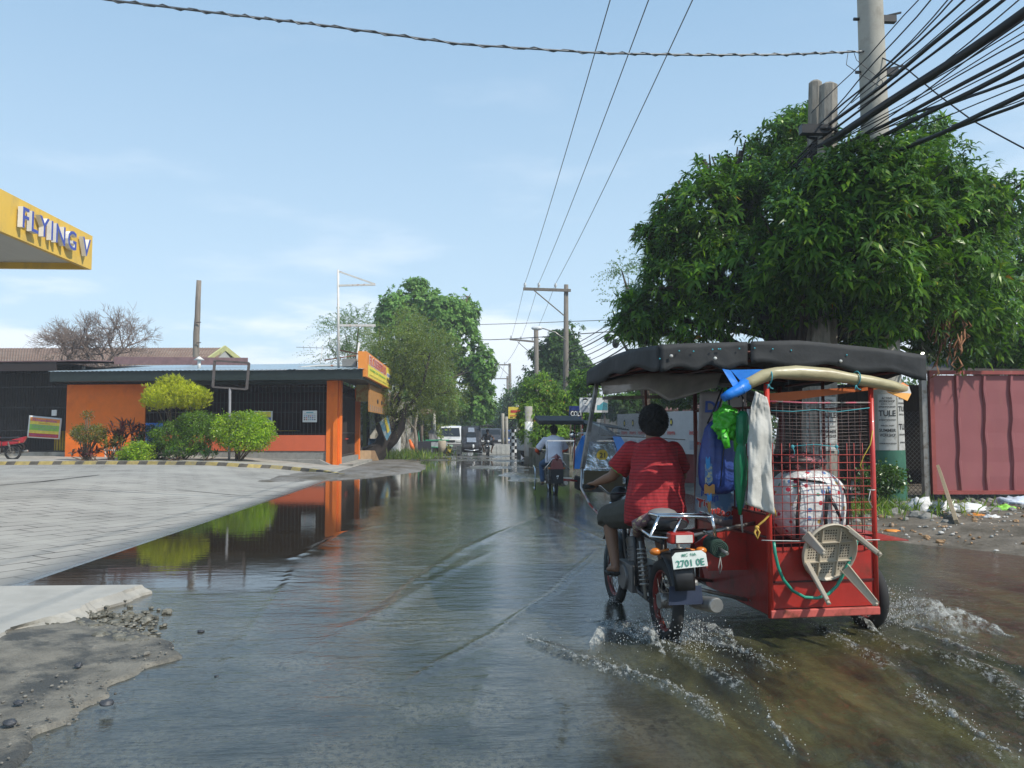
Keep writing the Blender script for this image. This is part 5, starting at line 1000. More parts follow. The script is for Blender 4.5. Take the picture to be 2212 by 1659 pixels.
mb=MB(); mb.slab((-.75,-.03,1.15),(.75,-.03,1.15),(.7,.24,1.88),(-.7,.24,1.88),-.03); mb.build('windscreen',m_glassd,tr); mb=MB(); mb.box((0,3.2,.85),(1.8,3.1,.12)); mb.box((0,3.2,1.1),(1.7,3.0,.35)); mb.build('bed',m_bkm,tr)
# ================================================================ right hand side, middle distance
def post_thing(name,label,cat_,u,v0,v1,Z,r0,r1,mat,zb=0,group=None,n=10):
    a=q(u[0],v0,Z); a.z=zb; b=q(u[1],v1,Z); mb=MB(); mb.tube([a,a.lerp(b,.5),b],[r0,(r0+r1)/2,r1],n); return solo(mb,name,mat,label,cat_,group)
m_cpole=pm('concrete_pole',(.36,.345,.30),.9,var=.12,scale=3,dirt=(.20,.185,.15),dth=(.48,.7),dscale=1.5,bump=.004,bs=40); m_wpole=pm('timber_pole',(.17,.15,.125),.9,var=.25,scale=3,stretch=(5,5,.5)); m_ins=pm('porcelain',(.62,.64,.64),.2); m_wire=pm('black_cable',(.012,.012,.013),.5); m_wire2=pm('bare_wire',(.12,.13,.14),.4,metal=.5)
def util_pole(label,u,v0,v1,Z,arm=None,r=.15,mat=None,ins=(),brace=None,steps=True):
    a=q(u[0],v0,Z);a.z=0;b=q(u[1],v1,Z); t=thing('utility_pole',label,'utility pole',a); mb=MB(); mb.tube([a,a.lerp(b,.5),b],[r*1.25,r*1.1,r*.85],10); mb.build('pole',mat or m_wpole,t,world=True)
    if arm:
        (ua,va,ub,vb)=arm; mb=MB(); mb.bar(q(ua,va,Z-.2),q(ub,vb,Z-.2),.13,.16); ca=mb.build('crossarm',m_wpole,t,world=True)
        for (ui,vi) in ins:
            p=q(ui,vi,Z-.2); mb=MB(); mb.lathe([(0,-.05),(.03,0),(.03,.08),(.09,.10),(.04,.14),(.11,.17),(.05,.22),(.08,.26),(.03,.32),(0,.33)],10,Matrix.Translation(p)); mb.build('insulator',m_ins,ca if False else t,world=True)
    if brace: mb=MB(); mb.bar(q(brace[0],brace[1],Z-.25),q(brace[2],brace[3],Z-.25),.06); mb.build('brace',m_wpole,t,world=True)
    return t
util_pole('tall timber utility pole with a long crossarm standing behind the blue tricycle',(1222,1223),990,615,46.5,arm=(1130,624,1233,627.5),ins=((1134,622),(1164,622),(1200,623)),brace=(1152,626,1220,683))
util_pole('second crossarmed pole along the row, short of the far trees',(1163,1160),970,730,72,arm=(1101,733,1163,739),ins=((1104,732),(1125,734),(1150,736)),brace=(1118,738,1156,772),r=.17)
util_pole('third crossarmed pole along the row, against the sky gap',(1104,1101),965,785,104,arm=(1073,788,1103,788),ins=((1075,787),(1090,787)),brace=(1078,790,1100,812),r=.2)
util_pole('fourth and farthest crossarmed pole of the row',(1098,1096),962,812,135,arm=(1068,818,1098,818),r=.2)
post_thing('bare_post','plain timber post with its top cut off behind the second pole','post',(1160,1158),965,708,52,.17,.15,m_wpole)
post_thing('white_based_post','round post with a white painted base in front of the white truck','post',(1142,1142),968,878,36,.20,.19,m_cpole)
mb=MB(); p=q(1142,960,36); p.z=.35; mb.cyl(p,p+ZV*1.55,.206,.204,16); t=solo(mb,'painted_band',m_white,'white painted wrap around the round post','painted band')
post_thing('leaning_post','thin pale post leaning left above the yellow sign','post',(1121,1117),965,872,46,.12,.10,m_cpole)
for u,v,Z,lab in((1034,860,95,'thin pale post by the left road edge far away'),(1043,868,95,'thin pale post leaning beside its neighbour far away'),):
    post_thing('bare_post',lab,'post',(u+2,u-3),960,v,Z,.18,.16,m_cpole,group='thin posts left of the far road')
# street lamp on the main pole
sl=thing('street_lamp','street lamp on a curved arm fixed to the tall timber pole','street lamp',q(1222,735,46)); mb=MB(); mb.tube([q(1222,735,46),q(1200,718,46),q(1175,710,46),q(1166,709,46)],.035,6); mb.build('arm',m_steel,sl,world=True); mb=MB(); mb.ell(q(1160,709,46),(.34,.14,.13),12,8); mb.build('lamp_head',m_ins,sl,world=True)
# signs
def flat_sign(name,label,cat_,u0,u1,v0,v1,Z,mat,prt=None,legs=True,t_=.08,skew=0):
    a=q(u0,v1,Z);b=q(u1,v1,Z+skew);c=q(u1,v0,Z+skew);d=q(u0,v0,Z); T=thing(name,label,cat_,(a+b)/2); mb=MB(); mb.slab(a,b,c,d,-t_); mb.build('panel',mat,T,world=True)
    X=(b-a).normalized(); Yv=(d-a).normalized(); w_=(b-a).length; h_=(d-a).length; O=-X.cross(Yv) if X.cross(Yv).y>0 else X.cross(Yv)
    if prt:
        mb=MB(); f=lambda x,y,o=.01: a+X*(x*w_)+Yv*(y*h_)+O*o
        for it in prt:
            if it[0]=='r': _,x0,x1,y0,y1,mi=it; mb.add([f(x0,y0),f(x1,y0),f(x1,y1),f(x0,y1)],[(0,1,2,3)],mi)
            elif it[0]=='p': _,pts,mi,o=it; mb.add([f(x,y,o) for x,y in pts],[tuple(range(len(pts)))],mi)
            else: _,s_,x,y,h,wd,mi=it; put_text(mb,s_,f(x,y,.03),X,Yv,h*h_,width=wd*w_,mi=mi,bold=.02)
        mb.build('print',PRM,T,world=True)
    if legs:
        for x in(.1,.9): mb=MB(); p=a+X*(x*w_); mb.bar(p-O*(-.0)+Vector((0,.1,0)),Vector((p.x,p.y+.1,-.05)),.05); mb.build('leg',m_wood,T,world=True)
    return T
flat_sign('yellow_sign','small yellow sign with a red line hanging under the trees above the truck','sign',1098,1132,879,904,40,PRM[3],[('r',.15,.95,.5,.72,1),('r',.1,.3,.08,.14,0),('r',.1,.9,.2,.3,9)],legs=False)
flat_sign('small_white_board','small white board on a post left of the checkered post','sign',1043,1054,888,902,70,m_white)
flat_sign('beer_sign','dark blue box sign with white COLT lettering above the dark roof','sign',1230,1259,877,903,29,PRM[2] and pm('sign_navy',(.015,.03,.16),.5),[('r',.05,.95,.12,.62,0),('t','COLT',.52,.37,.40,.86,8)],t_=.25)
man=[(.22,.98),(.10,.80),(.12,.60),(.17,.52)]
flat_sign('billboard','white billboard with a drawing of a moustached man and a bottle above the stall','billboard',1252,1313,859,891,27,m_white,
 [('p',[(.04,.02),(.30,.02),(.33,.30),(.27,.46),(.18,.50),(.08,.38)],7,.010),('p',[(.13,.48),(.26,.48),(.28,.72),(.25,.86),(.14,.86),(.115,.70)],8,.014),('p',[(.11,.70),(.12,.92),(.20,.97),(.28,.92),(.29,.72),(.26,.84),(.14,.84)],0,.018),('p',[(.16,.60),(.24,.60),(.235,.63),(.165,.63)],0,.02),
  ('p',[(.14,.71),(.185,.71),(.185,.735),(.14,.735)],0,.02),('p',[(.21,.71),(.255,.71),(.255,.735),(.21,.735)],0,.02),('p',[(.36,.06),(.47,.06),(.47,.50),(.44,.62),(.44,.70),(.39,.70),(.39,.62),(.36,.50)],7,.012),('p',[(.375,.16),(.455,.16),(.455,.42),(.375,.42)],8,.016),
  ('p',[(.62,.18),(.99,.16),(.99,.62),(.84,.72),(.70,.50),(.62,.50)],6,.010),('p',[(.34,.72),(.42,.94),(.53,.96),(.52,.78),(.46,.70)],7,.010)])
# checkered post, planter, walls
mb=MB(); a=q(1111,965,48); a.z=0
for i in range(8):
    for k in range(8):
        z0=i*.2; vs=[Vector((a.x+math.cos(2*PI*k/8+j*PI/8)*.26,a.y+math.sin(2*PI*k/8+j*PI/8)*.26,z)) for z in(z0,z0+.2) for j in range(3)]; mb.add(vs,[(0,1,4,3),(1,2,5,4)],(i+k)%2,True)
mb.cyl(a+ZV*1.59,a+ZV*1.6,.26,n=12); solo(mb,'checkered_post',[pm('check_black',(.02,.02,.02),.6),m_white],'black and white checkered post at the corner beside the truck','post')
mb=MB(); a=q(1083,975,52); a.z=0; mb.box(a+ZV*.32,(2.5,.8,.62)); 
for k in range(9): mb.box(a+Vector((-1.2+k*.3,-.41,.32)),(.03,.02,.5))
solo(mb,'low_planter_box',pm('white_block',(.45,.45,.42),.8),'low white openwork block planter on the right verge','planter')
m_stone=pm('stone_wall',(.17,.16,.13),.95,var=.4,scale=6,dirt=(.06,.08,.03),dth=(.5,.6),dscale=3,bump=.03,bs=10)
mb=MB(); a=q(1142,972,35.5); b_=q(1230,975,29); a.z=b_.z=0; mb.slab(a,b_,b_+ZV*.62,a+ZV*.75,-.25); solo(mb,'low_stone_wall',m_stone,'low mossy stone wall right of the white based post','wall')
for u,v in((1086,893),(1094,900)): post_thing('gate_post','pale gate post beside the blue car, %s'%('the taller one' if u==1086 else 'the shorter one'),'post',(u,u),965,v,60,.12,.12,m_cpole)
# roadside stall of white panels, red counter
kp_=[q(1334,972,25.5),q(1470,975,21.5),q(1620,980,19.5)]; st=thing('roadside_stall','roadside stall of white panels with red lettering seen through the tricycle','stall',kp_[0])
m_pan=pm('panel_white',(.42,.43,.44),.5,var=.06); zA,zB_=.85,2.0
for i,(a,b) in enumerate(zip(kp_[:-1],kp_[1:])):
    a=Vector((a.x,a.y,0));b=Vector((b.x,b.y,0)); X=(b-a).normalized(); O=X.cross(ZV); O=-O if O.y>0 else O; w_=(b-a).length
    mb=MB(); mb.slab(a+ZV*zA,b+ZV*zA,b+ZV*zB_,a+ZV*zB_,-.08); mb.build('panel',m_pan,st,world=True)
    mb=MB(); mb.slab(a+ZV*.0-O*.2,b-O*.2,b+ZV*(zA-.01)-O*.2,a+ZV*(zA-.01)-O*.2,-.3); mb.build('counter',pm('counter_red',(.16,.02,.02),.6,var=.3),st,world=True)
    mb=MB()
    for x in np.arange(.35,w_-.3,.62):
        c=a+X*x+O*.012; mb.add([c-X*.0+ZV*(zA+.12),c+X*.42+ZV*(zA+.12),c+X*.42+ZV*(zA+.36),c+ZV*(zA+.36)],[(0,1,2,3)],7)
        put_text(mb,'integra',c+X*.22+ZV*(zA+.58)+O*.01,X,ZV,.12,width=.44,mi=1,bold=.02)
        vs=[c+X*(.22+.075*math.cos(k*PI/8))+ZV*(zA+.86+.11*math.sin(k*PI/8)) for k in range(16)]; mb.add(vs,[tuple(range(16))],0); mb.add([c+O*.004+X*(.22+dx)+ZV*(zA+.86+dz) for dx,dz in((-.04,-.05),(.04,-.05),(.04,.05),(-.04,.05))],[(0,1,2,3)],3)
    mb.build('print',PRM,st,world=True)
# buildings behind the right verge, half hidden: a house with tin roof, dark roofs
flat_sign('garden_wall','long stained grey wall behind the roadside stall','wall',1290,1640,905,975,34,pm('grey_wall',(.22,.22,.21),.9),legs=False,t_=.25)
hs=thing('low_house','low house with a faded red tin roof glimpsed behind the stall','house',q(1400,950,38)); mb=MB(); mb.slab(q(1300,890,36),q(1660,886,34),q(1660,866,40),q(1300,870,42),.08); mb.build('roof',pm('faded_red_roof',(.22,.11,.09),.8,dirt=(.1,.08,.07)),hs,world=True); mb=MB(); mb.slab(q(1310,975,37),q(1650,975,35),q(1650,888,35),q(1310,890,37),-.2); mb.build('wall',pm('shed_dark_wall',(.045,.035,.028)),hs,world=True)
bb=thing('dark_board','dark board on a thin frame above the trees by the tricycle roof','sign',q(1390,770,36)); mb=MB(); mb.slab(q(1358,769,36),q(1434,769,36),q(1434,753,36),q(1358,753,36),-.1); mb.build('panel',m_bkm,bb,world=True); mb=MB(); mb.bar(q(1372,745,36),q(1432,745,36),.04); 
for u in(1380,1425): mb.bar(q(u,753,36),q(u,744,36),.04)
mb.bar(q(1395,769,36.1),Vector((q(1395,769,36.1).x,q(1395,769,36.1).y,0)),.12); mb.build('frame',m_steel,bb,world=True)
# trees of the right side
tree('roadside_tree','dark leafy tree around the tall timber pole, right of the far road',54,[(1215,760,46,40),(1180,800,50,50),(1240,720,26,24),(1240,800,40,40),(1150,850,46,40),(1205,735,22,20),(1210,860,60,40)],3600,mDk,(1200,965),'r',(.34,.13,.9),8,.22,gap=.45,gk=1.2,dp=2,seed=21)
tree('young_mango_tree','small bright green mango tree beside the white based post',37,[(1165,850,36,40),(1185,905,48,40),(1150,880,30,26),(1200,870,32,34),(1140,905,22,22),(1175,940,52,26)],2400,mMl,(1185,975),'r',(.24,.055,.9),9,.12,gap=.3,gk=2,dp=1.5,seed=22)
tree('roadside_tree','leafy olive tree behind the billboard and the COLT sign',38,[(1265,860,36,50),(1240,900,34,36),(1290,830,22,26),(1300,880,30,34),(1255,820,26,20)],1900,mG,(1275,970),'r',(.20,.07,.9),8,.13,gap=.4,gk=1.8,dp=2,seed=23)
tree('roadside_tree','feathery pale tree showing left of the big mango crown',24,[(1400,600,34,50),(1345,660,26,40),(1430,520,24,34),(1440,680,60,60),(1345,590,16,14)],750,mT3,(1400,960),'f',(.065,.028,.85),14,.13,gap=.55,surf=.8,gk=2,dp=2,seed=24)
tree('roadside_tree','shrubby trees behind the roadside stall',30,[(1400,850,60,40),(1480,840,60,46),(1560,830,60,50),(1640,830,60,60),(1350,880,40,30)],2600,mDk,(1480,960),'r',(.20,.08,.9),8,.15,gap=.35,gk=1.8,dp=3,seed=25)
# ================================================================ mango tree, poles, fence by the verge
tree('mango_tree','huge mango tree with long glossy leaves spreading over the verge above the tricycle',15.6,
 [(1700,470,150,130),(1560,480,130,110,-.6),(1480,560,90,100,-.3),(1650,600,160,110,-1.2),(1800,560,140,120,-1.6),(1930,430,130,120,.4),(2060,420,110,110,.6),(2010,560,140,120,-1.2),(1870,360,100,80,.6),(1700,330,90,80,.8),(1745,270,60,60,1.4),(2110,560,90,110,.4),(1420,650,70,70,.4),(1500,690,80,50,-.5),(1930,690,110,80,-1.2),(2060,690,110,90,-.6),(1600,380,60,60,.5),(1990,300,60,50,.8),(2150,640,70,90,0),(1790,660,70,40,.8),(1390,690,50,44,-.2),(1440,600,50,60,-.6),(1360,650,26,26,.3),(1450,470,40,40,.2),(1540,400,40,36,.3),(2130,460,60,50,.4),(1800,430,90,80,-2.6),(1900,470,90,90,-2.7),(1850,560,110,80,-2.9),(1960,520,90,80,-2.6),(1700,520,90,80,-2.6),(1940,620,80,60,-2.6),(1760,600,70,50,-2.5),(1830,370,50,50,-2.2),(1905,365,64,50,-2.7),(1990,400,80,70,-1.6),(1850,420,90,70,-2.7),(2070,480,90,90,-1.6),(1770,520,70,60,-3.0),(1345,705,30,26),(1402,510,28,28),(1470,430,26,24),(1600,325,36,28),(2190,420,40,40),(1520,345,24,20),(1900,700,60,30,-2.4)],
 6800,mMg,(1690,1000),'r',(.255,.058,.85),10,.26,bark=m_bark2,gap=.58,surf=.5,gk=2.3,fork=tuple(at(1740,760,15.8)),seed=31,basez=.1,zdep=.85,sub=4)
tree('mango_tree','second mango tree at the far right edge, paler and farther back',19,[(2200,560,90,110),(2170,700,90,100),(2270,640,90,120),(2120,760,70,50),(2230,770,80,60),(2300,520,80,90)],1500,mMg,(2200,1000),'r',(.25,.055,.85),10,.22,bark=m_bark2,gap=.4,surf=.55,gk=2.2,seed=32,zdep=.8)
br=MB(); a=at(2046,690,14.2)
for k in range(70):
    p=a+Vector((random.gauss(0,.16),random.gauss(0,.16),random.gauss(0,.34))); br.tube([p,p+Vector((random.gauss(0,.05),random.gauss(0,.05),-.16)),p+Vector((random.gauss(0,.06),random.gauss(0,.06),-.26))],[.004,.028,.004],4,ry=[.002,.004,.002])
solo(br,'dead_leaf_cluster',pm('dead_leaf',(.24,.11,.05),.8,var=.4,scale=9),'cluster of dead brown leaves hanging in the mango crown','dead leaves')
# big concrete pole with posters
def wrap_posters(root,base,r_of,items,th0,mat=None):
    for (th,z0,w_,h_,lines) in items:
        mb=MB(); rr=lambda z:r_of(z)+.004
        def cyl_(x,z,o=0): a_=th+x/r_of(z); R_=rr(z)+o; return Vector((base.x+R_*math.sin(a_),base.y-R_*math.cos(a_),z))
        mb.grid(lambda i,j:cyl_((i-.5)*w_,z0+h_*j),8,3); pp=mb.build('poster',pm('poster_grey_paper',(.42,.42,.40),.85,var=.12,dirt=(.26,.25,.22),dth=(.55,.7),dscale=9),root,world=True)
        mb=MB(); 
        for (s_,y,hh,wd) in lines: put_text(mb,s_,(0,0,0),(1,0,0),(0,0,1),hh*h_,width=wd*w_,bold=.02,fn=lambda x,y_,z_:cyl_(x,z0+h_*y+y_,.006))
        mb.build('lettering',PRM[0],pp,world=True)
bp=thing('concrete_pole','tall pale round concrete pole with posters and green paint at its foot','utility pole',at(1921,1000,14.2))
P0=at(1921,1075,14.2); P0.z=.0; P1=at(1880,30,14.2); P2=P0+(P1-P0)*1.35
def rb(z): return .295-.008*z
mb=MB(); mb.tube([P0.lerp(P2,k/8) for k in range(9)],[rb((P0.lerp(P2,k/8)).z) for k in range(9)],20); mb.build('pole',m_cpole,bp,world=True)
mb=MB(); top_=P0.lerp(P2,(1.12)/(P2.z)); mb.tube([P0,P0.lerp(top_,.5),top_],[rb(0)+.004,rb(.6)+.004,rb(1.12)+.004],20,cap=False); mb.build('paint_band',pm('pole_green_paint',(.035,.13,.085),.7,var=.2,dirt=(.22,.23,.19),dth=(.62,.70),dscale=5),bp,world=True)
TL=lambda *a:list(a)
base_=P0.lerp(P2,1.6/P2.z)
full=[('ACTING',.93,.035,.55),('WORKSHOP',.875,.04,.85),('ENROLL NOW',.825,.02,.6),('09069043929',.775,.03,.9),('TULE',.66,.10,.92),('09069043929',.54,.025,.9),('ENROLL NOW!',.44,.025,.7),('SUMMER',.355,.055,.9),('WORKSHOP',.27,.055,.85),('09069043929',.12,.025,.9)]
half=[('WORKSHOP',.93,.04,.8),('09069043929',.84,.03,.9),('TULE',.74,.09,.92),('ENROLL NOW',.64,.03,.8),('TULE',.42,.10,.92),('09069043929',.28,.03,.9),('0906904',.14,.03,.8)]
wrap_posters(bp,base_,rb,[(-.42,1.12,.30,.98,full),(.72,1.12,.28,.98,half)],0)
for z in(8.0,9.0):
    p=P0.lerp(P2,z/P2.z); mb=MB(); mb.box(p+Vector((.33,-.02,0)),(.25,.10,.12)); mb.bar(p+Vector((.2,0,.05)),p+Vector((.55,-.05,.12)),.03); mb.cyl(p+Vector((-.32,0,0)),p+Vector((-.2,0,0)),.03,n=8); mb.build('clamp',m_bkm,bp,world=True)
def oct_pole(label,ub,ut,vt,Z,r0,r1,posters=None):
    a=at(ub,1000,Z); a.z=0; b=at(ut,vt,Z); t=thing('concrete_post',label,'utility pole',a,0,'pair of short concrete posts in the mango tree'); mb=MB(); mb.tube([a,a.lerp(b,.5),b,b+ZV*.05],[r0,(r0+r1)/2,r1,r1*.6],8,sm=False); mb.build('post',pm('weathered_post',(.27,.25,.215),.95,var=.2,scale=3,dirt=(.10,.09,.075),dth=(.45,.65),dscale=2,stretch=(3,3,.6),bump=.006,bs=30),t,world=True)
    if posters: wrap_posters(t,a.lerp(b,1.6/b.z),lambda z:r0*.98,posters,0)
    return t,a,b
oct_pole('taller and thinner of the two weathered concrete posts in the mango tree',1745,1761,181,14.3,.17,.125,[(-.2,1.1,.20,.85,half)])
t2,a2,b2=oct_pole('thicker and shorter of the two weathered concrete posts in the mango tree',1772,1789,187,13.9,.27,.165,[(-.05,1.12,.30,.92,full)])
mb=MB(); p=at(1775,288,13.8); mb.torus(p,(0,0,1),.24,.03); mb.box(p+Vector((-.2,-.15,0)),(.5,.15,.16)); mb.build('clamp',m_bkm,t2,world=True)
# ---- cables
def cable(name,label,pts,r,mat=None,group=None,sag=0,seg=10,cat_='cable',twist=0):
    P=[Vector(p) for p in pts]; Q=[]
    for a,b in zip(P[:-1],P[1:]):
        for k in range(seg): t_=k/seg; p=a.lerp(b,t_); p.z-=sag*4*t_*(1-t_)*(b-a).length; Q.append(p)
    Q.append(P[-1]); mb=MB(); mb.tube(Q,r,6)
    if twist: mb.tube([p+Vector((0,math.cos(i*1.9)*r*1.6,math.sin(i*1.9)*r*1.6)) for i,p in enumerate(Q)],r*.6,5)
    return solo(mb,name,mat or m_wire,label,cat_,group)
hub=at(1778,288,13.7)
bun=[(1790,245,2010,-12,.009),(1815,240,2045,-12,.008),(1775,262,2085,-12,.014),(1860,205,2120,-12,.008),(1800,262,2125,-10,.028),(1880,215,2160,-12,.009),(1790,285,2190,-30,.018),(1795,300,2216,8,.062),(1850,262,2216,38,.009),(1840,285,2218,55,.008),(1810,305,2216,72,.010),(1845,300,2218,92,.028),(1900,280,2220,104,.009),(1870,310,2220,122,.034),(1930,268,2220,142,.009),(1950,250,2222,150,.020),(1905,300,2222,168,.008),(1945,322,2216,184,.032),(1990,300,2218,204,.020),(2050,270,2222,196,.007),(1830,225,2060,-12,.010),(1885,250,2200,-12,.009),(1770,225,1985,-12,.007),(1835,310,2216,28,.010)]
ng=0
for i,(u0,v0,u,v,r) in enumerate(bun):
    Z0=13.7-.02*i-(.6 if u0>1870 else 0); a=at(u0,v0,Z0); e=at(u,v,9.6-.05*(i%5)); d=(e-a); e2=e+d*.9; a2=a-d*.12
    mb=MB(); Q=[]
    for k in range(13): t_=k/12; p=a2.lerp(e2,t_); p.z-=.10*math.sin(PI*t_)*(.6+.4*((i*37)%10)/10); p.x+=.02*math.sin(k*1.3+i); Q.append(p)
    mb.tube(Q,r*1.12,6)
    if r>.05: nm,gp='thickest black cable bundle crossing the tall pole to the upper right corner',None
    elif r>.025: nm,gp='one of the thick black cables fanning from the posts to the right edge','thick black cables fanning to the upper right'
    elif r>.013: nm,gp='one of the medium black cables fanning from the posts to the right edge','medium black cables fanning to the upper right'
    else: nm,gp='one of the thin black cables fanning from the posts to the right edge','thin black cables fanning to the upper right'
    solo(mb,'overhead_cable',m_wire,nm,'cable',gp)
# continuation from the posts down the road to the timber pole
for i,(u1,v1,u0,v0) in enumerate([(1232,748,1660,470),(1232,755,1640,520),(1228,762,1700,500),(1230,770,1690,520),(1228,778,1720,540),(1230,788,1730,560),(1228,798,1700,590),(1232,806,1760,580)]):
    a=at(1765,300+i*6,13.9); e=at(u1,v1,46); mb=MB(); Q=[]
    for k in range(17): t_=k/16; p=a.lerp(e,t_); p.z-=(.9+.18*i)*4*t_*(1-t_)*.5; Q.append(p)
    mb.tube(Q,[.022,.014,.03,.012,.022,.016,.03,.012][i],5); solo(mb,'overhead_cable',m_wire,'black cable sagging from the concrete posts down the road to the timber pole','cable','cables sagging along the right verge')
for u,v,Z in((1330,742,36),(1312,730,38)): mb=MB(); mb.ell(at(u,v,Z),(.16,.35,.22),10,6); solo(mb,'splice_case',m_wire,'black splice case on the sagging cables, %s'%('the lower one' if u==1330 else 'the upper one'),'splice case','splice cases on the cables')
for i,(u0,v0,u1) in enumerate([(1134,612,1318),(1164,612,1401),(1200,613,1496)]):
    a=at(u0,v0,46.3); e=at(u1,0,15.7); far_=[(1104,731,72),(1125,732,72),(1150,734,72)][i]; f0=at(*far_); d=(e-a)/(a-e).length
    cable('power_line',('left','middle','right')[i]+' one of the three thin wires running overhead along the road','%s'%'' and [] or [f0,a,e,e+(e-a)*.8],.0125,m_wire2,'three thin power lines above the road',sag=.006,seg=8)
cable('power_line','thin far wires between the second and third crossarmed poles',[at(1125,732,72),at(1090,786,104),at(1080,817,135)],.02,m_wire2,None,sag=.01)
cable('overhead_cable','thin cable crossing the sky gap high between the trees',[at(900,703,60),at(1240,694,52),at(1430,684,45)],.02,m_wire,None,sag=.004)
cable('overhead_cable','darker cable crossing the sky gap lower between the trees',[at(900,730,60),at(1060,734,55),at(1240,722,47),at(1420,706,40)],.026,m_wire,None,sag=.004)
cable('overhead_cable','twisted cable strung across the top of the picture to the tall pole',[at(-900,-210,9),at(-300,-85,10),at(235,0,11),at(500,32,11.5),at(700,55,12),at(1000,96,12.6),at(1300,115,13.2),at(1500,119,13.6),at(1700,118,14),at(1868,111,14.1)],.018,m_wire2,None,twist=1,seg=14)
cable('overhead_cable','slack loose wire curving from the tall pole down to the right edge',[at(1905,125,14),at(1960,150,13.6),at(2020,200,13),at(2100,260,12.4),at(2220,325,11.6),at(2400,430,11)],.012,m_wire,None,sag=.004)
cable('loose_wire','thin loose wire looping around the tall pole',[at(1832,112,14),at(1828,140,13.9),at(1850,155,13.8),at(1905,190,13.7),at(1906,175,13.7),at(1850,130,13.8),at(1845,115,13.9)],.006,m_wire)
# ---- red panel gate
m_red=pm('oxide_red_paint',(.29,.095,.10),.55,var=.08,scale=2,dirt=(.30,.12,.10),dth=(.55,.75),stretch=(1,1,.4)); m_redf=pm('oxide_red_frame',(.30,.07,.06),.5,dirt=(.42,.25,.2),dth=(.6,.7),dscale=6)
ga=thing('sheet_gate','dull red ribbed sheet metal gate standing on the right verge','gate',at(2010,1075,14.9)); g0=at(2012,1067,14.9); g1=at(2012,805,14.9); zb_=g0.z; zt_=g1.z; gx=g0.x; gy=g0.y; GW=6.0; gd=Vector((1,-.02,0)).normalized()
mb=MB(); pr=[]; x=0.08
while x<GW: pr+=[(x,0),(x+.43,0),(x+.45,-.045),(x+.49,-.045),(x+.51,0)]; x+=.51
def gs(i,j):
    x,y=pr[i]; kx=noise.noise(Vector((x*1.1,j*.5,3)))*.02+.016*math.sin(j*2.1+x*2)*(abs(y)>.01); return Vector((gx,gy,0))+gd*(x+kx)+Vector((0,y+.004*math.sin(j*3+x),zb_+.05+(zt_-zb_-.1)*j/8))
vs=[gs(i,j) for i in range(len(pr)) for j in range(9)]; mb.add(vs,[(i*9+j,(i+1)*9+j,(i+1)*9+j+1,i*9+j+1) for i in range(len(pr)-1) for j in range(8)]); mb.build('sheet',m_red,ga,world=True,solid=.003)
mb=MB(); G=lambda x,z,y=0: Vector((gx,gy+y,z))+gd*x
for z in(zt_,zb_+.03): mb.bar(G(0,z,-.03),G(GW,z,-.03),.07,.07)
for x in(0.03,GW-.03): mb.bar(G(x,zb_,-.03),G(x,zt_,-.03),.08,.08)
mb.bar(G(0,(zt_+zb_)/2,.06),G(GW,(zt_+zb_)/2,.06),.05); mb.build('frame',m_redf,ga,world=True)
mb=MB(); mb.bar(G(-.09,0,.02),G(-.09,zt_+.03,.02),.10); mb.build('gate_post',m_steel,ga,world=True); mb=MB(); mb.bar(G(GW+.06,0,.02),G(GW+.06,zt_,.02),.1); mb.build('gate_post',m_steel,ga,world=True)
mb=MB(); a=gnd(2068,1133,.14); b_=at(2028,1012,14.6); mb.bar(a,b_,.14,.05,up=(0,1,0)); solo(mb,'plank',pm('plank_wood',(.33,.26,.17),.85,stretch=(4,4,.6)),'pale wooden plank leaning against the red gate','plank')
# dark shed and chain link behind
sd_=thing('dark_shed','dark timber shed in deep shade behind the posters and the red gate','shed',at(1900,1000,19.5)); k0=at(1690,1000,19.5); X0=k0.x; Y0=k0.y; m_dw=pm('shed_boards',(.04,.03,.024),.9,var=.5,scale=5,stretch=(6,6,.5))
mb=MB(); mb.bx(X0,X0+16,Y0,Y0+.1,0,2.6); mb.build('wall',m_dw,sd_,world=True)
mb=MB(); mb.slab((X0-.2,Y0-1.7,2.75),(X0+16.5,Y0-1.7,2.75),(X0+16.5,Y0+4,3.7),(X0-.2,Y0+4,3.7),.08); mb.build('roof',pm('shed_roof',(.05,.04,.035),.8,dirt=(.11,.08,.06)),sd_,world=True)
for k in range(9): mb=MB(); mb.bar((X0+k*2,Y0-1.5,0),(X0+k*2,Y0-1.5,2.75),.1); mb.build('post',m_wood,sd_,world=True)
cl=thing('chain_link_fence','sagging chain link fence between the postered pole and the red gate','fence',at(1975,1050,16)); c0_=at(1935,1050,16); m_link=pm('galvanised',(.16,.16,.15),.5,metal=.6)
mb=MB(); W_,H_,y_=2.2,1.7,c0_.y; n_=int(W_/.09)
for k in range(-int(H_/.09),n_):
    for sg_ in(1,-1):
        x0_=c0_.x-.4+k*.09; pa=[(x0_,.15),(x0_+H_,.15+H_)] if sg_>0 else [(x0_,.15+H_),(x0_+H_,.15)]
        (xa,za),(xb,zb2)=pa; lo,hi=c0_.x-.4,c0_.x-.4+W_; ta_=max(0,(lo-xa)/(xb-xa)); tb_=min(1,(hi-xa)/(xb-xa))
        if tb_>ta_: mb.bar((xa+(xb-xa)*ta_,y_+sg_*.004,za+(zb2-za)*ta_),(xa+(xb-xa)*tb_,y_+sg_*.004,za+(zb2-za)*tb_),.006)
mb.build('mesh',m_link,cl,world=True)
for x in(-.42,1.75): mb=MB(); mb.cyl((c0_.x+x,y_,0),(c0_.x+x,y_,1.95),.03,n=8); mb.build('post',m_steel,cl,world=True)
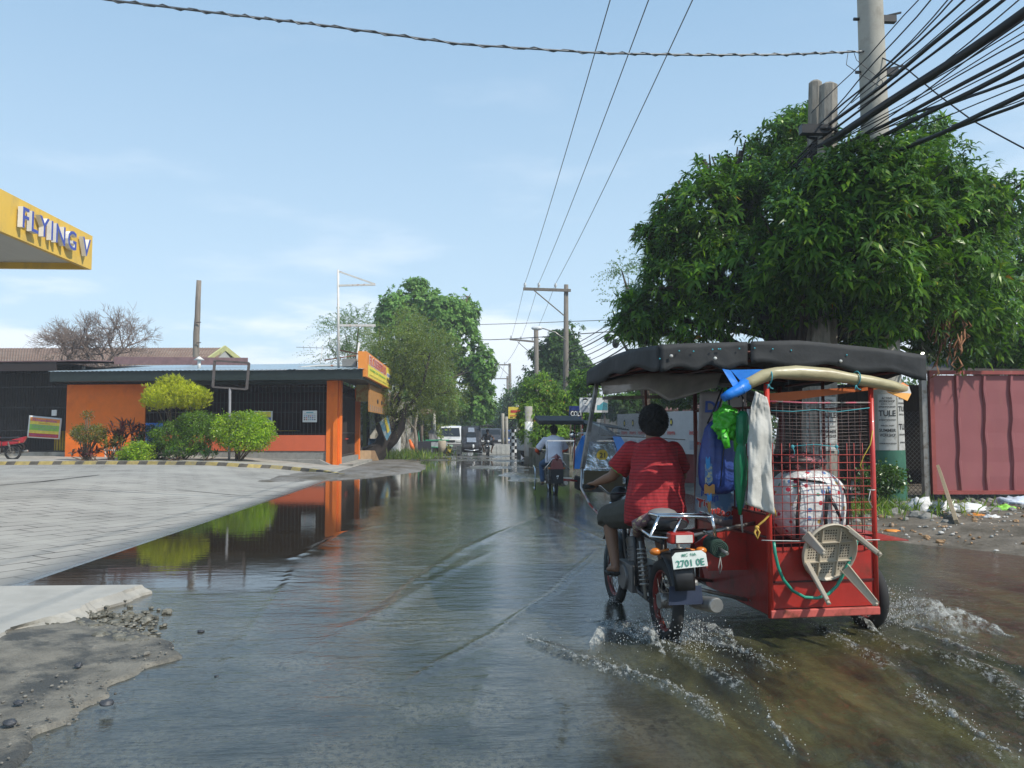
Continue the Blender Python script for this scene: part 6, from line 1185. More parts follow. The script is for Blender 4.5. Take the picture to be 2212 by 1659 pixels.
# ---- rubbish, rocks and plants on the verge
def lump(name,label,cat_,c,r,mat,seed,sub=2,rough=.35,fr=3,group=None,kind=None):
    mb=MB(); mb.ell((0,0,0),(1,1,1),18,12); S=Vector((seed*3.1,seed*1.7,seed))
    for i,v in enumerate(mb.v):
        k=1+rough*noise.noise(v*fr*.5+S)+rough*.5*abs(noise.noise(v*fr+S)); mb.v[i]=Vector((v.x*r[0]*k,v.y*r[1]*k,max(-.4*r[2],v.z*r[2]*k)))
    for i in range(len(mb.v)): mb.v[i]=mb.v[i]+Vector(c)+Vector((0,0,.3*r[2]))
    return solo(mb,name,mat,label,cat_,group,kind)
m_bag=pm('white_plastic_bag',(.66,.66,.66),.4,var=.08,scale=6,bump=.03,bs=9); m_rock=pm('rock',(.26,.25,.225),.9,var=.3,scale=5,dirt=(.12,.11,.09),bump=.01,bs=20)
for i,(u,v,rx,rz_,mt,lab,cat_,nm) in enumerate([(1988,1108,.22,.17,m_bag,'crumpled white plastic bag heaped on the stones left of the plank','bag','plastic_bag'),(2035,1108,.24,.13,m_bag,'torn white sack under the leaning plank','bag','plastic_bag'),(2090,1108,.26,.12,m_bag,'flattened white sack right of the leaning plank','bag','plastic_bag'),(2168,1106,.18,.08,pm('lime_plastic',(.28,.62,.08),.4),'lime green plastic scrap near the right edge','bag','plastic_scrap'),(2190,1092,.30,.12,pm('blue_white_bag',(.50,.56,.66),.4,bump=.02,bs=10),'bluish white bag at the foot of the red gate by the right edge','bag','plastic_bag'),(2110,1118,.16,.04,pm('orange_scrap',(.65,.24,.04),.6),'orange scrap of plastic right of the plank','scrap','plastic_scrap'),(1925,1148,.10,.02,pm('orange_scrap',(.65,.24,.04),.6),'orange dead leaf on the mud beside the red flap','leaf','fallen_leaf'),(2140,1122,.12,.05,m_bag,'small white scrap between the plank and the lime scrap','scrap','plastic_scrap')]):
    p=gnd(u,v,.13); lump(nm,lab,cat_,(p.x,p.y,.13),(rx,rx*.7,rz_),mt,i+2,rough=.6,fr=5)
def rubble(name,label,pts,rr,mat,seed=1,kind='stuff',cat_='rubble'):
    rd=random.Random(seed); mb=MB()
    for (x,y,z) in pts:
        r=rr*rd.uniform(.35,1.5)*(1 if rd.random()<.9 else 1.8); a=len(mb.v); mb.ell((0,0,0),(r*rd.uniform(.7,1.3),r*rd.uniform(.7,1.2),r*rd.uniform(.4,.8)),6,4,M=Matrix.Rotation(rd.uniform(0,6),3,'Z'))
        for i in range(a,len(mb.v)): v=mb.v[i]; mb.v[i]=v*(1+.35*noise.noise(v*30+Vector((x,y,r*99))))+Vector((x,y,z+r*.15))
        for f in range(len(mb.s)-1,-1,-1):
            if mb.s[f]: mb.s[f]=False
            else: break
    xs=[v.x for v in mb.v]; return solo(mb,name,mat,label,cat_,None,kind)
def vz(x,y): return float(np.clip((x-edgeR(y))*.10,-.12,.17))
pts=[]; rd=random.Random(5)
for k in range(420):
    x=rd.uniform(5.6,12.5); y=rd.gauss(13.6,1.5); 
    if y>11: pts.append((x,y,vz(x,y)))
rubble('rubble','broken stones scattered along the foot of the red gate',pts,.05,m_rock,2)
pts=[(rd.uniform(5.4,12),rd.uniform(9.2,13),0) for _ in range(500)]; pts=[(x,y,vz(x,y)) for x,y,_ in pts if x>edgeR(y)+.1]
rubble('litter','small leaves and litter strewn over the muddy verge',pts,.022,pm('litter_mix',(.30,.18,.09),.8,var=.6,scale=3,dirt=(.5,.48,.44),dth=(.5,.55),dscale=2),3)
for i,(u,v,r,lab) in enumerate([(1955,1104,.20,'largest grey stone left of the white bag'),(1935,1112,.13,'small pale stone beside the postered pole'),(2005,1122,.12,'pale stone in front of the white bag'),(2062,1120,.10,'small grey stone beside the foot of the plank')]):
    p=gnd(u,v,.13); lump('stone',lab,'stone',(p.x,p.y,.12),(r,r*.8,r*.6),m_rock,i+30,rough=.5,group='stones below the red gate')
def grassw(label,c,w_,d_,h_,n):
    B=np.stack([c[0]+RNG.normal(size=n)*w_/2,c[1]+RNG.normal(size=n)*d_/2,np.full(n,.12)],1); V,F=leaves(B,nz(np.array([0,0,1.0])+RNG.normal(size=(n,3))*.35),rnd_dirs(n),h_*RNG.uniform(.4,1.2,n),np.full(n,.022),np.full(n,.6)); o=npmesh('grass',V,F,mGr,off=np.array([c[0],c[1],0.])); o.location=(c[0],c[1],0); tag(o,label,'grass',kind='stuff')
p=at(1905,1050,14); grassw('grass and weeds around the foot of the postered pole',(p.x-.2,p.y-.5),1.6,.7,.25,900); p=at(1840,1060,13); grassw('weeds on the verge seen through the wire cage',(p.x,p.y),1.6,.8,.3,700)
tree('verge_bush','dark weedy bush at the foot of the green painted pole',13.7,[(1908,1035,42,28),(1880,1050,30,20)],420,mDk,(1905,1080),'s',(.07,.04,.06),6,.02,gap=.2,gk=6,sub=1,cat_='bush')
# ================================================================ the red tricycle in the foreground
HD=YAW-R(9); Fd=Vector((math.sin(HD),math.cos(HD),0)); Rd=Vector((Fd.y,-Fd.x,0)); T0=CP+RT*1.078+FW*5.67; T0.z=0
def TL(u,v,ly): 
    d=ray(u,v); o=CP-T0; t=(ly-o.dot(Fd))/d.dot(Fd); p=o+d*t; return Vector((p.dot(Rd),ly,p.z))
RZ=-HD
tk=thing('motor_tricycle','red motor tricycle with a black canvas roof and wire caged sidecar, seen from behind','tricycle',tuple(T0),RZ)
m_tred=pm('trike_red',(.38,.026,.018),.40,var=.14,scale=4,dirt=(.16,.035,.022),dth=(.50,.70),dscale=4.5,coat=.15,bump=.006,bs=5); m_tpost=pm('trike_red_post',(.48,.035,.025),.35,var=.1,coat=.3,dirt=(.16,.05,.03),dth=(.62,.72),dscale=9); m_pink=pm('faded_red_beam',(.50,.10,.08),.6,dirt=(.20,.05,.03),dth=(.5,.65),dscale=8); m_rimr=pm('red_rim',(.20,.02,.015),.45,dirt=(.06,.03,.02),dth=(.5,.6),dscale=7)
moto(tk,m_bkm,m_rimr,mirrors=False,rack=True,plate='2701 0E',tank=pm('tank_black',(.02,.02,.022),.25,coat=.4))
mb=MB(); mb.tube([(-.0,-.10,.80),(-.0,-.06,.84),(.0,.06,.86),(0,.16,.85)],[.05,.10,.11,.05],12,ry=[.02,.035,.04,.02],xd=(1,0,0)); mb.build('seat_box',pm('grey_plastic',(.20,.20,.195),.5),tk)
mb=MB(); mb.tube([(-.15,.16,.70),(-.17,.10,.78),(-.10,.05,.83),(0,.10,.80)],[.03,.045,.04,.02],10); mb.build('seat_cover',pm('striped_cloth',(.16,.09,.10),.8,var=.7,scale=30,dirt=(.35,.30,.18),dth=(.52,.58),dscale=22),tk)
bt,zb,zt_=.153,.155,.635; XL,XR,YB,YF=.70,1.49,-.18,1.15
mb=MB(); mb.bx(XL,XR,YB+.004,YB+.012,zb+.06,zt_); mb.build('rear_panel',m_tred,tk)
mb=MB(); mb.bx(XL,XR,YB-.006,YB+.003,.392,.404); mb.build('panel_seam',pm('seam_dark',(.06,.01,.01),.6),tk)
mb=MB(); mb.box(((XL+XR)/2,YB-.012,zb+.027),(XR-XL+.03,.035,.055)); mb.build('bumper_beam',m_pink,tk,bev=.006)
mb=MB(); mb.prism([(YB+.01,zb+.01),(.95,zb+.01),(1.10,.36),(1.15,.62),(1.15,.86),(YB+.01,.86)],(XL,0,0),(0,1,0),(0,0,1),.008); mb.build('side_panel',m_tred,tk)
mb=MB(); mb.prism([(YB+.01,zb+.01),(.95,zb+.01),(1.10,.36),(1.15,.62),(1.15,.70),(YB+.01,.635)],(XR-.008,0,0),(0,1,0),(0,0,1),.008); mb.build('side_panel',m_tred,tk)
mb=MB(); mb.bx(XL+.01,XR-.01,YB+.02,YF,zb+.0,zb+.02); mb.build('floor',m_bkm,tk)
mb=MB(); mb.tube([(XL+.01,YF,.62),(XL+.05,1.45,.55),(XL+.15,1.62,.50),(XR-.15,1.62,.50),(XR-.05,1.45,.55),(XR-.01,YF,.62)],.015,6); mb.slab((XL+.02,YF,.16),(XR-.02,YF,.16),(XR-.02,YF+.02,.80),(XL+.02,YF+.02,.80),.01); mb.slab((XL+.08,1.58,.30),(XR-.08,1.58,.30),(XR-.05,YF+.03,.80),(XL+.05,YF+.03,.80),.01); mb.build('nose',m_tred,tk)
mb=MB(); mb.bx(XL+.03,XR-.03,.18,.55,.42,.50); mb.bx(XL+.03,XR-.03,.14,.20,.50,.85); mb.build('bench',pm('maroon_vinyl',(.09,.02,.018),.6),tk)
zr=1.84
for x,y,r in((XL-.005,YB,.020),(XR+.005,YB,.018),(XL,YF,.017),(XR,YF,.017),(XR,.45,.013)):
    mb=MB(); mb.cyl((x,y,zb),(x,y,zr),r,n=12); mb.build('post',m_tpost if y<0 else pm('dark_red_post',(.12,.03,.025),.6),tk)
mb=MB()
for z in(.70,.86,1.62): mb.cyl((XL,YB+(.0),z),(XL,YF,z),.010,n=6)
for y in np.arange(YB+.12,YF,.11): mb.cyl((XL,y,.86),(XL,y,1.62),.006,n=5)
mb.build('side_rail',pm('dark_red_post',(.12,.03,.025)),tk)
mb=MB()
for z in(.70,1.62): mb.cyl((XR,YB,z),(XR,YF,z),.010,n=6)
for y in np.arange(YB+.14,YF,.14): mb.cyl((XR,y,.70),(XR,y,1.62),.004,n=5)
mb.build('side_rail',pm('dark_red_post',(.12,.03,.025)),tk)
# rear cage
mr_=pm('red_wire',(.36,.05,.04),.5); mb=MB(); x=XL+.035
while x<XR-.02: mb.cyl((x,YB,.60),(x+.004*math.sin(x*40),YB,1.36),.0028,n=5); x+=.062
for k,z in enumerate(np.arange(.665,1.32,.056)): mb.tube([(XL,YB-.004,z),((XL+XR)/2,YB-.004,z+.004*math.sin(k)),(XR,YB-.004,z-.003)],.0028,5)
mb.build('cage_wire',mr_,tk)
mb=MB(); x=XL+.02
while x<XR-.02: mb.cyl((x,YB+.01,1.30),(x,YB+.01,1.665),.0012,n=4); x+=.05
for k,z in enumerate(np.arange(1.32,1.67,.024)): mb.tube([(XL,YB+.008,z+.006*math.sin(k*2.2)),(XL+.3,YB+.008,z-.008+.004*math.sin(k)),(XL+.55,YB+.008,z-.006),(XR,YB+.008,z+.004*math.sin(k*1.7))],.0013,4)
mb.build('cage_wire',pm('thin_wire',(.22,.17,.16),.5,metal=.3),tk)
mb=MB(); mb.tube([(XL,YB-.006,1.655),(XL+.3,YB-.006,1.645),(XR,YB-.006,1.65)],.006,6); mb.build('top_wire',pm('pink_tape',(.45,.10,.14),.6,dirt=(.2,.19,.18),dth=(.48,.52),dscale=9),tk)
# roof canvas
m_canv=pm('black_canvas',(.022,.024,.026),.75,var=.25,scale=5,dirt=(.045,.047,.05),dth=(.5,.7),dscale=2,bump=.004,bs=14)
RX0,RX1,RY0,RY1=-.075,1.93,-.17,1.82
def rz_(i,j):   # i across, j forward
    x=RX0+(RX1-RX0)*i; zt0=float(np.interp(i,[0,.12,.25,.5,.78,1],[2.03,2.045,2.055,2.075,2.035,1.985])); z=zt0+.05*math.sin(PI*j)-.03*j+.008*math.sin(i*11)*math.sin(j*7)
    return Vector((x,RY0+(RY1-RY0)*j,z))
mb=MB(); mb.grid(rz_,24,16); mb.build('roof_canvas',m_canv,tk,solid=.012)
def val(fn,n,mb,h=.17,seed=0):
    def g(i,j):
        p=fn(i); k=noise.noise(Vector((i*5,seed,j))); return p+Vector((0,0,-h*j*(1+.10*math.sin(i*17+seed)+.12*k)))+Vector((.012*k,.012*noise.noise(Vector((i*7,j*2,seed))),0))*(.3+j)
    mb.grid(g,n,5)
o=.012
mb=MB(); val(lambda i:rz_(i*.32,0)+Vector((-o,-o,.012)),20,mb,.175,1); mb.build('valance',m_canv,tk,solid=.008)
mb=MB(); val(lambda i:rz_(.325+i*.675,0)+Vector((0,-o-.012,.014)),30,mb,.172,4); mb.build('valance',m_canv,tk,solid=.008)
mb=MB(); val(lambda i:rz_(0,i)+Vector((-o,0,.01)),30,mb,.16,7); mb.build('valance',m_canv,tk,solid=.012)
mb=MB(); val(lambda i:rz_(1,i)+Vector((o,0,.01)),24,mb,.15,9); mb.build('valance',m_canv,tk,solid=.008)
mb=MB(); val(lambda i:rz_(i,1)+Vector((0,o,.01)),24,mb,.14,12); mb.build('valance',m_canv,tk,solid=.008)
mb=MB()
for y in(RY0+.04,.5,1.15,RY1-.04):
    mb.tube([(RX0+.03,y,1.95),(.4,y,2.0),(1.0,y,2.02),(1.5,y,1.985),(RX1-.03,y,1.93)],.013,6)
for x,z in((RX0+.04,1.95),(XL,1.99),(XR,1.97),(RX1-.04,1.92)): mb.cyl((x,RY0+.02,z-.02),(x,RY1-.02,z-.035),.012,n=6)
mb.build('roof_frame',pm('dark_red_post',(.12,.03,.025)),tk)
mt_=pm('teal_rivet',(.05,.35,.42),.5)
for u,v in((1467,758),(1498,759),(1539,755),(1552,754),(1556,754),(1597,753),(1630,752),(1669,754),(1709,757),(1425,775),(1829,767)):
    p=TL(u,v,RY0-.035); mb=MB(); mb.ell(p,(.006,.005,.006),8,5); mb.build('rivet',mt_,tk)
for u,v in((1450,769),(1545,774),(1816,780)):
    p=TL(u,v,RY0-.036); mb=MB(); mb.ell(p,(.014,.006,.012),6,4); mb.build('patch',pm('torn_patch',(.45,.45,.43),.7),tk)
# plastic sheet bunched under the left roof edge
def strip(name,ups,dns,lys,mat,n=24,amp=.02,solid=.003,parent=None,nj=8,fr=9):
    up=[TL(u,v,l) for (u,v),l in zip(ups,lys)]; dn=[TL(u,v,l) for (u,v),l in zip(dns,lys)]
    def at_(L_,t):
        k=min(len(L_)-2,int(t*(len(L_)-1))); f=t*(len(L_)-1)-k; return L_[k].lerp(L_[k+1],f)
    mb=MB(); mb.grid(lambda i,j:at_(up,i).lerp(at_(dn,i),j)+Vector((0,amp*(math.sin(i*fr+j*1.5)+.6*noise.noise(Vector((i*6,j*3,amp*50))))*(.2+.8*j),amp*.4*noise.noise(Vector((i*9,j*4,3))))),n,nj)
    return mb.build(name,mat,parent or tk,solid=solid)
m_clear=pm('grimy_plastic',(.22,.20,.18),.35,var=.25,scale=5,alpha=.75)
strip('plastic_sheet',[(1296,826),(1340,815),(1400,805),(1480,808),(1560,806)],[(1305,852),(1345,848),(1398,842),(1450,866),(1545,838)],[1.6,1.3,1.0,.6,.2],m_clear,30,.03)
mb=MB(); mb.tube([TL(1400,812,1.1),TL(1412,830,1.1),TL(1410,850,1.1)],[.02,.05,.03],8); mb.build('hanging_bag',pm('dusty_bag',(.42,.40,.38),.6,bump=.02,bs=20),tk)
# left front post, bent footrail, windscreen and lower board
m_pole=pm('weathered_pipe',(.16,.145,.13),.55,metal=.2,dirt=(.30,.28,.26),dth=(.5,.6),dscale=6)
mb=MB(); mb.bar(TL(1289,828,1.70),TL(1258,1012,1.42),.030,.055,up=(0,1,0)); mb.build('windscreen_post',m_pole,tk)
mb=MB(); mb.tube([TL(1258,1008,1.42),TL(1255,1053,1.38),TL(1274,1089,1.25),TL(1306,1125,1.05),TL(1330,1150,.90)],.011,8); mb.build('crash_bar',pm('pipe_chrome_red',(.42,.40,.40),.3,metal=.7,dirt=(.25,.05,.04),dth=(.5,.55),dscale=2),tk)
mb=MB(); a,b,c,d=TL(1292,940,1.55),TL(1392,945,1.55),TL(1398,862,1.62),TL(1304,862,1.62); mb.slab(a,b,c,d,.003); mb.build('windscreen',glass('hazy_screen',(.25,.27,.28),.30,.1),tk)
mb=MB(); mb.bar(TL(1302,860,1.62),TL(1480,856,1.62),.03,.03); mb.bar(TL(1298,940,1.55),TL(1480,950,1.5),.008); mb.build('windscreen_frame',m_pole,tk)
mb=MB(); mb.slab(TL(1262,1016,1.40),TL(1345,1018,1.35),TL(1345,1064,1.30),TL(1260,1062,1.34),.01); mb.build('lower_board',pm('brown_board',(.09,.065,.03),.7,dirt=(.05,.045,.04),dth=(.5,.6)),tk)
mb=MB(); mb.tube([TL(1395,832,1.1),TL(1395,862,1.3),TL(1398,930,1.45)],.012,6); mb.build('inner_post',pm('dark_red_post',(.12,.03,.025)),tk)
# coupling bars, wheel, flap, mudguard
mb=MB()
for p,q_ in(((.08,.28,.34),(XL,.20,.20)),((.08,.75,.34),(XL,.85,.22)),((.05,.9,.62),(XL,.95,.62)),((.1,-.05,.70),(XL,.05,.78))): mb.cyl(p,q_,.014,n=7)
mb.cyl((XL,.15,.20),(1.62,.15,.225),.016,n=7); mb.build('coupling_bar',m_steel,tk)
wh=wheel(tk,.15,.26,m_rimr,.045,x=1.62,z=.225)
mb=MB(); mb.add([(XR+.02,-.06,.655),(XR+.34,-.08,.650),(XR+.30,.45,.665),(XR+.02,.75,.67)],[(0,1,2,3)]); mb.build('mudguard',m_tred,tk,solid=.006)
mb=MB(); mb.slab((-.10,-.33,.30),(.14,-.33,.30),(.13,-.32,.42),(-.09,-.32,.42),.008); mb.build('mud_flap',pm('flap_navy',(.02,.03,.06),.6),tk)
mb=MB(); mb.box((.10,-.12,.36),(.16,.10,.14)); mb.build('tool_box',m_steel,tk,bev=.02)
mb=MB(); mb.prism([(0,0),(.30,0),(.42,.12),(.38,.26),(.05,.30),(-.1,.2)],(.40,.20,.42),(1,0,0),(0,0,1),-.01); mb.build('side_shield',m_tred,tk)
# ---- things hung on and carried by the tricycle: each is its own
def hang(name,label,cat_,p,group=None):   # root with the heading of the tricycle
    w_=T0+Rd*p[0]+Fd*p[1]+ZV*p[2]; return thing(name,label,cat_,tuple(w_),RZ,group)
def rel(mb,p):
    P=Vector(p); 
    for i in range(len(mb.v)): mb.v[i]=mb.v[i]-P
    return mb
def hsolo(mb,name,mat,label,cat_,p,**k):
    o=rel(mb,p).build(name,mat,None,**k); w_=T0+Rd*p[0]+Fd*p[1]+ZV*p[2]; o.location=w_; o.rotation_euler=(0,0,RZ); return tag(o,label,cat_)
# rolled rain cover
c0=TL(1765,806,-.21); rr=hang('rolled_rain_cover','beige rolled rain cover with blue and orange striped ends tied under the rear roof edge','rain cover',c0)
pts=[TL(1604,834,-.20),TL(1622,826,-.21),TL(1650,812,-.215),TL(1675,806,-.22),TL(1720,805,-.22),TL(1790,810,-.22),TL(1830,817,-.22),TL(1880,824,-.22),TL(1925,834,-.21),TL(1955,841,-.20)]
mb=MB(); mb.tube(pts,[.040,.043,.045,.040,.050,.048,.040,.044,.040,.030],14); 
for i,v in enumerate(mb.v): mb.v[i]=v+Vector((0,0,.006*noise.noise(v*18)))+Vector((0,.006*noise.noise(v*25+Vector((3,3,3))),0))
rel(mb,c0).build('roll',pm('beige_vinyl',(.42,.37,.22),.35,var=.15,scale=5,dirt=(.25,.20,.11),dth=(.5,.68),dscale=3,bump=.006,bs=14,stretch=(.4,1,1)),rr)
m_btarp=pm('bright_blue_tarp',(.015,.18,.62),.4,var=.2,scale=6,bump=.005,bs=18)
mb=MB(); mb.tube([TL(1612,830,-.20),TL(1596,842,-.22),TL(1575,852,-.23),TL(1562,860,-.23)],[.045,.040,.032,.026],14)
for k in range(3): mb.torus(TL(1600-k*13,840+k*7,-.215),Vector((-1,0,-.55)),.040-.005*k,.004,18,5)
mb.add([TL(1560,797,-.20),TL(1578,800,-.20),TL(1598,832,-.21),TL(1585,838,-.22)],[(0,1,2,3)]); mb.add([TL(1578,799,-.19),TL(1690,797,-.19),TL(1668,806,-.19),TL(1600,824,-.19)],[(0,1,2,3)]); rel(mb,c0).build('blue_end',m_btarp,rr,solid=.004)
# striped end cone
mb=MB(); ap=TL(1915,846,-.20); base=[TL(1950,826,-.20),TL(1963,834,-.22),TL(1968,850,-.23),TL(1960,866,-.24),TL(1948,860,-.22),TL(1935,852,-.20)]
for k in range(5):
    mb.add([ap,base[k],base[k+1]],[(0,1,2)],k%3)
rel(mb,c0).build('striped_end',[pm('orange_tarp',(.78,.20,.03),.5),pm('white_tarp',(.66,.62,.58),.5),pm('orange_yellow_tarp',(.80,.36,.06),.5)],rr,solid=.004)
mb=MB(); mb.add([TL(1668,872,-.12),TL(1760,858,-.12),TL(1900,840,-.12),TL(1905,832,-.12),TL(1760,842,-.12),TL(1660,850,-.12)],[(0,1,2,3,4,5)]); rel(mb,c0).build('orange_lining',pm('orange_lining',(.42,.10,.02),.6),rr,solid=.004)
for u,v in((1660,822),(1849,824)):
    mb=MB(); p=TL(u,v-18,-.24); mb.torus(TL(u,v-6,-.22),(1,0,-.1),.052,.005,16,5); mb.tube([TL(u,v+8,-.26),TL(u+4,v+16,-.26),TL(u+10,v+18,-.26)],.005,5); mb.tube([TL(u,v+8,-.26),TL(u-2,v+18,-.26)],.005,5); rel(mb,c0).build('tie',pm('teal_twine',(.05,.26,.30),.7),rr)
# curtain
c0=TL(1645,850,-.20); m_cl=pm('white_sacking',(.50,.49,.45),.8,var=.08,scale=4,dirt=(.30,.28,.24),dth=(.55,.75),dscale=2.5,bump=.003,bs=30)
L_=[(1632,845),(1622,880),(1618,930),(1617,1000),(1616,1040),(1614,1090)]; Rr_=[(1656,858),(1662,880),(1668,930),(1666,1000),(1669,1050),(1673,1112)]
mb=MB()
def cf(i,j):
    k=min(4,int(j*5)); f=j*5-k; a=Vector(L_[k]).lerp(Vector(L_[k+1]),f) if False else (L_[k][0]+(L_[k+1][0]-L_[k][0])*f,L_[k][1]+(L_[k+1][1]-L_[k][1])*f); b=(Rr_[k][0]+(Rr_[k+1][0]-Rr_[k][0])*f,Rr_[k][1]+(Rr_[k+1][1]-Rr_[k][1])*f)
    u=a[0]+(b[0]-a[0])*i; v=a[1]+(b[1]-a[1])*i; return TL(u,v,-.236+.012*math.sin(i*9+j*3)*(.3+j*.6)-.03*i*(1-i)*4*(.3)+.025*noise.noise(Vector((i*3,j*6,1)))+.008*noise.noise(Vector((i*9,j*22,5))))
mb.grid(cf,26,40); hsolo(mb,'sacking_curtain',m_cl,'white sacking curtain hanging at the rear left corner of the red tricycle','curtain',c0,solid=.004)
# campaign banner on the left side
c0=TL(1550,1000,.42); bn=hang('printed_banner','torn pale banner with blue and red lettering hung along the side of the red tricycle','banner',c0)
tpb=[(1512,846),(1560,846),(1612,850)]; btm=[(1503,1118),(1520,1136),(1545,1142),(1570,1138),(1590,1146),(1606,1138)]
def bf(i,j,o=0):
    u=1512-12*j+(1612-6*j-1512+12*j)*i; vb=np.interp(i,[0,.1,.2,.35,.45,.6,.75,.85,1],[1108,1118,1112,1134,1128,1140,1134,1146,1138]); v=846+(vb-846)*j; p=TL(u,v,.42+.03*math.sin(i*5+j*3)); p.y-=o; return p
mb=MB(); mb.grid(lambda i,j:bf(i,j),14,20); rel(mb,c0); nn=len(mb.f)
for k in range(nn): mb.m[k]=0 if (k%20)<14 else (1 if (k%20)<19 or (k//20)<3 else 0)
mb.build('cloth',[pm('banner_pale',(.36,.33,.33),.6,var=.1,dirt=(.24,.2,.2)),pm('banner_blue',(.10,.22,.40),.6,var=.25,scale=3,dirt=(.36,.42,.48),dth=(.45,.55),dscale=4)],bn,solid=.003)
mb=MB(); 
def bt_(s_,i0,j0,h,w_,mi,o=.012): put_text(mb,s_,(0,0,0),(1,0,0),(0,0,1),h,width=w_,mi=mi,bold=.03,fn=lambda x,y,z:bf(i0+x/.36,j0-y/1.0,o))
bt_('DU',.35,.12,.085,.17,2); bt_('icon',.28,.80,.06,.13,2); bt_('Tiongson',.42,.895,.062,.30,8,.010); bt_('Tiongson',.42,.895,.052,.29,1,.015); bt_('m',.05,.42,.03,.05,1); bt_('for',.3,.30,.03,.09,1)
rel(mb,c0).build('lettering',PRM,bn)
# blue bag with cords, green bag, umbrella
c0=TL(1552,910,.22); bg_=hang('blue_cloth_bag','big blue drawstring bag with pale yellow and orange print hanging by black cords','bag',c0)
mb=MB(); n_=26; prof=[(905,.03,.02),(912,.07,.04),(925,.105,.055),(950,.130,.07),(985,.143,.08),(1020,.150,.085),(1045,.146,.08),(1058,.12,.065),(1067,.05,.03)]
pts=[TL(1553+ (k-4)*.3,v,.22) for k,(v,_,_) in enumerate(prof)]; mb.tube(pts,[a for _,a,_ in prof],28,ry=[b for _,_,b in prof],xd=(1,0,0))
for i,v in enumerate(mb.v):
    th=math.atan2(v.y-.22,v.x-pts[4].x); v.z+=0; k=.012*math.sin(th*7+v.z*5)+.010*noise.noise(v*9); mb.v[i]=Vector((v.x+math.cos(th)*k,v.y+math.sin(th)*k,v.z+(.03*(v.x-pts[4].x) )))
cen=pts[4].copy(); rel(mb,c0).build('sack',pm('blue_satin',(.035,.075,.30),.38,var=.35,scale=4,dirt=(.02,.02,.09),dth=(.45,.75),dscale=2.2,bump=.004,bs=12),bg_)
mb=MB()
def bp_(th,z,o=.012): R_=.150+o; return Vector((cen.x+R_*math.cos(th),.22+(.086+o)*math.sin(th),z))
for (t0,t1,z0,z1,mi) in((-2.55,-2.15,1.06,1.20,0),(-2.50,-2.25,1.17,1.25,2),(-2.62,-2.05,.98,1.05,1),(-2.45,-2.2,.93,.985,2),(-2.42,-2.25,.85,.93,1)):
    mb.grid(lambda i,j:bp_(t0+(t1-t0)*i,z0+(z1-z0)*j+.01*math.sin(i*9)),6,3,mi=mi)
rel(mb,c0).build('print',[pm('pale_print',(.40,.38,.22),.6,dirt=(.05,.15,.35),dth=(.45,.55),dscale=20),pm('orange_print',(.42,.20,.05),.6),pm('sky_print',(.03,.22,.50),.6)],bg_)
mb=MB(); 
for u0,u1 in((1540,1566),(1528,1560),(1580,1572)): mb.tube([TL(u0,915,.2),TL((u0+u1)/2,880,.2),TL(u1,838,.2)],.007,5)
mb.tube([TL(1570,915,.12),TL(1562,980,.12),TL(1556,1050,.125)],.004,5); rel(mb,c0).build('cord',m_bkm,bg_)
c0=TL(1570,880,.10); mb=MB(); mb.ell((0,0,0),(1,1,1),60,40)
for i,v in enumerate(mb.v):
    k=1+.30*noise.noise(v*2.6)+.22*abs(noise.noise(v*6+Vector((4,1,2))))+.10*noise.noise(v*14); mb.v[i]=Vector((v.x*.098*k,v.y*.07*k,v.z*.115*k))+TL(1572,915,.06)
a=len(mb.v); mb.tube([TL(1562,925,.0),TL(1567,950,-.02),TL(1572,968,-.02)],[.018,.030,.022],10,ry=[.008,.010,.008],xd=(1,0,0)); mb.tube([TL(1590,925,.04),TL(1592,950,.03),TL(1590,975,.04)],[.03,.028,.015],10); mb.tube([TL(1566,890,.08),TL(1566,860,.1),TL(1568,838,.12)],[.03,.015,.01],8)
hsolo(mb,'green_plastic_bag',pm('lime_bag',(.06,.42,.025),.32,var=.18,scale=12,bump=.012,bs=22),'bunched lime green plastic bag tied over the blue bag','bag',c0)
c0=TL(1605,870,-.02); um=hang('folded_umbrella','folded dark green umbrella hanging between the blue bag and the sacking curtain','umbrella',c0)
mb=MB(); pf=[(888,.022),(900,.040),(930,.044),(955,.036),(960,.022),(966,.030),(1000,.046),(1040,.040),(1080,.026),(1112,.010)]
mb.tube([TL(1604-(k*.6),v,-.03) for k,(v,_) in enumerate(pf)],[r for _,r in pf],24)
for i,v in enumerate(mb.v): c_=TL(1602,1000,-.03); th=math.atan2(v.y+.03,v.x-c_.x); k=1+.16*math.sin(th*8+v.z*6); mb.v[i]=Vector((c_.x+(v.x-c_.x)*k,-.03+(v.y+.03)*k,v.z))
rel(mb,c0).build('canopy',pm('umbrella_green',(.010,.20,.085),.4,var=.25,scale=5,dirt=(.01,.10,.05)),um)
mb=MB(); mb.cyl(TL(1604,888,-.03),TL(1605,860,-.03),.006,n=6); mb.tube([TL(1605,860,-.03),TL(1600,850,-.03),TL(1594,858,-.03)],.008,6); rel(mb,c0).build('handle',m_bkm,um)
mb=MB(); mb.cyl(TL(1601,1112,-.03),TL(1604,1150,-.03),.010,.006,6); rel(mb,c0).build('tip',pm('tip_grey',(.35,.33,.30),.5),um)
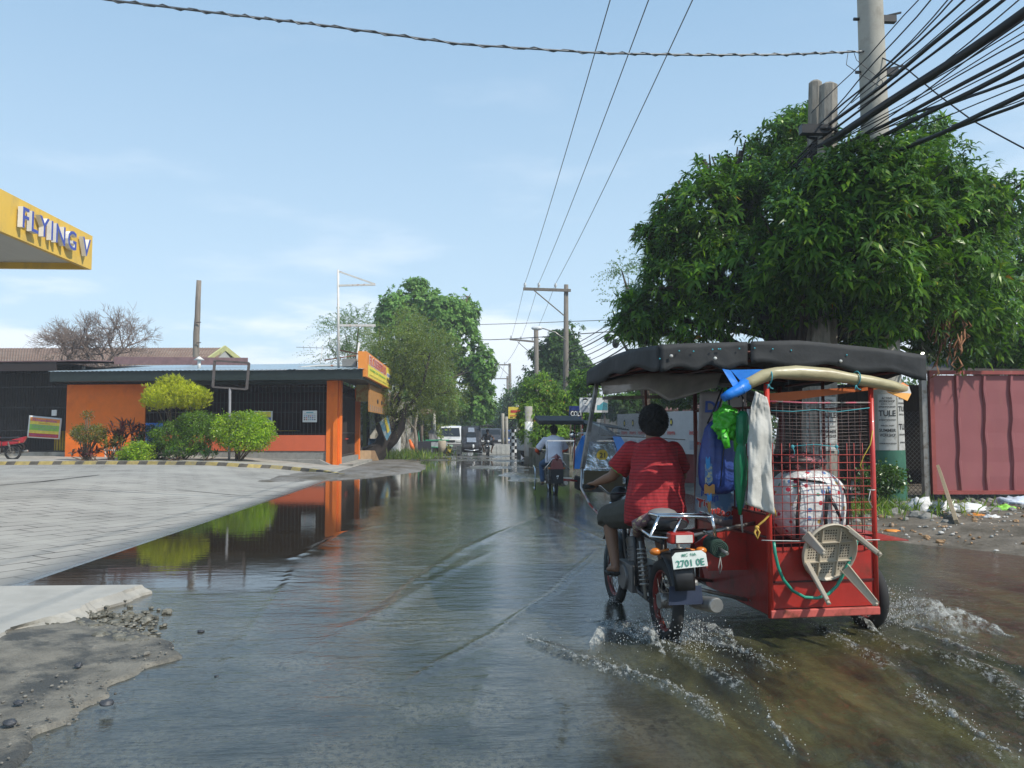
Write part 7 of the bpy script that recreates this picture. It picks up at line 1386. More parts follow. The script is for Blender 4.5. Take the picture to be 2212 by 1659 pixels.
# rolled mat with pipe on the left side near the lamp
c0=TL(1548,1180,-.05); mt=hang('rolled_mat','dark green rolled mat with a pipe through it lashed beside the tail light','mat',c0)
a=TL(1554,1186,-.16); b=TL(1525,1165,.45); mb=MB(); mb.tube([a,b],[.062,.066],22)
for r_ in(.052,.042,.03,.018): mb.torus(a+Vector((0,-.004,0)),(a-b),r_,.004,22,5)
rel(mb,c0).build('roll',pm('mat_green',(.025,.055,.040),.7,var=.3),mt); mb=MB(); mb.cyl(a,a+(a-b).normalized()*.10+Vector((.04,0,-.02)),.012,n=10); rel(mb,c0).build('pipe',m_steel,mt)
mb=MB(); mb.tube([a+Vector((.0,-.01,-.05)),a+Vector((.01,-.01,-.12)),a+Vector((-.005,-.01,-.17)),a+Vector((-.012,-.01,-.12)),a+Vector((0,-.01,-.06))],.004,5); rel(mb,c0).build('cord',pm('cord_grey',(.25,.24,.22),.7),mt)
# yellow rope
c0=TL(1655,1120,-.22); mb=MB(); mb.tube([TL(1670,1085,-.225),TL(1664,1110,-.23),TL(1650,1125,-.23),TL(1640,1133,-.225),TL(1634,1140,-.22)],.008,6); mb.tube([TL(1668,1088,-.23),TL(1674,1105,-.24),TL(1676,1115,-.235)],.006,6); mb.tube([TL(1636,1136,-.22),TL(1630,1150,-.23),TL(1636,1165,-.23),TL(1640,1150,-.23),TL(1634,1140,-.23)],.008,6); mb.ell(TL(1635,1140,-.225),(.018,.014,.016),8,6)
hsolo(mb,'knotted_rope',pm('ochre_rope',(.45,.28,.05),.8,var=.3,scale=30),'short knotted ochre rope tied round the rear left post','rope',c0)
# white and yellow wires round the right post
c0=TL(1880,1050,-.22); mb=MB()
for v in(1058,): mb.torus(TL(1882,v,-.18),(0,0,1),.024,.004,16,5)
mb.tube([TL(1880,1060,-.21),TL(1876,1080,-.215),TL(1884,1096,-.21)],.003,5); hsolo(mb,'white_wire_tie',pm('wire_white',(.5,.5,.47),.6),'white wire tied round the rear right post','wire',c0)
mb=MB(); c0=TL(1870,1000,-.22); mb.tube([TL(1885,930,-.21),TL(1880,960,-.215),TL(1866,985,-.21),TL(1858,1005,-.21),TL(1862,1015,-.21)],.004,5); hsolo(mb,'yellow_string',pm('cord_yellow',(.45,.36,.05),.7),'thin yellow cord trailing from the rear right post','cord',c0)
mb=MB(); c0=TL(1740,960,-.22)
for vv in(885,960): mb.tube([TL(1665,vv+2,-.192),TL(1712,vv+4,-.194),TL(1760,vv,-.194),TL(1806,vv+5,-.192),TL(1878,vv-4,-.192)] if vv==885 else [TL(1712,vv+4,-.194),TL(1760,vv,-.194),TL(1806,vv+5,-.192)],.0035,5)
for u in(1712,1807): mb.ell(TL(u,965,-.195),(.014,.010,.014),8,6); mb.tube([TL(u,967,-.2),TL(u+4,975,-.2),TL(u+3,983,-.2)],.004,5)
hsolo(mb,'teal_twine',pm('teal_twine',(.05,.26,.30)),'teal twine knotted along the wire cage','twine',c0)
# green hose
c0=TL(1740,1290,-.24); mb=MB(); mb.tube([TL(1671,1168,-.22),TL(1674,1195,-.225),TL(1681,1225,-.23),TL(1692,1252,-.235),TL(1712,1276,-.24),TL(1738,1290,-.24),TL(1765,1292,-.24),TL(1790,1283,-.235),TL(1808,1265,-.23),TL(1822,1240,-.22),TL(1840,1200,-.21),TL(1852,1168,-.21)],.0115,10)
hsolo(mb,'garden_hose',pm('hose_green',(.02,.26,.17),.3,var=.1,coat=.3),'green hose looped in a U across the red rear panel','hose',c0)
mb=MB(); mb.tube([TL(1645,1167,-.21),TL(1671,1168,-.235),TL(1760,1169,-.225),TL(1888,1166,-.235),TL(1900,1166,-.22)],.0035,5); hsolo(mb,'white_string',pm('wire_white',(.5,.5,.47)),'white string stretched between the two rear posts','string',TL(1760,1168,-.22))
# floral bag and the dark one on top
c0=TL(1745,1175,.12); fb=hang('patterned_bag','large white bag printed with small coloured shapes inside the wire cage','bag',c0)
m,N,L,B=newmat('bag_print'); tcx=N.new('ShaderNodeTexCoord'); vo=N.new('ShaderNodeTexVoronoi'); vo.inputs['Scale'].default_value=19; L.new(tcx.outputs['Object'],vo.inputs['Vector'])
mr=N.new('ShaderNodeMapRange'); mr.inputs[1].default_value=.30; mr.inputs[2].default_value=.34; L.new(vo.outputs['Distance'],mr.inputs[0]); cr=N.new('ShaderNodeValToRGB'); sx=N.new('ShaderNodeSeparateColor'); L.new(vo.outputs['Color'],sx.inputs[0]); L.new(sx.outputs[0],cr.inputs[0]); e=cr.color_ramp.elements; cr.color_ramp.interpolation='CONSTANT'
e[0].color=(.5,.03,.06,1); e[1].position=.25; e[1].color=(.62,.62,.60,1)
for pz_,cc in((.4,(.10,.22,.45,1)),(.55,(.62,.62,.6,1)),(.68,(.12,.35,.25,1)),(.8,(.62,.62,.6,1)),(.9,(.5,.32,.10,1))): x_=e.new(pz_); x_.color=cc
mx=N.new('ShaderNodeMix'); mx.data_type='RGBA'; L.new(mr.outputs[0],mx.inputs[0]); L.new(cr.outputs[0],mx.inputs[6]); mx.inputs[7].default_value=(.66,.66,.64,1); L.new(mx.outputs[2],B.inputs['Base Color']); B.inputs['Roughness'].default_value=.35
nn_=N.new('ShaderNodeTexNoise'); nn_.inputs['Scale'].default_value=13; L.new(tcx.outputs['Object'],nn_.inputs['Vector']); bb_=N.new('ShaderNodeBump'); bb_.inputs['Distance'].default_value=.02; L.new(nn_.outputs[0],bb_.inputs['Height']); L.new(bb_.outputs[0],B.inputs['Normal']); m_fl=m
mb=MB(); ct=TL(1742,1095,.14); mb.ell((0,0,0),(1,1,1),36,24)
for i,v in enumerate(mb.v):
    s_=Vector((abs(v.x)**.72*math.copysign(1,v.x),abs(v.y)**.7*math.copysign(1,v.y),abs(v.z)**.68*math.copysign(1,v.z))); k=1+.05*noise.noise(v*3); mb.v[i]=ct+Vector((s_.x*.275*k,s_.y*.20*k,s_.z*.265*k+.02*(1-v.x*v.x)))
rel(mb,c0).build('body',m_fl,fb)
mb=MB(); 
for x0,bw in((-.19,0),(.03,.0),(.20,.03)):
    mb.tube([ct+Vector((x0+.04+bw,-.17,.20)),ct+Vector((x0+.02,-.208,.10)),ct+Vector((x0,-.212,-.05)),ct+Vector((x0+.0,-.205,-.2))],[.014]*4,6,ry=.004,xd=(1,0,0))
mb.tube([ct+Vector((.05,-.20,.12)),ct+Vector((.10,-.225,.02)),ct+Vector((.14,-.23,-.08))],[.02,.014,.01],6,ry=.005,xd=(1,0,0)); mb.tube([ct+Vector((-.2,-.15,.22)),ct+Vector((0,-.19,.20)),ct+Vector((.22,-.14,.14)),ct+Vector((.27,-.1,.03))],.008,6)
rel(mb,c0).build('strap',m_bkm,fb)
c0=TL(1720,1000,.16); mb=MB(); ct=TL(1722,1000,.16); mb.ell((0,0,0),(1,1,1),24,14)
for i,v in enumerate(mb.v): k=1+.2*noise.noise(v*2.5); mb.v[i]=ct+Vector((v.x*.21*k,v.y*.15*k,v.z*.075*k+.01))
hsolo(mb,'dark_bag',pm('dark_pink_print',(.03,.018,.02),.5,dirt=(.42,.12,.15),dth=(.56,.60),dscale=18),'flat dark bag with a pink pattern lying on the white patterned bag','bag',c0)
# plastic stool hung on the back
m_st=pm('beige_plastic',(.46,.40,.31),.38,var=.06,scale=3,dirt=(.33,.28,.20),dth=(.55,.75)); sc0=TL(1788,1190,-.235); stl=hang('plastic_stool','beige plastic stool hanging upside outward on the red rear panel, its four legs sticking out','stool',sc0)
ax=Vector((.07,-.96,-.26)).normalized(); xx=Vector((1,0,0)); xx=(xx-ax*xx.dot(ax)).normalized(); zz=xx.cross(ax); zz=-zz if zz.z<0 else zz
M=Matrix(((xx.x,zz.x,ax.x),(xx.y,zz.y,ax.y),(xx.z,zz.z,ax.z))).to_4x4()
# local: x right, y up, z towards the camera
mb=MB(); r_=.205
mb.lathe([(.0,0),(r_-.012,0),(r_,.004),(r_+.004,.014),(r_+.004,.035),(r_-.002,.037),(r_-.006,.016),(r_-.014,.009),(.0,.009)],40)
for a in(-.07,.07): mb.box((a,0,.016),(.006,2*math.sqrt(r_**2-a*a)-.03,.016)); mb.box((0,a,.016),(2*math.sqrt(r_**2-a*a)-.03,.006,.016))
mb.xf(M); mb.build('seat',m_st,stl)
mb=MB()
for gx_ in(-1,0,1):
    for gy_ in(-1,0,1):
        for a in range(5):
            for b in range(5):
                x_=gx_*.115+(a-2)*.020; y_=gy_*.115+(b-2)*.020
                if math.hypot(x_,y_)<r_-.03 and min(abs(abs(x_)-.07),abs(abs(y_)-.07))>.008: mb.add([(x_-.0048,y_-.0048,.0105),(x_+.0048,y_-.0048,.0105),(x_+.0048,y_+.0048,.0105),(x_-.0048,y_+.0048,.0105)],[(0,1,2,3)])
mb.xf(M); mb.build('seat_holes',pm('hole_dark',(.05,.035,.025),.8),stl)
for (ub,vb,ue,ve) in((1742,1158,1779,1196),(1834,1143,1900,1196),(1745,1224,1788,1301),(1826,1228,1892,1304)):
    B_=TL(ub,vb,-.25)-Vector(sc0); E2=TL(ue,ve,-.58)-Vector(sc0); dd=(E2-B_).normalized(); d=(B_-ax*B_.dot(ax)).normalized(); tn=dd.cross(d).normalized(); d=tn.cross(dd); p0,p1=B_,E2; mb=MB()
    cs=[(-.034,-.022),(-.037,.004),(-.028,.014),(.028,.014),(.037,.004),(.034,-.022),(.028,-.022),(.030,.0),(-.030,.0),(-.028,-.022)]
    vs=[p0+tn*a+d*b for a,b in cs]+[p1+tn*a*.60+d*b*.75 for a,b in cs]; k=len(cs); mb.add(vs,[(i,(i+1)%k,(i+1)%k+k,i+k) for i in range(k)]+[list(range(k)),list(range(2*k-1,k-1,-1))]); mb.tube([p1,p1+dd*.014],[.012,.010],8)
    mb.build('leg',m_st,stl,bev=.002)
# ---- rider
ms,N,L,B=newmat('red_striped_shirt'); g=N.new('ShaderNodeNewGeometry'); sp=N.new('ShaderNodeSeparateXYZ'); L.new(g.outputs['Position'],sp.inputs[0]); tcx=N.new('ShaderNodeTexCoord'); nn_=N.new('ShaderNodeTexNoise'); nn_.inputs['Scale'].default_value=4; L.new(tcx.outputs['Object'],nn_.inputs['Vector']); ml=N.new('ShaderNodeMath'); ml.operation='MULTIPLY_ADD'; ml.inputs[1].default_value=.035; L.new(nn_.outputs[0],ml.inputs[0]); L.new(sp.outputs[2],ml.inputs[2])
m2_=N.new('ShaderNodeMath'); m2_.operation='MULTIPLY'; m2_.inputs[1].default_value=2*PI/.024; L.new(ml.outputs[0],m2_.inputs[0]); m3_=N.new('ShaderNodeMath'); m3_.operation='SINE'; L.new(m2_.outputs[0],m3_.inputs[0]); mr=N.new('ShaderNodeMapRange'); mr.inputs[1].default_value=.45; mr.inputs[2].default_value=.75; L.new(m3_.outputs[0],mr.inputs[0]); mx=N.new('ShaderNodeMix'); mx.data_type='RGBA'; L.new(mr.outputs[0],mx.inputs[0]); mx.inputs[6].default_value=(.34,.016,.020,1); mx.inputs[7].default_value=(.17,.008,.012,1); L.new(mx.outputs[2],B.inputs['Base Color']); B.inputs['Roughness'].default_value=.85
mp_=N.new('ShaderNodeMapping'); mp_.inputs['Scale'].default_value=(1,1,.35); mp_.inputs['Rotation'].default_value=(0,.5,.3); L.new(tcx.outputs['Object'],mp_.inputs[0]); n4=N.new('ShaderNodeTexNoise'); n4.inputs['Scale'].default_value=7; n4.inputs['Detail'].default_value=3; L.new(mp_.outputs[0],n4.inputs['Vector']); bb_=N.new('ShaderNodeBump'); bb_.inputs['Distance'].default_value=.06; L.new(n4.outputs[0],bb_.inputs['Height']); L.new(bb_.outputs[0],B.inputs['Normal'])
J=dict(pel=(.05,.36,.86),neck=(.11,.55,1.36),head=(.125,.60,1.50),shL=(-.065,.56,1.285),shR=(.275,.56,1.285),elL=(-.19,.66,1.09),elR=(.385,.66,1.09),wrL=(-.285,.80,1.03),wrR=(.30,.79,1.03),hdL=(-.25,.9,-.12),hdR=(.15,.9,-.12),hpL=(-.05,.40,.84),hpR=(.16,.40,.84),knL=(-.17,.83,.76),knR=(.24,.83,.76),anL=(-.17,.66,.41),anR=(.22,.66,.41),slouch=-.06,bulk=1.16)
pr_=person('barefoot looking rider in a red striped t-shirt and dark grey shorts driving the red tricycle',tuple(T0),RZ,J,ms,pm('grey_shorts',(.055,.055,.045),.9,var=.2,bump=.01,bs=9),voxel=.0095,sleeve=.72,short=True,hairy=1.17)
pr_['label']='rider in a red striped t-shirt, dark grey shorts and sandals driving the red tricycle'
HP=rnd_dirs(5200); HP=HP[(HP[:,2]>-.55)&((HP[:,1]<.35)|(HP[:,2]>.35))]; hc=np.array(J['head'])+np.array([0,-.022,.028]); HB=hc+HP*np.array([.104,.112,.118])
HV,HF=leaves(HB,nz(HP+rnd_dirs(len(HP))*.7),rnd_dirs(len(HP)),RNG.uniform(.012,.030,len(HP)),np.full(len(HP),.0032),np.full(len(HP),.5)); npmesh('hair',HV,HF,m_hair,pr_)
mb=MB(); sh_,el_=Vector(J['shL']),Vector(J['elL']); p=sh_.lerp(el_,.70); mb.torus(p,(el_-sh_),.083,.004,22,5); mb.build('sleeve_trim',pm('lime_trim',(.10,.35,.08),.7),pr_)
# ================================================================ second tricycle, ahead on the right lane
T2=at(1199,933,18.6); T2.z=-.03; R2=R(1); t2=thing('motor_tricycle','tricycle with a chrome sidecar flanked by blue panels, driving ahead in the right lane','tricycle',tuple(T2),R2)
moto(t2,pm('bike_maroon',(.16,.015,.02),.3,coat=.4),m_chr)
mb=MB(); mb.tube([(-.06,-.20,.84),(0,-.30,.88),(.06,-.20,.84)],[.07,.10,.07],8); mb.prism([(-.15,0),(.15,0),(.14,.14),(.09,.26),(-.09,.26),(-.14,.14)],(0,-.30,.60),(1,0,0),(0,0,1),.05); mb.build('tail_cowl',pm('bike_maroon',(.16,.015,.02)),t2,bev=.04)
mb=MB(); mb.tube([(-.30,-.28,.60),(-.20,-.30,.72),(-.10,-.32,.86),(.10,-.32,.86),(.20,-.30,.72),(.30,-.28,.60)],.012,6); mb.bar((-.22,-.32,1.27),(.40,-.32,1.27),.03); mb.cyl((-.22,-.3,1.27),(-.2,-.1,.8),.01,n=5); mb.cyl((.40,-.3,1.27),(.38,-.1,.8),.01,n=5); mb.tube([(-.42,.9,.65),(-.45,.2,.6),(-.45,.2,.12),(-.42,.9,.15)],.018,6); mb.build('grab_rail',m_chr,t2)
mb=MB(); mb.slab((-.13,-.42,.30),(.13,-.42,.30),(.15,-.36,.62),(-.15,-.36,.62),.01); fl=mb.build('mud_flap',m_rub,t2); mb=MB(); put_text(mb,'g',(0,-.44,.47),(1,0,0),(0,0,1),.09,bold=.02); mb.build('emblem',pm('print_white',(.7,.7,.7),.6),fl)
sxl=.52; m_sb=pm('sidecar_blue',(.03,.20,.60),.35,coat=.5,var=.08); m_ch2=pm('rippled_chrome',(.72,.73,.75),.14,metal=.75,bump=.035,bs=4)
mb=MB(); mb.slab((sxl+.08,-.25,.28),(sxl+1.08,-.25,.28),(sxl+1.08,-.10,.62),(sxl+.06,-.10,.62),.02); mb.slab((sxl+.06,-.10,.62),(sxl+1.08,-.10,.62),(sxl+.92,.12,1.24),(sxl+.22,.12,1.24),.02); mb.slab((sxl+.12,.12,1.26),(sxl+.98,.12,1.26),(sxl+.90,.22,1.46),(sxl+.2,.22,1.46),.02); mb.bx(sxl+.1,sxl+1.05,-.1,1.3,.26,.30); mb.slab((sxl+.06,-.1,.28),(sxl+.06,1.35,.28),(sxl+.2,1.3,1.24),(sxl+.2,.12,1.24),.02); mb.slab((sxl+1.08,-.1,.28),(sxl+1.08,1.35,.28),(sxl+.94,1.3,1.24),(sxl+.94,.12,1.24),.02); mb.build('sidecar_body',m_ch2,t2,bev=.01)
for a,b in((-.12,.24),(.92,1.22)):
    mb=MB(); s_=-1 if a<0 else 1
    x0=sxl+(.10 if s_<0 else 1.04)
    pts=[(x0-s_*.02,-.16,.62),(x0+s_*.20,-.20,.62),(x0+s_*.16,-.12,1.05),(x0-s_*.02,.02,1.38),(x0-s_*.22,.02,1.40),(x0-s_*.12,-.02,1.1)]
    mb.add(pts,[(0,1,2,3,4,5)]); mb.build('side_wing',m_sb,t2,solid=.03)
mb=MB(); mb.tube([(sxl+1.0,-.08,.9),(sxl+1.22,-.2,.62)],.02,6); mb.cyl((sxl+.02,.08,1.44),(sxl+1.02,.08,1.44),.016,n=6); 
for k in range(7): mb.ell((sxl+.15+k*.12,.16,1.52),(.018,.018,.03),6,5); mb.cyl((sxl+.15+k*.12,.16,1.44),(sxl+.15+k*.12,.16,1.52),.006,n=5)
mb.build('rail',m_chr,t2)
mb=MB(); c_=Vector((sxl+.58,-.10,.93)); mb.cyl(c_+Vector((0,.08,0)),c_+Vector((0,.05,0)),.13,n=20); em=mb.build('number_disc',pm('disc_yellow',(.55,.38,.03),.5),t2); mb=MB(); put_text(mb,'21',c_+Vector((0,.035,0)),(1,0,0),(0,0,1),.11,bold=.02); mb.build('lettering',PRM[0],em)
mb=MB(); mb.slab((-.35,.25,1.64),(.72,.25,1.64),(.72,1.5,1.78),(-.35,1.5,1.78),.10); mb.slab((.72,.1,1.64),(1.75,.0,1.50),(1.75,1.5,1.6),(.72,1.5,1.78),.03); mb.build('roof',m_canv,t2,bev=.02)
mb=MB(); mb.slab((.74,-.33,1.70),(.74,-.33,1.25),(1.5,.1,1.36),(1.2,.1,1.60),.02); mb.build('rear_flap',pm('grey_sheet_metal',(.26,.27,.28),.4,metal=.4,dirt=(.14,.14,.14)),t2)
mb=MB()
for p,q_ in(((.66,.3,.6),(.70,.3,1.66)),((.62,1.3,.3),(.66,1.3,1.8)),((1.6,1.3,.3),(1.6,1.3,1.6))): mb.cyl(p,q_,.016,n=6)
for p,q_ in(((.1,.3,.34),(.7,.3,.30)),((.1,.8,.34),(.7,.8,.30))): mb.cyl(p,q_,.016,n=6)
mb.build('frame_post',m_tpost,t2); wheel(t2,.4,.26,m_chr,.05,x=1.75,z=.23); mb=MB(); mb.bx(.56,.68,.0,.8,.10,.42); mb.build('wheel_cover',m_rub,t2,bev=.03)
mb=MB(); mb.ell((.52,.75,1.40),(.08,.03,.09),10,8); mb.cyl((.45,.8,1.1),(.52,.76,1.35),.01,n=5); mb.build('round_mirror',m_chr,t2)
J2=dict(pel=(0,.22,.84),neck=(.02,.45,1.36),head=(.03,.52,1.50),shL=(-.19,.44,1.28),shR=(.21,.44,1.28),elL=(-.38,.50,1.03),elR=(.34,.58,1.05),wrL=(-.33,.72,.98),wrR=(.30,.76,1.0),hpL=(-.10,.26,.80),hpR=(.10,.26,.80),knL=(-.25,.66,.70),knR=(.22,.66,.70),anL=(-.24,.52,.30),anR=(.2,.55,.32),slouch=-.05,bulk=1.05)
person('rider in a white t-shirt, blue jeans and orange arm sleeves on the tricycle ahead',tuple(T2),R2,J2,pm('pale_shirt',(.66,.66,.74),.8,var=.05,bump=.02,bs=8),pm('blue_jeans',(.05,.10,.19),.9,var=.2),voxel=.016,sleeve=.85,short=False,arm_cover=pm('orange_sleeve',(.75,.10,.03),.8))
# ================================================================ oncoming tricycle far down the road
T3=at(1052,933,49); T3.z=-.03; R3=R(180+3); t3=thing('motor_tricycle','oncoming tricycle with a dark and silver sidecar in the middle of the far road','tricycle',tuple(T3),R3); T3b=T3+Vector((0,1.24,0))
moto(t3,m_bkm,m_chr)
mb=MB(); m_dksc=pm('sidecar_dark',(.03,.028,.03),.35,coat=.4)
sx=.45
mb.prism([(.3,.22),(1.3,.25),(1.55,.5),(1.5,.85),(1.2,1.05),(1.12,1.62),(.9,1.82),(-.1,1.85),(-.2,.22)],(sx,0,0),(0,1,0),(0,0,1),1.15); mb.build('sidecar_body',m_dksc,t3,bev=.10)
mb=MB(); mb.slab((sx+.30,1.56,.85),(sx+.85,1.56,.85),(sx+.85,1.27,1.12),(sx+.30,1.27,1.12),-.02); mb.slab((sx+.38,1.19,1.45),(sx+.77,1.19,1.45),(sx+.74,1.07,1.72),(sx+.40,1.07,1.72),-.02); mb.tube([(sx+.15,1.58,.42),(sx+.57,1.66,.36),(sx+1.0,1.58,.42)],.04,6); mb.build('silver_panel',pm('silver_panel',(.42,.43,.45),.2,metal=.6),t3)
mb=MB(); mb.ell((sx+.48,1.62,.62),(.07,.04,.12),10,6); mb.build('headlight',pm('lamp_glass',(.7,.72,.72)),t3)
mb=MB(); mb.slab((sx+.3,1.24,1.17),(sx+.86,1.24,1.17),(sx+.86,1.15,1.38),(sx+.3,1.15,1.38),-.02); mb.build('screen',m_glassd,t3)
mb=MB(); mb.slab((-.35,-.2,1.78),(.5,-.2,1.78),(.5,1.3,1.80),(-.35,1.3,1.80),.07); mb.build('roof',m_canv,t3); wheel(t3,.6,.26,m_chr,.05,x=sx+1.3,z=.23); mb=MB(); mb.bx(sx+1.18,sx+1.45,.3,.95,.15,.62); mb.build('wheel_guard',m_steel,t3)
J3=dict(pel=(0,.25,.84),neck=(0,.40,1.36),head=(0,.45,1.50),shL=(-.19,.42,1.28),shR=(.19,.42,1.28),elL=(-.38,.55,1.05),elR=(.38,.55,1.05),wrL=(-.33,.78,1.0),wrR=(.33,.78,1.0),hpL=(-.10,.28,.80),hpR=(.10,.28,.80),knL=(-.33,.70,.72),knR=(.33,.70,.72),anL=(-.22,.60,.30),anR=(.22,.60,.30),bulk=1.0)
person('rider in a dark top and red neck cloth on the oncoming tricycle',tuple(T3),R3,J3,pm('dark_top',(.03,.03,.035),.8),pm('dark_shorts',(.03,.03,.03),.8),voxel=.02,sleeve=.3)
# ================================================================ parked motorcycle at the left edge
pk=at(28,985,29.5); pk.z=.42; pmc=thing('parked_motorcycle','red and black motorcycle parked at the left edge in front of the barred gate','motorcycle',tuple(pk),R(98)); moto(pmc,pm('bike_red',(.35,.01,.02),.3,coat=.5),pm('rim_grey',(.3,.3,.3),.4,metal=.5))
mb=MB(); mb.prism([(-.35,.62),(-.45,.86),(.1,.72),(.9,.62),(.9,.45),(.3,.5)],(-.10,0,0),(0,1,0),(0,0,1),.20); mb.build('side_fairing',pm('bike_red',(.35,.01,.02)),pmc,bev=.03)
# ================================================================ spray and drops thrown up by the wheels
def water_drop_mat():
    m,N,L,B=newmat('spray'); B.inputs['Base Color'].default_value=(.85,.86,.85,1); B.inputs['Roughness'].default_value=.05; B.inputs['IOR'].default_value=1.33; B.inputs['Transmission Weight'].default_value=.35; return m
m_sp=water_drop_mat()
OC=np.array([[1,0,0],[-1,0,0],[0,1,0],[0,-1,0],[0,0,1],[0,0,-1]],float); OF=np.array([[0,2,4],[2,1,4],[1,3,4],[3,0,4],[2,0,5],[1,2,5],[3,1,5],[0,3,5]])
def drops(name,label,P,r,stretch=None):
    n=len(P); st=np.ones((n,3)) if stretch is None else stretch; ro=RNG.random(n)*PI; c,s=np.cos(ro),np.sin(ro)
    V=OC[None]*r[:,None,None]*st[:,None,:]; X=V[:,:,0]*c[:,None]-V[:,:,1]*s[:,None]; Y=V[:,:,0]*s[:,None]+V[:,:,1]*c[:,None]; V=np.stack([X,Y,V[:,:,2]],-1)+P[:,None,:]
    F=(OF[None]+np.arange(n)[:,None,None]*6).reshape(-1,3); c_=P.mean(0); c_[2]=0; o=npmesh(name,V.reshape(-1,3),F,m_sp,off=c_,smooth=True); o.location=c_; return tag(o,label,'spray',kind='stuff')
def along(pts,n,sx,hz,base=0):
    P=[gnd(u,v) for u,v in pts]; out=[]
    for k in range(n):
        i=RNG.integers(0,len(P)-1); p=P[i].lerp(P[i+1],float(RNG.random())); out.append([p.x+RNG.normal()*sx,p.y+RNG.normal()*sx,base+abs(RNG.normal())*hz])
    return np.array(out)
foamlines=[r_[0] for r_ in ridges if r_[3]>.4]
A_=np.vstack([along(l,150,.050,.030,.012) for l in foamlines]); drops('wake_spray','small drops flicked up along the foaming wake lines',A_,RNG.uniform(.001,.0040,len(A_)))
def jet(o,d,n,v0,v1,spr):
    o=np.array(o); d=np.array(d)/np.linalg.norm(d); sp_=RNG.uniform(v0,v1,n)[:,None]; vel=nz(d+RNG.normal(size=(n,3))*spr)*sp_; t=RNG.uniform(.0,.32,n)[:,None]; P=o+vel*t+np.array([0,0,-4.9])*t*t; return P[P[:,2]>.003]
def wp(x,y,z=0): p=T0+Rd*x+Fd*y+ZV*z; return (p.x,p.y,p.z)
bk=np.array(Fd)*-1; rt_=np.array(Rd)
J_=[jet(wp(.02,-.10,.03),bk*.8+rt_*.25+np.array([0,0,.8]),1300,.8,2.3,.32),jet(wp(-.06,.05,.02),bk*.7-rt_*.8+np.array([0,0,.75]),1600,.8,2.2,.34),jet(wp(.06,.05,.02),rt_*.9+bk*.6+np.array([0,0,.8]),750,.8,2.2,.35),
    jet(wp(1.72,.25,.03),bk*.7+rt_*.6+np.array([0,0,.95]),1900,1.0,2.7,.36),jet(wp(1.66,.3,.02),bk*1.1+np.array([0,0,.5]),500,.8,2.0,.35),jet(wp(0,1.15,.02),bk*.6-rt_*.7+np.array([0,0,.5]),400,.6,1.6,.4)]
P=np.vstack(J_); drops('wheel_spray','spray of drops thrown up behind the wheels of the red tricycle',P,RNG.uniform(.0010,.0040,len(P))*(1+.8*(RNG.random(len(P))>.96)),np.stack([np.ones(len(P))]*2+[RNG.uniform(1,2.2,len(P))],1))
# torn sheets of water beside the wheels
def sheet_mat():
    m,N,L,B=newmat('splash_sheet'); tcx=N.new('ShaderNodeTexCoord'); n=N.new('ShaderNodeTexNoise'); n.inputs['Scale'].default_value=19; n.inputs['Detail'].default_value=8; n.inputs['Roughness'].default_value=.75; L.new(tcx.outputs['Object'],n.inputs['Vector'])
    r=N.new('ShaderNodeMapRange'); r.inputs[1].default_value=.45; r.inputs[2].default_value=.58; r.inputs[3].default_value=.0; r.inputs[4].default_value=.7; L.new(n.outputs[0],r.inputs[0]); L.new(r.outputs[0],B.inputs['Alpha'])
    B.inputs['Base Color'].default_value=(.45,.46,.43,1); B.inputs['Roughness'].default_value=.12; b=N.new('ShaderNodeBump'); b.inputs['Distance'].default_value=.02; L.new(n.outputs[0],b.inputs['Height']); L.new(b.outputs[0],B.inputs['Normal']); return m
m_shw=sheet_mat()
def splash(label,o,d,out,L_,H_,seed):
    o=Vector(o);d=Vector(d).normalized();out=Vector(out).normalized(); mb=MB()
    def f(i,j):
        h=H_*math.sin(PI*min(1,i*1.05+.02))**.8*(1+.35*noise.noise(Vector((i*5,seed,1)))); a=j*1.9; q_=o+d*(L_*i)+out*(h*.75*(1-math.cos(a))*.9+.05*i)+ZV*(h*math.sin(a)*.95)+Vector((1,1,1))*.02*noise.noise(Vector((i*7,j*6,seed)))*(.3+j); return q_
    mb.grid(f,28,12); solo(mb,'water_splash',m_shw,label,'splash')
splash('torn sheet of water curling off the rear wheel to the left',wp(-.05,.25,0),Vector(bk)+Vector(rt_)*-.1,Vector(rt_)*-1+Vector(bk)*.3,.70,.16,1)
splash('second lower sheet of water spreading left of the rear wheel',wp(-.12,.35,0),Vector(bk)*.9-Vector(rt_)*.7,Vector(rt_)*-1,.75,.10,5)
splash('sheet of water thrown up right of the rear wheel under the sidecar',wp(.08,.15,0),Vector(bk)+Vector(rt_)*.35,Vector(rt_)+Vector(bk)*.3,.65,.13,9)
splash('sheet of water thrown off the sidecar wheel to the right',wp(1.76,.40,0),Vector(bk)+Vector(rt_)*.35,Vector(rt_),.80,.20,13)
splash('tall torn sheet of water fanning out beyond the sidecar wheel',wp(1.72,.15,0),Vector(rt_)*.9+Vector(bk)*.7,Vector(bk)*-.2+Vector(rt_)*.5,.85,.15,23)
splash('low sheet of water trailing behind the sidecar wheel',wp(1.62,.35,0),Vector(bk)*1-Vector(rt_)*.1,Vector(rt_)*-1,.60,.10,17)
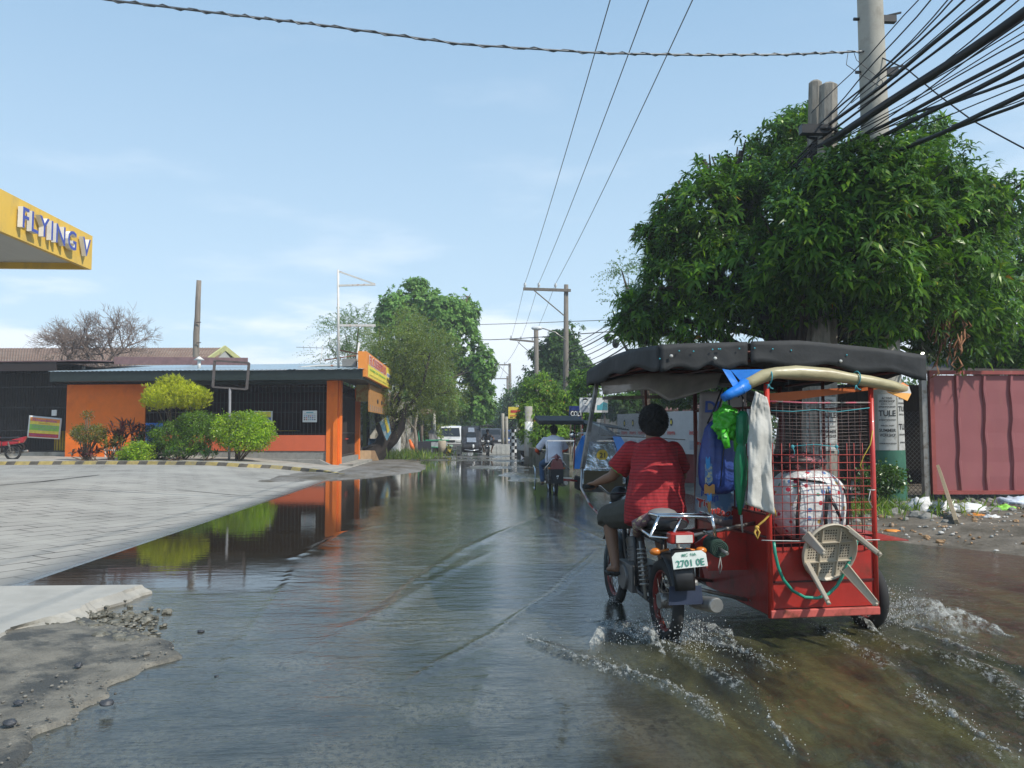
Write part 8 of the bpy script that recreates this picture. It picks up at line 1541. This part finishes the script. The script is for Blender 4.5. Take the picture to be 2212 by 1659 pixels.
# ragged crests standing on the wake lines
def crest(label,pts,H_,seed,off=0):
    P=[gnd(u,v) for u,v in pts]; mb=MB(); n=len(P)-1
    def f(i,j):
        t_=i*n; k=min(n-1,int(t_)); p=P[k].lerp(P[k+1],t_-k); d=(P[k+1]-P[k]).normalized(); nn=Vector((-d.y,d.x,0)); e=math.sin(PI*min(1,max(0,i)))**.4; h=H_*e*(.55+.9*abs(noise.noise(Vector((i*n*3,seed,0)))))
        return p+nn*(off+.03*noise.noise(Vector((i*n*4,seed,2)))+h*.9*j*j)+ZV*(.004+h*math.sin(j*2.2))+Vector((1,1,1))*.012*noise.noise(Vector((i*n*11,j*5,seed)))
    mb.grid(f,30*n,6); solo(mb,'wake_crest',m_shw,label,'splash')
for k,(r_,lab) in enumerate(zip([r for r in ridges if r[3]>.4],['leftmost foaming wake line, curving in from the left of the rear wheel','foaming wake line straight behind the rear wheel of the motorcycle','foaming wake line between the motorcycle wheel and the sidecar','short foaming wake line just behind the bumper of the sidecar','longest foaming wake line behind the sidecar wheel','outermost foaming wake line near the right edge','lower right foaming wake line near the bottom corner','faint foaming wake line running to the bottom edge'])):
    crest(lab,r_[0],.045 if r_[2]>.027 else .03,k*3+1)
# ================================================================ stones at the near left
pts=[]; rd=random.Random(9)
for k in range(800):
    t_=rd.random(); x=-3.15+rd.random()**1.3*1.05*(1-.3*t_); y=5.25+t_*1.25+rd.gauss(0,.14); pts.append((x,y,.008))
for k in range(420): pts.append((-3.2+rd.gauss(0.08,.07),rd.uniform(3.6,7.0),.02))
rubble('rubble','broken wet stones and crumbled concrete heaped along the edge of the pale slab',pts,.019,pm('wet_rubble',(.15,.14,.11),.5,var=.5,scale=7,dirt=(.07,.065,.045),dth=(.45,.6),dscale=3),11)
pts=[(rd.uniform(-3.2,-1.9),rd.uniform(2.5,5.6),.035) for _ in range(420)]
rubble('grit','fine grit scattered on the worn asphalt shoulder',pts,.008,pm('grit_grey',(.16,.15,.13),.8,var=.6),12,cat_='grit')
m_pb=pm('dark_pebble',(.045,.048,.055),.5,var=.3)
for i,(u,v,r,lab) in enumerate([(230,1520,.032,'largest dark pebble on the worn asphalt, nearest the water edge'),(170,1437,.024,'dark pebble beside the water edge, above the largest one'),(40,1518,.022,'brownish pebble on the worn asphalt near the left edge'),(22,1562,.030,'dark pebble in the bottom left corner'),(100,1405,.017,'small pebble in the upper middle of the worn asphalt'),(128,1402,.015,'small pebble right beside another in the upper middle'),(75,1418,.015,'small brown pebble left of the upper pair'),(434,1364,.022,'lone dark pebble lying in the shallow water'),(468,1460,.012,'tiny dark pebble in the water below the lone one'),(8,1410,.024,'dark pebble at the left edge below the slab')]):
    p=gnd(u,v,.045 if u<400 else .004); lump('pebble',lab,'pebble',(p.x,p.y,p.z-.004),(r,r*.85,r*.6),m_pb,i+50,rough=.35,group='dark pebbles on the worn asphalt')
# ================================================================ thin humid haze
mb=MB(); mb.bx(-172,172,-62,332,-1.2,20); hz=mb.build('haze',None and [] or [])
mh=bpy.data.materials.new('haze'); mh.use_nodes=True; nt=mh.node_tree; nt.nodes.remove(nt.nodes['Principled BSDF']); pv=nt.nodes.new('ShaderNodeVolumePrincipled'); pv.inputs['Color'].default_value=(.86,.92,1,1); pv.inputs['Density'].default_value=.0013; pv.inputs['Anisotropy'].default_value=0
nt.links.new(pv.outputs[0],nt.nodes['Material Output'].inputs['Volume']); hz.data.materials.append(mh); tag(hz,'thin pale humid haze over the whole street','haze',kind='stuff')
